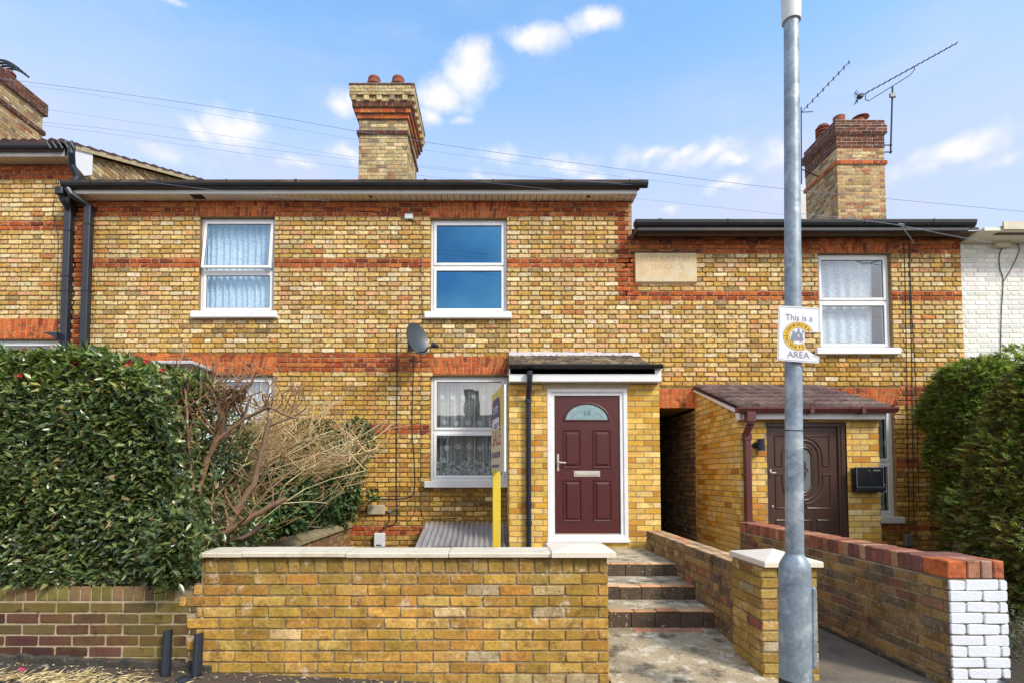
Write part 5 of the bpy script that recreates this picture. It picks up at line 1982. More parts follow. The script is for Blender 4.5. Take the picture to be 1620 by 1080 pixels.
# ---- steps
st = thing("garden_steps", (1.38, 4.8, .1), "mossy concrete steps edged with orange bricks rising to the burgundy front door", "steps")
SX0, SX1 = .80, 1.953
rows = [(4.80, 5.25, .09, .25), (5.25, 5.79, .20, .378), (5.79, 7.093, .33, .506)]
PAL_NOSE = [(3, (.52, .27, .13)), (2, (.58, .34, .18)), (2, (.46, .20, .10)), (1, (.35, .25, .15))]
for k, (ya, yb, z0, z1) in enumerate(rows):
    rng = random.Random(120 + k)
    mb = MB()
    mb.box((SX0, ya + .10, z0 - .1), (SX1, yb + (.0 if k == 2 else .1), z1 - .008), (1, 1, 1))
    t_ = mb.build("step", M['concrete'], st)
    mb = MB()
    x = SX0
    while x < SX1 - .01:
        w = min(rng.uniform(.19, .23), SX1 - x)
        dz = rng.uniform(-.003, .003)
        mb.box((x, ya, z1 - .016 + dz), (x + w - .006, ya + .098, z1 - .002 + dz), tuple(c * 1.2 for c in pick(PAL_NOSE, rng)), bev=.005)
        x += w
    mb.build("nosing", M['noseb'] if 'noseb' in M else M['oldgarden'], t_)
    mb = MB()
    x = SX0
    while x < SX1 - .01:
        w = min(rng.uniform(.18, .23), SX1 - x)
        kr = rng.uniform(.85, 1.15)
        mb.box((x, ya + .003, z0 - .04), (x + w - .004, ya + .0995, z1 - .020), tuple(c * kr for c in (.095, .066, .042)), bev=.006)  # riser bricks much darker than the nosing above them
        x += w
    mb.box((SX0, ya + .014, z0 - .06), (SX1, ya + .0985, z1 - .0185), (.045, .04, .03))
    mb.build("riser", M['stepriser'] if 'stepriser' in M else M['oldgarden'], t_)
mb = MB()
mb.box((.45, 6.2, .1), (SX0 - .001, 7.093, .49), (1, 1, 1))
mb.build("landing", M['concrete'], st)
mb = MB()
rng = random.Random(4)
x = SX0
while x < 1.6:
    w = rng.uniform(.15, .24)
    mb.box((x, 4.70, .07), (x + w - .008, 4.79, .101), pick([(2, (.55, .24, .14)), (1, (.6, .4, .25)), (1, (.3, .22, .14))], rng), bev=.004)
    x += w
mb.build("brick_edging", M['oldgarden'], st)
mb = MB()
brick_box(mb, (.60, 4.14, -.02), (SX0 - .001, 6.2, .50), palf(PAL_GRIM, random.Random(3)), random.Random(3), mort=(.2, .16, .11), faces='lr')
mb.build("string_wall", M['oldgarden'], st)
mb = MB()   # dark mat by the pier
m_ = [at3(964, 861, 4.9), at3(990, 861, 4.9)]
mb.box((.86, 6.35, .508), (1.30, 6.95, .520), bev=.004)
tag(mb.build("door_mat", M['rubber'], loc=(1.08, 6.6, .508)), "dark rubber mat lying on the top step before the burgundy door", "door mat")

# ================================================================== LAMP POST
YL = 3.22
pm = at3(1257, 880, YL)
lp_ = thing("lamp_post", (pm.x, YL, 0), "tall galvanised steel lamp post standing on the pavement in front of the capped pier", "lamp post")
LEAN = .0178
lp_.location.x = pm.x
rb = 23 * YL / F
zs = at(1257, 893, YL)[1]
zt_ = at(1257, 877, YL)[1]
r0, r1 = 13.4 * YL / F, 10.9 * YL / F
ztop_ = at(1253, -40, YL)[1]
mb = MB()
mb.lathe((pm.x, YL, 0), [(rb, -.15), (rb, zs - .03), (rb * .985, zs - .01), (rb * .90, zs + .015), (rb * .66, zt_ - .006), (r0 * 1.02, zt_ + .002), (r0, zt_ + .01)], 40)
mb.build("base", M['galv'], lp_, smooth=True)
mb = MB()
mb.lathe((pm.x - .0, YL, 0), [(r0 * .99, zt_ - .02), (r1, ztop_), (r1 * .9, 6.5)], 40)
mb.build("column", M['galv'], lp_, smooth=True)
mb = MB()
zc1 = at(1252, 35, YL)[1]
mb.lathe((pm.x - .0, YL, 0), [(r1 * 1.28, zc1), (r1 * 1.30, zc1 + .01), (r1 * 1.42, zc1 + .22), (r1 * 1.42, zc1 + .5)], 32)
mb.box((pm.x - r1 * 1.9, YL - .05, zc1 + .17), (pm.x - r1 * 1.2, YL + .02, zc1 + .21))
mb.build("collar", M['grey_light'] if 'grey_light' in M else M['whitepaint'], lp_)
mb = MB()
zz0, zz1 = at(1280, 1052, YL)[1], at(1280, 925, YL)[1]
xd = pm.x + rb * .93
mb.box((xd - .012, YL - .055, zz0), (xd + .022, YL - .012, zz1), bev=.010)
mb.build("access_door", M['galv'], lp_)
mb = MB()
mb.lathe((pm.x, YL, at(1257, 1072, YL)[1] - .3), [(rb * 1.01, 0), (rb * 1.01, .3)], 40)
mb.build("black_band", M['rubber'], lp_)
mb = MB()
zt3 = at(1257, 680, YL)[1]
mb.tube([(pm.x + cos(a) * (r0 + .0015), YL + sin(a) * (r0 + .0015), zt3 + .004 * sin(a * 1.0)) for a in [k * 2 * pi / 28 for k in range(29)]], .0022, 5)
mb.tube([(pm.x - r0, YL - .01, zt3 - .003), (pm.x - r0 - .035, YL - .02, zt3 - .006), (pm.x - r0 - .08, YL - .02, zt3 - .002)], .0018, 5)
mb.build("cable_tie", M['rubber'], lp_)

lp_.rotation_euler.y = LEAN
lp_.location.x = pm.x - .95 * LEAN

# ---- neighbourhood watch plate
YS = YL - r0 - .012
def sg(cx, cy, d=0.0):
    return at3(1200 + cx / 7.717, 460 + cy / 7.717, YS - d)
outline = [(268, 183), (500, 196), (735, 212), (749, 222), (753, 240), (755, 508), (562, 503), (566, 560), (560, 640), (588, 716), (640, 752), (685, 780), (744, 803), (743, 860), (738, 874), (722, 882), (500, 866), (245, 843), (232, 832), (230, 812), (246, 205), (253, 190)]
ctr = sg(490, 530)
plate = thing("street_sign", ctr, "white watch sign with a yellow ring, a piece missing at right, on the lamp post", "sign")
mb = MB()
mb.prism([sg(x, y) for x, y in outline], (0, .003, 0))
mb.build("plate", M['whiteplate'], plate)
mb = MB()
bl = [(272, 198), (500, 210), (728, 224), (740, 236), (742, 500)]
bl2 = [(662, 782), (733, 812), (733, 852), (722, 866), (500, 851), (252, 829), (244, 818), (258, 212), (272, 198)]
for L_ in (bl, bl2):
    mb.tube([sg(x, y, .0012) for x, y in L_], .0007, 5)
SU = (sg(700, 530) - sg(300, 530)).normalized()
SV = Vector((0, 0, 1))
SU2 = (sg(700, 556) - sg(300, 530)).normalized()
kk = (sg(700, 530) - sg(300, 530)).length / 400
text_into(mb, "This is a", 108 * kk, sg(495, 335, .001), SU2, SV, sx=.93)
text_into(mb, "AREA", 110 * kk, sg(487, 780, .001), SU2, SV, sx=1.0)
mb.build("lettering", M['greyprint'], plate)
BITE = lambda x, y: (x > 560 and 500 < y < 720 and x > 560 + max(0, (y - 640)) * .4) or (y > 716 and x > 588 + (y - 716) * 1.5)
ec = (488, 552)
mb = MB()
def el(rx, ry, a): return (ec[0] + rx * cos(a), ec[1] - ry * sin(a) + (rx * cos(a)) * .03)
n = 120
for k in range(n):
    a0, a1 = 2 * pi * k / n, 2 * pi * (k + 1) / n
    for (ra_, rb_) in ((108, 135), (135, 160), (160, 184)):
        q = [el(ra_, ra_ * .94, a0), el(rb_, rb_ * .92, a0), el(rb_, rb_ * .92, a1), el(ra_, ra_ * .94, a1)]
        if any(BITE(*p) for p in q): continue
        mb.add([sg(x, y, .0008) for x, y in q], [(0, 1, 2, 3)])
mb.build("yellow_ring", M['signyellow'], plate)
mb = MB()
for rr_ in (108, 185):
    pts = []
    for k in range(n + 1):
        p = el(rr_, rr_ * .93, 2 * pi * k / n + .25)
        if BITE(*p):
            if len(pts) > 1: mb.tube([sg(x, y, .0012) for x, y in pts], .0006, 4)
            pts = []
        else: pts.append(p)
    if len(pts) > 1: mb.tube([sg(x, y, .0012) for x, y in pts], .0006, 4)
top = "NEIGHBOURH"
angs = [198, 180, 165, 147, 130, 112, 92, 73, 52, 33]
for ch, ad in zip(top, angs):
    a = radians(ad)
    p = el(146, 136, a)
    u_ = Vector((sin(a), 0, -cos(a)))
    v_ = Vector((cos(a), 0, sin(a)))
    text_into(mb, ch, 56 * kk, sg(p[0], p[1], .0016), u_, v_, sx=.95)
for ch, ad in zip("WATC", (235, 255, 275, 293)):
    a = radians(ad)
    p = el(147, 137, a)
    u_ = Vector((-sin(a), 0, cos(a)))
    v_ = Vector((-cos(a), 0, -sin(a)))
    text_into(mb, ch, 54 * kk, sg(p[0], p[1], .0016), u_, v_, sx=.95)
p = el(146, 136, radians(214))
mb.add([sg(p[0] + 7 * cos(q * pi / 4), p[1] + 7 * sin(q * pi / 4), .0016) for q in range(8)], [tuple(range(8))])
mb.build("ring_lettering", M['blackprint'], plate)
mb = MB()
for (hx_, hy_, r_) in ((430, 505, 17), (490, 478, 15), (462, 530, 22), (520, 540, 22), (545, 500, 14), (415, 560, 18)):
    for (dx, dy, ax, ay) in ((0, 0, r_, r_ * 1.1), (0, r_ * 2.2, r_ * 1.5, r_ * 1.5)):
        c = [(hx_ + dx + ax * cos(q * pi / 6), hy_ + dy + ay * sin(q * pi / 6)) for q in range(12)]
        if any(BITE(*p) for p in c): continue
        mb.add([sg(x, y, .001 + r_ * .00001 + dy * .000003 + hx_ * 1e-7) for x, y in c], [tuple(range(12))])
mb.build("figures", M['greyprint'], plate)
mb = MB()
for dz in (.09, -.09):
    z_ = ctr.z + dz
    mb.tube([(pm.x + (z_ - .95) * LEAN + cos(a) * (r0 + .002), YL + sin(a) * (r0 + .002), z_) for a in [k * 2 * pi / 24 for k in range(25)]], .006, 6)
mb.build("clip", M['galv'], plate)

# ================================================================== SALE BOARD
PA = Vector((at(797.5, 680, 4.08)[0], 4.08, 0))
PB_ = Vector((at(778.5, 680, 4.66)[0], 4.66, 0))
zbt, zbb = at(797, 607, 4.08)[1], at(797, 745, 4.08)[1]
bd_ = thing("sale_board", (at(785.5, 800, 4.42)[0], 4.42, .2), "yellow sale board on a yellow post, seen almost edge on before the ground-floor window", "sale board")
mb = MB()
xp = at(785.6, 800, 4.42)[0]
mb.box((xp - .033, 4.40, .15), (xp + .033, 4.445, zbb + .02), bev=.004)
mb.build("post", M['yellowpaint'], bd_)
Ub = (PA - PB_).normalized()
Wb = (PA - PB_).length
Nb = Ub.cross(Vector((0, 0, 1)))
if Nb.x > 0: Nb = -Nb
mb = MB()
def bp(u, z, d=0): return PB_ + Ub * u + Vector((0, 0, z)) + Nb * d
H_ = zbt - zbb
mb.prism([bp(0, zbb + .10), bp(Wb, zbb + .10), bp(Wb, zbt), bp(0, zbt)], -Nb * .006)
mb.build("board", M['yellowboard'], bd_)
mb = MB()
mb.prism([bp(Wb + .0005, zbb), bp(Wb + .0005, zbt), bp(Wb + .0005, zbt) - Nb * .014, bp(Wb + .0005, zbb) - Nb * .014], Ub * .006)
mb.build("edge_strip", M['upvc'], bd_)
mb = MB()
mb.prism([bp(0, zbb), bp(Wb - .01, zbb), bp(Wb - .01, zbb + .36), bp(0, zbb + .36)], Nb * .006)
mb.build("slip_board", M['boardcream'], bd_)
def rr(u0, u1, z0, z1, r, d, n=6):
    pts = []
    for cx_, cz_, a0 in ((u1 - r, z1 - r, 0), (u0 + r, z1 - r, 90), (u0 + r, z0 + r, 180), (u1 - r, z0 + r, 270)):
        for k in range(n + 1):
            a = radians(a0 + 90 * k / n)
            pts.append(bp(cx_ + r * cos(a), cz_ + r * sin(a), d))
    return pts
mb = MB()
z1_ = zbt - .06
pl = rr(.0, Wb * .70, z1_ - .33, z1_, .09, .0015)
mb.add(pl, [tuple(range(len(pl)))])
zq_ = zbb + .115
text_into(mb, "er", .17, bp(Wb * .40, z1_ - .235, .0035), Ub, (0, 0, 1), sx=1.6)
for k in range(5):
    a = .06 + k * .08
    mb.add([bp(a, zq_, .007), bp(a + .055, zq_, .007), bp(a + .055, zq_ + .05, .007), bp(a, zq_ + .05, .007)], [(0, 1, 2, 3)])
for k in range(6):
    a = .05 + k * .06
    mb.add([bp(a, zbb + .035, .007), bp(a + .045, zbb + .035, .007), bp(a + .045, zbb + .06, .007), bp(a, zbb + .06, .007)], [(0, 1, 2, 3)])
mb.build("printed_logo", M['navy'], bd_)
mb = MB()
pl = rr(.03, Wb * .64, z1_ - .31, z1_ - .165, .04, .0025)
mb.add(pl, [tuple(range(len(pl)))])
text_into(mb, "om", .14, bp(Wb * .33, z1_ - .085, .0025), Ub, (0, 0, 1), sx=1.5)
mb.build("printed_white", M['whiteplate'], bd_)
mb = MB()
text_into(mb, "SALE", .19, bp(Wb * .46, zbb + .275, .0075), Ub, (0, 0, 1), sx=1.05)
mb.build("printed_word", M['redprint'], bd_)

# ================================================================== THINGS ON THE HOUSES
def wpt(px, py, off=.012): return at3(px, py, YF - off)
def wall_cable(pts, r, label, off=.014, group=None):
    return cable("wall_cable", [wpt(x, y, off) for x, y in pts], r, label, "cable", group=group)
wall_cable([(648, 348), (664, 358), (668, 372), (666, 420), (668, 520), (666, 600), (666, 700), (665, 790), (668, 815), (676, 820), (725, 819)], .0045, "thin cable from the small white box, turning right above the corrugated sheet")
wall_cable([(627, 518), (628, 600), (627, 700), (627, 770), (628, 815), (624, 828), (612, 832), (603, 838), (600, 846)], .0095, "thick black cable falling left of the dish down to the white meter box")
wall_cable([(655, 560), (653, 620), (652, 680), (655, 720), (656, 770), (650, 784), (636, 788), (600, 789), (585, 793), (578, 806), (569, 811)], .0085, "black cable hanging from the satellite dish that curls left over the stone vent")
wall_cable([(655, 770), (657, 800), (652, 818), (643, 826)], .0035, "thin loose cable end right of the thick black cable low on the wall")
wall_cable([(616, 808), (616, 822), (612, 828), (606, 834), (602, 844)], .006, "short black cable from the round outlet to the white meter box")
wall_cable([(500, 330), (545, 332), (590, 336), (625, 342), (648, 346)], .003, "thin cable running under the eaves to the small white box")
wall_cable([(94, 283), (84, 330), (92, 380), (90, 450), (91, 528)], .0055, "black cable trailing down the far-left house beside its downpipe")
wall_cable([(1430, 378), (1432, 450), (1434, 560), (1436, 700), (1438, 820), (1438, 850)], .006, "leftmost of the three cables down the wall right of the upper right window")
wall_cable([(1438, 376), (1440, 450), (1442, 560), (1444, 700), (1446, 820), (1450, 850)], .006, "middle of the three cables down the wall right of the upper right window")
wall_cable([(1458, 386), (1446, 392), (1440, 402), (1441, 450), (1444, 520), (1450, 640), (1453, 780)], .0045, "rightmost of the three cables down the wall, hooked over at the top")
wall_cable([(1598, 378), (1582, 400), (1582, 425), (1587, 445), (1584, 500), (1583, 560), (1582, 600)], .006, "black cable hanging down the white painted wall")
wall_cable([(1600, 376), (1612, 390), (1610, 404), (1600, 425), (1588, 445)], .005, "short cable with a black joint sloping across the white painted wall")

def small(name, mat, label, cat, builder, loc, **kw):
    mb = MB()
    builder(mb)
    return tag(mb.build(name, M[mat], loc=loc, **kw), label, cat)

def boxpx(x0, y0, x1, y1, Y, d, bev=.008):
    r = rect(x0, y0, x1, y1, Y)
    def f(mb): mb.box((r[0], Y, r[2]), (r[1], Y + d, r[3]), bev=bev)
    return f, ((r[0] + r[1]) / 2, Y + d, r[2])
f_, l_ = boxpx(591, 843, 608, 865, YF - .10, .095, .012)
mt = thing("meter_box", l_, "white plastic meter box low on the wall left of the corrugated sheet", "meter box")
mb = MB(); f_(mb); mb.build("case", M['meter'], mt)
mb = MB(); r = rect(595, 860.5, 603, 862.5, YF - .102); mb.box((r[0], YF - .104, r[2]), (r[1], YF - .1, r[3])); mb.build("slot", M['rubber'], mt)
f_, l_ = boxpx(581, 798, 608, 813, YF - .05, .048, .006)
small("vent_cover", 'render', "worn buff stone vent cover on the wall above the white meter box", "vent cover", f_, l_)
f_, l_ = boxpx(640, 338, 653, 346, YF - .055, .05, .006)
small("junction_box", 'meter', "small white box on the brickwork left of the blue-reflecting upper window", "junction box", f_, l_)
f_, l_ = boxpx(1578, 374, 1600, 390, YF - .09, .085, .006)
small("junction_box", 'stone', "cream cable box under the eaves of the white painted house", "junction box", f_, l_)
f_, l_ = boxpx(1433, 845, 1445, 864, YF - .08, .075, .016)
small("gas_cowl", 'grey', "small grey rounded cover low on the wall beside the conifer", "cover", f_, l_)
def outl(mb):
    c = wpt(616.5, 807, .0)
    mb.tube([c, c + Vector((0, -.04, 0))], .028, 14)
    c = wpt(626.5, 803, .0)
    mb.tube([c, c + Vector((0, -.02, 0))], .016, 10)
small("cable_outlet", 'grey', "round grey cable outlet between the stone vent and the thick black cable", "cable outlet", outl, wpt(616, 807))

# dish
dc = at3(660, 536, YF - .42)
dish = thing("satellite_dish", at3(652, 548, YF - .02), "dark grey satellite dish on the wall above the ground-floor window, turned to the right", "satellite dish")
mb = MB()
ax = Vector((.78, -.60, .22)).normalized()
ux = Vector((ax.y, -ax.x, 0)).normalized()
uz = ax.cross(ux)
if uz.z < 0: uz = -uz
vs, fs = [], []
nr_, na = 8, 36
for side, dth in ((0, 0.0), (1, -.006)):
    for i in range(nr_ + 1):
        rr_ = i / nr_
        for k in range(na):
            a = 2 * pi * k / na
            vs.append(dc + ux * (cos(a) * rr_ * .225) + uz * (sin(a) * rr_ * .25) + ax * (rr_ * rr_ * .055 + dth - .04))
for side in (0, 1):
    o_ = side * (nr_ + 1) * na
    for i in range(nr_):
        for k in range(na):
            k2 = (k + 1) % na
            fs.append((o_ + i * na + k, o_ + i * na + k2, o_ + (i + 1) * na + k2, o_ + (i + 1) * na + k))
e_ = nr_ * na
for k in range(na):
    k2 = (k + 1) % na
    fs.append((e_ + k, e_ + k2, e_ + (nr_ + 1) * na + k2, e_ + (nr_ + 1) * na + k))
mb.add(vs, fs)
M['dish'] = material("dark grey mesh dish", (.045, .058, .070), rough=.4, spec=.6, var=.12, vscale=6)
mb.build("reflector", M['dish'], dish, smooth=True)
mb = MB()
lnb = at3(688, 546.5, YF - .72)
mb.tube([dc - uz * .20 - ax * .03, dc - uz * .245 + ax * .10, lnb + Vector((-.10, 0, -.03)), lnb], .011, 8)
mb.tube([dc - uz * .21 - ax * .05, dc - ax * .10, at3(650, 545, YF - .005)], .018, 8)
mb.box(tuple(at3(645, 555, YF - .02)), tuple(at3(655, 534, YF - .002)))
mb.build("arm", M['rubber'], dish)
mb = MB()
dl = (dc - lnb).normalized()
mb.tube([lnb - dl * .06, lnb + dl * .005, lnb + dl * .01, lnb + dl * .05], [.026, .028, .036, .036], 14)
mb.build("receiver", M['rubber'], dish, smooth=True)

# corrugated sheet
mb = MB()
cxa, cxb = at(672, 840, 8.1)[0], at(806, 840, 7.3)[0] - .02
n_ = 190
zA, zB, yA, yB = at(740, 826, 8.22)[1], .42, 8.22, 6.7
vs = []
for (yy_, zz_) in ((yA, zA), (yB, zB)):
    for i in range(n_ + 1):
        s = i / n_
        vs.append((cxa + (cxb - cxa) * s, yy_, zz_ + .030 * sin(2 * pi * s * 16)))
vs2 = [(x, y_, z_ - .004) for x, y_, z_ in vs]
m = n_ + 1
fs = [(i, i + 1, m + i + 1, m + i) for i in range(n_)] + [(2 * m + i, 3 * m + i, 3 * m + i + 1, 2 * m + i + 1) for i in range(n_)]
fs += [(m + i, m + i + 1, 3 * m + i + 1, 3 * m + i) for i in range(n_)] + [(i, 2 * m + i, 2 * m + i + 1, i + 1) for i in range(n_)]
mb.add(vs + vs2, fs)
tag(mb.build("corrugated_sheet", M['corr'], loc=((cxa + cxb) / 2, 7.4, .3), smooth=True), "weathered grey corrugated metal sheet leaning under the ground-floor window left of the porch", "corrugated sheet")
mb = MB()  # dark strip added to stand in for the dark slot across the sheet
zz_ = zB + (zA - zB) * (7.0 - yB) / (yA - yB)
mb.box((at(686, 863, 7.0)[0], 6.96, zz_ + .03), (at(800, 863, 7.0)[0], 6.99, zz_ + .048), bev=.004)
tag(mb.build("dark_slot_strip", material("dark slot strip", (.07, .035, .025), rough=.85, var=.3, vscale=12), loc=(0, 6.98, zz_ + .03)), "dark slot strip added across the corrugated sheet", "dark strip")

# letter box on the right porch
Yb_ = YQ - .115
r = rect(1355, 739, 1398, 770, Yb_)
lb = thing("letter_box", ((r[0] + r[1]) / 2, YQ, r[2]), "black metal letter box with grey trim on the brick pier right of the brown door", "letter box")
mb = MB()
mb.box((r[0], Yb_, r[2]), (r[1], YQ - .006, r[3]), bev=.006)
r2 = rect(1355, 770, 1398, 778, Yb_ - .01)
mb.box((r[0], Yb_ - .006, r2[2]), (r[1], YQ - .006, r[2] - .002), bev=.012)
mb.build("case", M['black'], lb)
mb = MB()
t_ = .006
mb.box((r[0] - .004, Yb_ - .008, r[3] - .002), (r[1] + .006, Yb_ + .03, r[3] + .008), bev=.002)
mb.box((r[0], Yb_ - .006, r[2]), (r[0] + t_, Yb_ - .0005, r[3] - .003))
mb.box((r[1] - t_, Yb_ - .006, r[2]), (r[1], Yb_ - .0005, r[3] - .003))
mb.box((r[0] + t_, Yb_ - .006, r[2]), (r[1] - t_, Yb_ - .0005, r[2] + t_))
w_ = r[1] - r[0]
mb.box((r[0] + w_ * .62, Yb_ - .006, r[3] - .045), (r[0] + w_ * .88, Yb_ - .001, r[3] - .025))
mb.tube([(r[0] + w_ * .47, Yb_ - .007, r[3] - .035), (r[0] + w_ * .47, Yb_ + .001, r[3] - .035)], .009, 12)
mb.build("trim", M['grey'], lb)
mb = MB()
for k in range(3):
    mb.box((r[0] + w_ * .46, Yb_ - .004, r[3] - .085 - k * .042), (r[0] + w_ * .54, Yb_ - .0005, r[3] - .065 - k * .042))
mb.build("window_slots", M['rubber'], lb)

# wall lamp
r = rect(1200, 693, 1211, 712, YQ - .10)
wl_ = thing("wall_lamp", ((r[0] + r[1]) / 2, YQ, r[2]), "small black cylinder lamp on the porch wall left of the brown door", "wall lamp")
mb = MB()
c = ((r[0] + r[1]) / 2, YQ - .075, r[2])
mb.lathe(c, [(.046, 0), (.046, r[3] - r[2])], 20)
mb.build("shade", M['darkpaint'], wl_, smooth=True)
mb = MB()
zc_ = (r[2] + r[3]) / 2
mb.tube([(c[0] - .045, YQ - .006, zc_ - .01), (c[0] - .045, YQ - .03, zc_ - .01)], .035, 12)
mb.tube([(c[0] - .045, YQ - .03, zc_ - .01), (c[0] - .02, YQ - .06, zc_ - .01)], .02, 8)
mb.build("bracket", M['rubber'], wl_)

# ================================================================== AERIALS
def aerial(name, loc, parts, label):
    t = thing(name, loc, label, "aerial", "television aerials on the right chimney")
    return t
YA = 11.5
base = at3(1268, 262, YA)
ae = thing("tv_aerial", base, "left television aerial, its short-toothed boom climbing steeply beside the lamp post", "aerial")
mb = MB()
a_, b_ = at3(1268, 178, YA), at3(1343, 99, YA)
mb.tube([at3(1268, 292, YA), at3(1267.5, 170, YA)], .012, 6)
mb.tube([a_, at3(1286, 177, YA)], .009, 6)
c2_ = at3(1282, 266, D2 + .9)
mb.tube([at3(1268, 268, YA), Vector((c20 - .03, YA + .3, at3(1268, 268, YA).z))], .012, 6)
mb.build("mast", M['rubber'], ae)
mb = MB()
mb.tube([a_, b_], .009, 6)
for k in range(9):
    p = a_.lerp(b_, .12 + .88 * k / 8)
    h_ = .085
    q = Vector((.35, .9, .1)).normalized()
    mb.tube([p - q * .06 + Vector((0, 0, -.03)), p + q * .06 + Vector((0, 0, .03))], .0085, 5)
    mb.tube([p + Vector((.01, 0, -.045)), p + Vector((-.0, 0, .045))], .010, 5)
mb.build("boom", M['rubber'], ae)
YB_ = D2 + .3
ae = thing("tv_aerial", at3(1408, 236, YB_), "right television aerial on a cranked mast, its long boom rising to the right", "aerial")
mb = MB()
m0, m1 = at3(1409, 243, YB_), at3(1412, 137, YB_)
mb.tube([m0, m1], .017, 8)
for py in (230, 241):
    mb.tube([at3(1410, py, YB_), Vector((c21 - .01, YB_, at3(1410, py, YB_).z))], .012, 6)
    mb.box(tuple(at3(1406.5, py + 1.5, YB_ + .03)), tuple(at3(1412.5, py - 1.5, YB_ - .03)))
mb.build("mast", M['rubber'], ae)
mb = MB()
a_, b_ = at3(1357, 155, YB_), at3(1513, 69, YB_)
mb.tube([a_, b_], .010, 6)
mb.tube([at3(1369, 149, YB_), at3(1369, 158, YB_), at3(1374, 160, YB_), at3(1410, 138, YB_), at3(1440, 119, YB_), at3(1446, 112, YB_), at3(1447, 106, YB_)], .009, 6)
mb.build("boom", M['rubber'], ae)
mb = MB()
for k in range(17):
    p = a_.lerp(b_, .10 + .90 * k / 16)
    q = Vector((.12, .98, .05)).normalized()
    mb.tube([p - q * .05, p + q * .05], .009, 5)
    mb.tube([p + Vector((-.008, 0, -.02)), p + Vector((.008, 0, .02))], .009, 5)
for s in (-1, 1):
    for k in range(3):
        p = a_ + Vector((-.02 - .02 * k, 0, s * (.03 + .045 * k)))
        mb.tube([p - Vector((0, .07, 0)), p + Vector((.02, .07, 0))], .008, 5)
mb.tube([a_ + Vector((-.02, 0, -.13)), a_ + Vector((.03, 0, 0)), a_ + Vector((-.06, 0, .13))], .008, 5)
bx = at3(1360, 153, YB_)
mb.box((bx.x - .03, bx.y - .05, bx.z - .03), (bx.x + .06, bx.y + .05, bx.z + .04))
mb.build("elements", M['rubber'], ae)
mb = MB()
p = at3(1411, 153, YB_ - .03)
mb.box((p.x - .07, p.y - .05, p.z - .045), (p.x + .07, p.y, p.z + .05), bev=.01)
mb.build("amplifier_box", M['grey'], ae)

# ================================================================== OVERHEAD WIRES
def wire(pts, r, label, Y):
    P = [at3(x, y, Y) for x, y in pts]
    return cable("overhead_wire", P, r, label, "wire", mat='wire', group="overhead wires crossing the sky", n=5, smoothk=8)
wire([(-160, 108), (0, 125), (200, 150), (400, 179), (560, 207), (760, 238), (1000, 270), (1240, 299), (1460, 320), (1800, 352)], .0025, "topmost and darkest overhead wire, passing right across the whole sky", 6.4)
wire([(-160, 117), (60, 138), (200, 159), (400, 192), (560, 221), (760, 250), (960, 277), (1150, 300)], .0014, "second overhead wire from the top, faint, just below the darkest one", 6.6)
wire([(-160, 150), (60, 172), (200, 192), (400, 222), (560, 249), (760, 272), (1000, 293)], .0014, "third overhead wire from the top, faint, crossing the middle of the left sky", 6.8)
wire([(-160, 176), (0, 188), (150, 202), (300, 222), (450, 240), (620, 260), (800, 278), (985, 290)], .0017, "upper of the two close overhead wires passing low over the left roof", 7.0)
wire([(-160, 181), (0, 192), (150, 209), (300, 231), (450, 252), (620, 273), (760, 288), (985, 312), (1240, 340)], .0017, "lowest of the overhead wires, dropping behind the long gutter", 7.2)
wire([(230, 288), (330, 300), (430, 312), (520, 318)], .0022, "thin wire crossing the gutter of the house behind the hedge", 7.9)
wire([(1262, 338), (1340, 346), (1405, 354), (1440, 360), (1500, 372), (1570, 385)], .004, "wire dropping along the black eaves of the right house to the white painted wall", 7.8)
mb = MB()
p0_ = at3(1425, 356, 7.86)
mb.tube([p0_, at3(1432, 366, 7.86), at3(1440, 376, 7.9), at3(1446, 386, 8.1)], .007, 6)
mb.tube([at3(1421, 355, 7.85), at3(1430, 356, 7.85)], .014, 6)
tag(mb.build("cable_clamp", M['grey'], loc=p0_), "grey cable clamp hooked on the black gutter right of the lamp post", "cable clamp")

# ================================================================== STAKES AND LITTER
for (xa_, ya_, xb_, yb_, lab) in ((270, 996, 262, 1064, "left of the two short black stakes leaning against the wall joint"), (319, 1001, 311, 1067, "right of two short black stakes against the wall joint, with a pale chipped top")):
    a_, b_ = at3(xa_ - 4, ya_, 3.685), at3(xb_, yb_ + 4, 3.62)
    mb = MB()
    w_ = .028
    for sgn in (0,):
        vs = []
        for p, ww in ((b_, .030), (a_, .026)):
            for dx, dy in ((-ww, -.012), (-ww * .3, -.022), (ww * .2, -.016), (ww, -.020), (ww, .012), (-ww, .012)):
                vs.append((p.x + dx, p.y + dy, p.z + (dx * .25 if p is a_ else 0)))
        n = 6
        fs = [tuple(range(n)), tuple(range(2 * n - 1, n - 1, -1))] + [(i, i + n, (i + 1) % n + n, (i + 1) % n) for i in range(n)]
        mb.add(vs, fs)
    tag(mb.build("black_stake", M['darkpaint'], loc=b_), lab, "stake", "short black stakes at the wall")
mb = MB()
c = at3(291, 1072, 3.55)
vs = [(c.x + .055 * cos(a) * (1 + .2 * sin(3 * a)), c.y + .05 * sin(a), pav_z(c.x) + .002) for a in [k * pi / 6 for k in range(12)]]
vs += [(c.x + .03 * cos(a), c.y + .03 * sin(a), pav_z(c.x) + .022) for a in [k * pi / 6 for k in range(12)]]
mb.add(vs, [tuple(range(12, 24))] + [(i, (i + 1) % 12, 12 + (i + 1) % 12, 12 + i) for i in range(12)])
tag(mb.build("post_stump", M['darkpaint'], loc=(c.x, c.y, pav_z(c.x))), "flat black stump on the pavement between the two short stakes", "stump")
rng = random.Random(200)
mb = MB()
cc = (-2.72, 3.46)
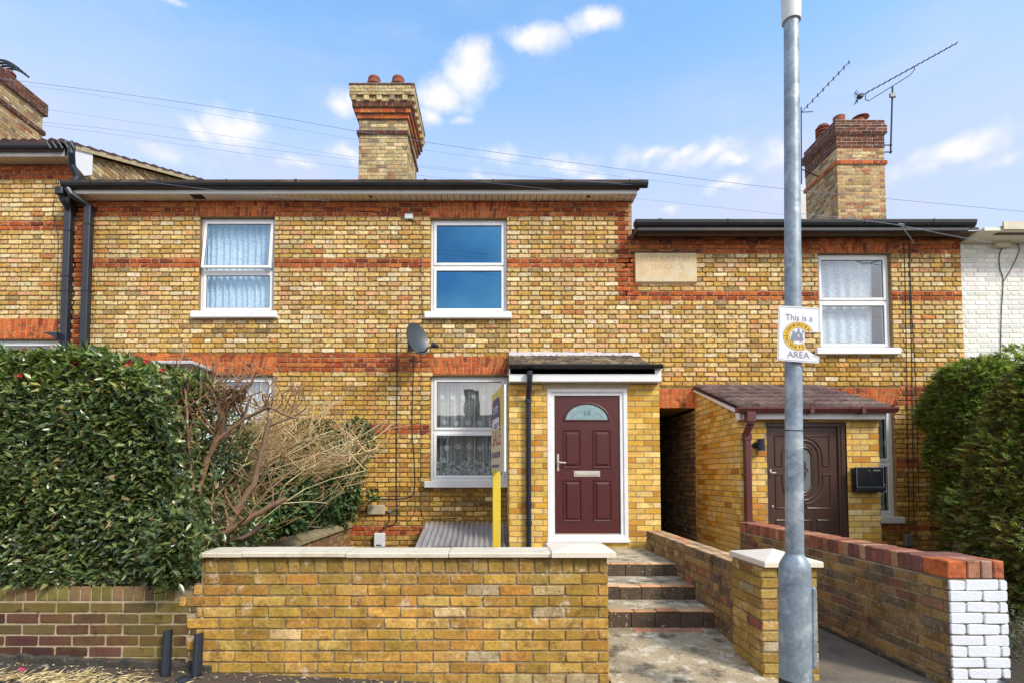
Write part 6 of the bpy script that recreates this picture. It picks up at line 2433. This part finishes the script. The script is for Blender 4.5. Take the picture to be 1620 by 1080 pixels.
for i in range(1000):
    if i < 520:
        x, y = rng.gauss(cc[0], .27), cc[1] + rng.gauss(0, .07)
        z = pav_z(x) + .002 + max(0, .015 * (1 - ((x - cc[0]) / .55) ** 2 - ((y - cc[1]) / .2) ** 2)) * rng.random()
    else:
        x, y = rng.uniform(-3.9, .8), rng.uniform(3.2, 3.68)
        if rng.random() < .5: y = 3.69 - abs(rng.gauss(0, .04))
        z = pav_z(x) + .003
    if y > 3.70: continue
    a = rng.uniform(0, 2 * pi); l = rng.uniform(.015, .06) if i < 520 else rng.uniform(.006, .02); w = rng.uniform(.0025, .006)
    d = Vector((cos(a), sin(a), rng.uniform(-.15, .3)))
    s_ = Vector((-sin(a), cos(a), rng.uniform(-.5, .5)))
    p = Vector((x, y, z + .004))
    col = pick([(4, (.55, .42, .20)), (3, (.68, .55, .30)), (2, (.36, .25, .11)), (1, (.25, .22, .06)), (1, (.45, .28, .12))], rng)
    if i >= 520 and rng.random() < .6: col = pick([(1, (.22, .16, .11)), (1, (.40, .34, .27)), (1, (.07, .06, .05))], rng)
    mb.add([p - d * l, p + s_ * w, p + d * l, p - s_ * w, p + Vector((0, 0, w))], [(0, 1, 4), (1, 2, 4), (2, 3, 4), (3, 0, 4)], col)
tag(mb.build("leaf_litter", M['litter'], loc=(cc[0], cc[1], .1)), "pale dry clippings scattered on the pavement below the mossy purple wall", "clippings", kind="stuff")
mb = MB()
c = at3(38, 1053, 3.6); c.z = pav_z(c.x) + .008
mb.add([c + Vector((.03 * cos(a), .02 * sin(a), .008 * cos(2 * a))) for a in [k * pi / 5 for k in range(10)]], [tuple(range(10))], (.65, .04, .22))
tag(mb.build("petal", M['petal'], loc=c), "single pink petal on the pavement at the foot of the purple wall", "petal")

# ================================================================== VEGETATION
def leaf_mesh(name, P, D_, Nn, length, width, cols, mat, parent, fold=.25, curl=.15):
    """numpy: one object of many folded leaves; P,D_,Nn (n,3); length,width (n,); cols (n,3)"""
    n = len(P)
    D_ = D_ / np.linalg.norm(D_, axis=1, keepdims=True)
    Sd = np.cross(D_, Nn)
    Sd /= np.linalg.norm(Sd, axis=1, keepdims=True) + 1e-9
    Up = np.cross(Sd, D_)
    l = length[:, None]; w = width[:, None]
    b = P
    mid = P + D_ * l * .48 - Up * w * fold
    tip = P + D_ * l - Up * l * curl
    lf = P + D_ * l * .42 + Sd * w * .5
    rt = P + D_ * l * .42 - Sd * w * .5
    V = np.stack([b, lf, tip, rt, mid], axis=1).reshape(-1, 3)
    base = np.array(origin_of(parent), dtype=float) if parent is not None else np.zeros(3)
    V = V - base
    idx = np.arange(n)[:, None] * 5
    T = np.array([[0, 4, 1], [4, 2, 1], [0, 3, 4], [4, 3, 2]])
    Fc = (idx[:, :, None] + T[None]).reshape(-1, 3)
    me = bpy.data.meshes.new(name)
    me.vertices.add(len(V))
    me.vertices.foreach_set("co", V.astype(np.float32).ravel())
    me.loops.add(Fc.size)
    me.loops.foreach_set("vertex_index", Fc.astype(np.int32).ravel())
    me.polygons.add(len(Fc))
    me.polygons.foreach_set("loop_start", (np.arange(len(Fc)) * 3).astype(np.int32))
    me.polygons.foreach_set("loop_total", np.full(len(Fc), 3, dtype=np.int32))
    me.update(calc_edges=True)
    C_ = np.ones((Fc.size, 4), dtype=np.float32)
    C_[:, :3] = np.repeat(cols, 12, axis=0)
    at_ = me.color_attributes.new("tint", 'FLOAT_COLOR', 'CORNER')
    at_.data.foreach_set("color", C_.ravel())
    me.materials.append(mat)
    me.validate()
    o = bpy.data.objects.new(name, me)
    COL.objects.link(o)
    if parent is not None: o.parent = parent
    return o


NR = np.random.RandomState(7)
def unit(a): return a / (np.linalg.norm(a, axis=1, keepdims=True) + 1e-9)
def pal_np(pal, n):
    w = np.array([p[0] for p in pal], float); w /= w.sum()
    c = np.array([p[1] for p in pal])
    out_ = c[NR.choice(len(pal), n, p=w)]
    return out_ * NR.uniform(.75, 1.3, (n, 1)) * NR.uniform(.92, 1.08, (n, 3))

def lumps(u, v, s=0):
    return (np.sin(u * 3.1 + s) * np.cos(v * 2.7 + s * 1.3) * .5 + np.sin(u * 7.3 + v * 3.9 + s) * .3 + np.sin(v * 11 + u * 5 + 2 * s) * .2)

# ---- big evergreen hedge
hedge = thing("evergreen_hedge", (-3.3, 4.4, .3), "big glossy dark green hedge dotted with red flowers, overhanging the mossy purple wall", "hedge")
n = 60000
HX0, HX1 = -5.0, -2.14
u = NR.uniform(HX0, HX1, n)
v = NR.rand(n)
ztop_h = at(150, 560, 3.95)[1]
zbot_h = at(150, 925, 3.72)[1]
top_mask = NR.rand(n) < .16
depth = NR.exponential(.13, n)
zz = zbot_h + (ztop_h - zbot_h) * v ** .95
front = 3.74 + .10 * lumps(u, zz) + .12 * (v - .2) ** 2
yy_ = front + depth
P = np.stack([u, yy_, zz + .0], 1)
nrm = np.tile(np.array([0, -1.0, .35]), (n, 1))
# top
P[top_mask, 1] = NR.uniform(3.85, 5.0, top_mask.sum())
P[top_mask, 2] = ztop_h + .05 * lumps(P[top_mask, 0], P[top_mask, 1], 2) - NR.exponential(.06, top_mask.sum()) + .03
nrm[top_mask] = np.array([0, -.3, 1.0])
# ragged right side
side = NR.rand(n) < .10
side &= ~top_mask
zz_s = P[side, 2]
P[side, 0] = HX1 - NR.exponential(.06, side.sum())
P[side, 1] = NR.uniform(3.8, 5.0, side.sum())
nrm[side] = np.array([1.0, -.4, .4])
# right boundary moves left with height (upper part is cut back)
tz = (P[:, 2] - zbot_h) / (ztop_h - zbot_h)
P[:, 2] -= np.where(top_mask | (tz > .7), np.clip((P[:, 0] + 2.95) * .30, 0, .3), 0)
tz = (P[:, 2] - zbot_h) / (ztop_h - zbot_h)
xr = HX1 - .04 + .07 * lumps(P[:, 1] * 2, P[:, 2] * 3, 4) - .24 * np.clip(tz - .18, 0, 1) ** .6 + .10 * np.clip(.16 - tz, 0, 1)
keep = P[:, 0] < xr + NR.normal(0, .03, n)
# thin out a see-through zone near the top where stems show
px_ = CX + P[:, 0] / P[:, 1] * F
bul = NR.rand(n) < .045
P[bul] = np.stack([HX1 - .05 + NR.normal(0, .06, n), 3.64 + NR.normal(0, .04, n), zbot_h + .28 + NR.normal(0, .10, n)], 1)[bul]
keep |= bul
thin = (tz > .72) & (tz < .95) & (P[:, 0] > -3.6) & (NR.rand(n) < .25) & ~top_mask
keep &= ~thin
P, nrm = P[keep], nrm[keep]
n = len(P)
D_ = unit(nrm * .7 + NR.normal(0, .75, (n, 3)) + np.array([0, -.1, -.05]))
Nn_ = unit(nrm * .8 + np.array([0, 0, .7]) + NR.normal(0, .45, (n, 3)))
tz = (P[:, 2] - zbot_h) / (ztop_h - zbot_h)
cols = pal_np([(22, (.050, .080, .032)), (26, (.085, .130, .045)), (22, (.14, .185, .06)), (14, (.21, .25, .08)), (7, (.31, .33, .13)), (4, (.30, .21, .09))], n)
lt = (tz > .82) & (NR.rand(n) < .6)
cols[lt] = pal_np([(3, (.22, .28, .06)), (3, (.14, .21, .05)), (2, (.32, .33, .10))], lt.sum())
leaf_mesh("foliage", P, D_, Nn_, NR.uniform(.044, .086, n), NR.uniform(.021, .037, n), cols, M['leaf'], hedge)
mb = MB()
rng = random.Random(31)
for i in range(260):
    x = rng.uniform(-4.9, -2.35)
    z0 = rng.uniform(zbot_h + .1, ztop_h - .3)
    y0 = rng.uniform(3.95, 4.3)
    p = Vector((x, y0, z0)); pts = [p.copy()]
    d = Vector((rng.uniform(-.5, .5), rng.uniform(-.7, -.1), 1)).normalized()
    for k in range(4):
        p = p + d * rng.uniform(.06, .12); pts.append(p.copy())
        d = (d + Vector((rng.uniform(-.4, .4), rng.uniform(-.35, .2), rng.uniform(-.1, .3)))).normalized()
    if max(q.y for q in pts) and min(q.y for q in pts) < 3.72: continue
    mb.tube(pts, [.007, .006, .005, .004, .003], 5, pick([(2, (.20, .12, .07)), (2, (.30, .22, .12)), (1, (.12, .08, .05))], rng))
for i in range(9):
    x = -4.8 + i * .29
    mb.tube([(x, 4.35, .2), (x + .05, 4.3, .9), (x - .03, 4.25, 1.6), (x + .04, 4.2, 2.2)], [.03, .024, .016, .008], 7, (.13, .08, .05))
mb.build("branches", M['bark'], hedge)
rng = random.Random(77)
for (px, py) in ((41, 556), (73, 556), (112, 566), (122, 573), (156, 564), (151, 571), (205, 577), (218, 597), (110, 577), (258, 585), (232, 572), (33, 594)):
    mb = MB()
    c = at3(px, py, 3.86 if py > 565 else 4.0)
    big = px in (41, 156, 122, 205)
    for layer in range(3):
        for k in range(5):
            a = k * 2 * pi / 5 + layer * .6 + rng.uniform(-.2, .2)
            r_ = (.030 if big else .018) * (1 - .22 * layer)
            o_ = Vector((cos(a), -.35 - .2 * layer, sin(a)))
            q = c + Vector((0, -.008 * layer, 0))
            t_ = Vector((-sin(a), 0, cos(a)))
            mb.add([q, q + o_ * r_ * .6 + t_ * r_ * .5, q + o_ * r_ * 1.1, q + o_ * r_ * .6 - t_ * r_ * .5], [(0, 1, 2), (0, 2, 3)], (.62 * rng.uniform(.8, 1.1), .012 if rng.random() < .6 else .06, .05 if rng.random() < .6 else .02))
    mb.build("flower", M['petal'], hedge)

# ---- helper: ellipsoid masses of leaves in photo coordinates
def blob_leaves(specs, n):
    out_P, out_N = [], []
    tot = sum(s[3] * s[4] for s in specs)
    for (px, py, Y, rx, ry, rd) in specs:
        k = int(n * rx * ry / tot)
        d = unit(NR.normal(0, 1, (k, 3)))
        d[:, 1] = -np.abs(d[:, 1]) * np.where(NR.rand(k) < .8, 1, -1)
        r = NR.uniform(.62, 1.03, (k, 1)) ** .8
        c = np.array(at3(px, py, Y))
        s = np.array([rx * Y / F, rd, ry * Y / F])
        out_P.append(c + d * s * r)
        out_N.append(d)
    return np.concatenate(out_P), np.concatenate(out_N)

def ramble(mb, p, d, L, r, depth, rng, col, up=.15, spread=.6, minr=.0018, seglen=.09, kids=(2, 3)):
    pts = [p.copy()]
    rs = [r]
    n_ = max(2, int(L / seglen))
    kids_at = []
    for k in range(n_):
        d = (d + Vector((rng.gauss(0, .16), rng.gauss(0, .14), rng.gauss(up, .14)))).normalized()
        p = p + d * (L / n_)
        pts.append(p.copy())
        rs.append(max(minr, r * (1 - .55 * (k + 1) / n_)))
        if depth > 0 and k >= n_ * .25: kids_at.append((p.copy(), d.copy(), rs[-1]))
    kc = rng.uniform(.75, 1.25)
    mb.tube(pts, rs, 6 if r > .008 else 4, tuple(c * kc for c in col))
    if depth > 0 and kids_at:
        for _ in range(rng.randint(*kids)):
            q, dd, rr_ = rng.choice(kids_at)
            nd = (dd + Vector((rng.gauss(0, spread), rng.gauss(0, spread * .7), rng.gauss(.1, spread * .6)))).normalized()
            ramble(mb, q, nd, L * rng.uniform(.4, .75), rr_ * .72, depth - 1, rng, col, up, spread, minr, seglen * .8, kids)

# ---- cut-back brown shrub
sh = thing("cut_back_shrub", (-2.45, 4.5, .3), "hard-pruned shrub of thick reddish brown bare branches at the right end of the green hedge", "shrub")
rng = random.Random(303)
mb = MB()
BR = (.27, .155, .085)
def limb(pts, r0_, r1_, Y0_, Y1_, kids=0, kd=1, kl=.35, col=BR):
    n_ = len(pts)
    P = []
    for i, (x, y) in enumerate(pts):
        f = i / (n_ - 1)
        P.append(at3(x, y, Y0_ + (Y1_ - Y0_) * f) + Vector((rng.gauss(0, .006), rng.gauss(0, .02), rng.gauss(0, .006))))
    Q, rs = [], []
    for i in range(n_ - 1):
        for k in range(4):
            Q.append(P[i].lerp(P[i + 1], k / 4) + Vector((rng.gauss(0, .004), 0, rng.gauss(0, .004))))
            rs.append((r0_ + (r1_ - r0_) * (i + k / 4) / (n_ - 1)) * rng.uniform(.9, 1.12))
    Q.append(P[-1]); rs.append(r1_)
    kc = rng.uniform(.8, 1.2)
    mb.tube(Q, rs, 9, tuple(c * kc for c in col))
    for _ in range(kids):
        i = rng.randint(len(Q) // 3, len(Q) - 1)
        d = Vector((rng.gauss(0, .7), rng.gauss(-.1, .4), rng.uniform(.2, 1))).normalized()
        ramble(mb, Q[i], d, kl * rng.uniform(.6, 1.3), max(.004, rs[i] * .5), kd, rng, col, up=.12, spread=.65, minr=.0045)
limb([(255, 885), (300, 866), (350, 845), (400, 815), (455, 787)], .032, .022, 4.25, 4.45, 5, 1)
limb([(290, 880), (340, 858), (385, 850), (415, 828)], .022, .016, 4.3, 4.6, 3, 1, col=(.17, .11, .065))
limb([(340, 862), (375, 810), (400, 765), (412, 715), (428, 662)], .030, .020, 4.5, 4.7, 4, 1, col=(.20, .125, .07))
limb([(300, 868), (312, 800), (325, 735), (345, 690), (352, 655), (372, 620)], .021, .013, 4.3, 4.3, 9, 1, .2)
limb([(325, 735), (350, 695), (385, 660), (425, 648), (470, 662)], .019, .009, 4.32, 4.2, 8, 1, .18)
limb([(352, 655), (345, 630), (340, 610), (325, 590)], .013, .006, 4.3, 4.2, 6, 1, .1)
limb([(352, 652), (380, 630), (400, 600), (398, 592)], .012, .006, 4.3, 4.25, 7, 1, .1)
limb([(303, 775), (303, 720), (300, 665), (288, 610), (282, 590)], .011, .006, 4.15, 4.0, 5, 1, .12)
limb([(303, 700), (285, 650), (262, 600)], .009, .005, 4.1, 4.0, 4, 1, .25, col=(.28, .17, .10))
limb([(320, 860), (300, 800), (270, 760), (262, 700)], .014, .007, 4.2, 4.05, 5, 1, .3)
limb([(345, 860), (400, 800), (430, 770), (470, 740)], .012, .007, 4.6, 4.8, 4, 1, .2, col=(.26, .17, .10))
nodes = [((352, 655), .012), ((347, 690), .013), ((350, 640), .011), ((385, 660), .011), ((340, 612), .007), ((380, 630), .008), ((300, 665), .008), ((425, 648), .009)]
for i in range(46):
    (nx, ny), nr_ = rng.choice(nodes)
    ex = min(418, max(272, nx + rng.gauss(0, 34)))
    ey = rng.uniform(588, 635) if nx < 400 else rng.uniform(612, 650)
    mx, my = nx + (ex - nx) * .55 + rng.gauss(0, 6), ny + (ey - ny) * .45 + rng.gauss(0, 4)
    limb([(nx, ny), (mx, my), (ex, ey)], nr_ * .8, .0055, 4.3, 4.2 + rng.gauss(0, .12), 0)
    if rng.random() < .7:
        limb([(mx, my), (mx + rng.gauss(0, 8), my - 12), (mx + rng.gauss(0, 16), my - rng.uniform(16, 30))], nr_ * .5, .005, 4.25, 4.2, 0)
mb.build("branches", M['bark'], sh, smooth=True)
P, nn = blob_leaves([(300, 700, 4.45, 55, 90, .25), (285, 820, 4.2, 40, 60, .2), (350, 700, 4.9, 60, 60, .3), (300, 610, 4.4, 40, 25, .2), (380, 830, 5.0, 60, 40, .3), (350, 740, 5.0, 46, 60, .2)], 6000)
n = len(P)
leaf_mesh("foliage", P, unit(nn + NR.normal(0, .8, (n, 3))), unit(nn * .5 + np.array([0, 0, .8]) + NR.normal(0, .5, (n, 3))), NR.uniform(.035, .07, n), NR.uniform(.016, .028, n),
          pal_np([(3, (.05, .10, .03)), (3, (.10, .17, .04)), (2, (.18, .24, .06)), (1, (.26, .24, .09))], n), M['leaf'], sh)

# ---- straw-coloured tangle
tg = thing("straggly_shrub", (-2.55, 6.0, .3), "tangle of bare straw-coloured stems fanning over green leaves beside the low old garden wall", "shrub")
rng = random.Random(404)
mb = MB()
ST_ = [(3, (.54, .37, .17)), (3, (.44, .28, .11)), (2, (.64, .50, .28)), (2, (.32, .20, .09))]
for i in range(215):
    Y0_ = rng.uniform(4.6, 6.3)
    B0 = Vector((rng.uniform(-3.0, -2.55), Y0_, .34))
    f = rng.random()
    xt = 388 + f * 196 + rng.gauss(0, 10)
    ytop = 636 + abs(f - .32) * 90 + rng.uniform(0, 70)
    Yt = Y0_ + .1 + f * rng.uniform(.1, 1.3)
    T0 = at3(xt, ytop, Yt)
    bow = rng.gauss(-.02, .13)
    ex_ = rng.uniform(.9, 3.6)
    wa_, wf_ = rng.uniform(.02, .11), rng.uniform(4, 11)
    pts = []
    for k in range(9):
        t_ = k / 8
        q = B0.lerp(T0, t_)
        q.x = B0.x + (T0.x - B0.x) * t_ ** ex_ + bow * sin(pi * t_) + wa_ * sin(t_ * wf_ + i) * t_ + rng.gauss(0, .026)
        q.z += .10 * sin(pi * t_) + wa_ * .6 * cos(t_ * wf_ * .8 + 2 * i) * t_ + rng.gauss(0, .024)
        q.y += rng.gauss(0, .03)
        if q.z < .80: q.x = min(q.x, -2.52)
        pts.append(q)
    r_ = rng.choice((.005, .006, .007, .009)) if i > 26 else rng.uniform(.012, .022)
    c_ = pick(ST_, rng)
    mb.tube(pts, [r_ * (1 - .6 * k / 8) for k in range(9)], 5, c_)
    for _ in range(6):
        k = rng.randint(3, 8)
        d = Vector((rng.gauss(.0, 1.0), rng.gauss(0, .4), rng.uniform(.0, 1))).normalized()
        ramble(mb, pts[k], d, rng.uniform(.14, .42), r_ * .6, 1 if rng.random() < .45 else 0, rng, c_, up=.05, spread=.7, minr=.0028)
for pl, ra, rb_, y0_, y1_ in (([(436, 850), (455, 800), (478, 745), (490, 690), (497, 640)], .020, .009, 6.0, 6.3), ([(455, 800), (500, 772), (545, 735), (580, 702)], .017, .007, 6.2, 7.2),
                          ([(440, 815), (430, 760), (445, 700), (455, 650)], .014, .007, 5.9, 6.2), ([(400, 668), (440, 672), (475, 662), (500, 655)], .009, .005, 5.8, 6.0),
                          ([(395, 850), (405, 800), (400, 745), (420, 690)], .012, .006, 5.0, 5.3), ([(505, 838), (530, 790), (560, 745), (585, 715)], .012, .006, 7.4, 7.8)):
    limb(pl, ra, rb_, y0_, y1_, 4, 1, .3, col=(.55, .37, .17))
mb.build("stems", M['bark'], tg)
P, nn = blob_leaves([(520, 750, 7.8, 56, 66, .25), (562, 700, 8.0, 28, 40, .2), (480, 800, 7.4, 60, 46, .3), (590, 782, 8.15, 9, 9, .1), (535, 790, 7.9, 36, 44, .2), (440, 730, 7.3, 50, 50, .3), (470, 700, 7.6, 36, 30, .2), (578, 690, 8.05, 16, 20, .15), (500, 720, 6.6, 50, 60, .5), (450, 790, 5.6, 50, 55, .4)], 12500)
n = len(P)
leaf_mesh("foliage", P, unit(nn + NR.normal(0, .9, (n, 3)) + np.array([0, 0, -.3])), unit(nn * .8 + np.array([0, 0, .5]) + NR.normal(0, .4, (n, 3))), NR.uniform(.045, .08, n), NR.uniform(.035, .06, n),
          pal_np([(4, (.035, .08, .028)), (3, (.055, .12, .035)), (2, (.10, .17, .05)), (1, (.18, .23, .07))], n), M['ivy'], tg)

# ---- conifers
def conifer(name, label, c, prof, n, seed, brown=.1, squash=1.0, pal=None):
    """prof: list of (z, radius); sprays hang on a lumpy surface"""
    t = thing(name, (c[0], c[1], 0.03), label, "conifer")
    rs = np.random.RandomState(seed)
    zs_ = np.array([p[0] for p in prof]); rr_ = np.array([p[1] for p in prof])
    w = rr_ + .05
    z = rs.uniform(zs_[0], zs_[-1], n * 3)
    keep = rs.rand(n * 3) < np.interp(z, zs_, w) / w.max()
    z = z[keep][:n]
    n = len(z)
    th = rs.uniform(0, 2 * pi, n)
    R0 = np.interp(z, zs_, rr_)
    lump = .10 * np.sin(th * 5 + z * 3.1) + .10 * np.sin(z * 9 + th * 2) + .06 * np.sin(th * 11 - z * 7)
    inner = rs.exponential(.07, n)
    Rr = R0 * (1 + lump) - inner * R0.clip(.2, 1)
    d = np.stack([np.cos(th), np.sin(th) * squash, np.zeros(n)], 1)
    Pp = np.array([c[0], c[1], 0]) + d * Rr[:, None] + np.stack([np.zeros(n), np.zeros(n), z], 1)
    dirn_ = unit(d + np.stack([rs.normal(0, .35, n), rs.normal(0, .35, n), rs.normal(.18, .35, n)], 1))
    sidev = unit(np.cross(dirn_, np.array([0, 0, 1.0])) + rs.normal(0, .35, (n, 3)))
    m = 9
    allP, allD, allN, allL, allW, allC = [], [], [], [], [], []
    base_c = pal or [(3, (.10, .14, .045)), (4, (.17, .225, .065)), (3, (.26, .31, .085)), (1, (.36, .39, .13))]
    global NR
    NR = rs
    cc_ = pal_np(base_c, n)
    br = rs.rand(n) < brown + .45 * (inner > .14)
    cc_[br] = pal_np([(3, (.13, .075, .03)), (2, (.09, .06, .03)), (1, (.18, .11, .05))], br.sum())
    L0 = rs.uniform(.07, .13, n)
    up_ = np.cross(sidev, dirn_)
    for k in range(m):
        f = k / m
        s = (-1) ** k
        allP.append(Pp + dirn_ * (L0 * f)[:, None])
        dk = unit(dirn_ + sidev * s * .8 * (1 - f * .5) + rs.normal(0, .15, (n, 3)))
        allD.append(dk)
        allN.append(up_)
        allL.append(L0 * (.55 - .25 * f))
        allW.append(np.full(n, .017))
        allC.append(cc_ * rs.uniform(.85, 1.2, (n, 1)))
    leaf_mesh("foliage", np.concatenate(allP), np.concatenate(allD), np.concatenate(allN), np.concatenate(allL), np.concatenate(allW), np.concatenate(allC), M['conifer'], t, fold=.1, curl=.05)
    mb = MB()
    rng_ = random.Random(seed)
    mb.tube([(c[0], c[1], 0), (c[0] + .03, c[1], zs_[-1] * .5), (c[0], c[1], zs_[-1] * .93)], [.07, .05, .012], 8, (.12, .08, .05))
    for k in range(int(130)):
        z_ = rng_.uniform(.1, zs_[-1] * .95)
        a = rng_.uniform(0, 2 * pi)
        R_ = float(np.interp(z_, zs_, rr_)) * .92
        mb.tube([(c[0], c[1], z_ - .1), (c[0] + cos(a) * R_ * .5, c[1] + sin(a) * R_ * .5 * squash, z_), (c[0] + cos(a) * R_ * .74, c[1] + sin(a) * R_ * squash * .74, z_ + .08)], [.012, .008, .003], 5, (.10, .065, .035))
    mb.build("trunk", M['bark'], t)
    return t

ca = at3(1550, 760, 7.35)
conifer("conifer_hedge", "tall shaggy dark green conifer against the house wall, left of the other conifer", (ca.x, 7.35, 0),
        [(0.0, .26), (.35, .38), (.62, .34), (.80, .32), (.95, .42), (1.5, .46), (1.7, .52), (2.3, .54), (2.75, .46), (2.95, .32), (3.05, .10)], 15000, 51, brown=.06)
cb = at3(1640, 760, 7.5)
conifer("conifer_hedge", "light green conifer top spreading behind, at the right edge below the white painted wall", (cb.x, 7.55, 0),
        [(0.0, .45), (1.0, .6), (2.2, .75), (2.9, .68), (3.15, .45), (3.3, .15)], 9000, 52, brown=.05,
        pal=[(3, (.06, .11, .03)), (4, (.22, .30, .07)), (3, (.32, .40, .09)), (1, (.40, .44, .13))])
cc2 = at3(1668, 760, 5.6)
conifer("conifer_hedge", "nearest conifer, light green with brown patches, behind the white painted wall end", (cc2.x, 5.6, 0),
        [(0.0, .76), (.5, .80), (1.2, .76), (1.55, .66), (1.65, .70), (2.1, .50), (2.5, .28), (2.75, .06)], 15000, 53, brown=.30,
        pal=[(3, (.07, .11, .03)), (4, (.32, .38, .10)), (3, (.46, .50, .16)), (3, (.30, .19, .09))])
# ground cover right of the white wall end
NR = np.random.RandomState(3)
n = 2600
x = NR.uniform(3.75, 4.9, n); y = NR.uniform(4.1, 5.4, n)
P = np.stack([x, y, .06 + NR.rand(n) * .12 * (1 + np.sin(x * 6))], 1)
gc = leaf_mesh("ground_cover", P, unit(NR.normal(0, 1, (n, 3)) + np.array([0, -.3, .4])), unit(NR.normal(0, .5, (n, 3)) + np.array([0, -.3, 1])), NR.uniform(.02, .05, n), NR.uniform(.008, .02, n),
               pal_np([(3, (.07, .10, .04)), (2, (.12, .14, .06)), (2, (.20, .15, .08))], n), M['ivy'], None)
tag(gc, "low weedy ground cover right of the white painted wall end", "ground cover", kind="stuff")

# ================================================================== HOUSES ACROSS THE STREET (seen in the window panes)
op = thing("terraced_house", (0, -10, 0), "brick terrace across the street, seen only as a reflection in the window panes", "house")
mb = MB()
mb.box((-14, -17, -.1), (14, -10, 3.7), (.30, .20, .11))
mb.build("wall", M['stock'], op)
mb = MB()
mb.prism([(-14, -9.7, 3.7), (-14, -13.5, 4.95), (-14, -17.3, 3.7)], (28, 0, 0), (.10, .07, .06))
mb.build("roof", M['tile'], op)
for x in (-8.2, -1.75, 5.4):
    mb = MB()
    mb.box((x, -13.2, 4.2), (x + .8, -12.3, 6.2), (.16, .11, .08))
    mb.build("chimney", M['stock'], op)
for k in range(9):
    x = -12.5 + k * 3
    for z in (.2, 2.1):
        f = MB(); f.box((x, -10.0, z), (x + 1.1, -9.96, z + 1.4), (1, 1, 1)); w = f.build("window", M['upvc'], op)
        f = MB(); f.box((x + .08, -9.955, z + .08), (x + 1.02, -9.95, z + 1.32)); f.build("pane", M['dark'], w)
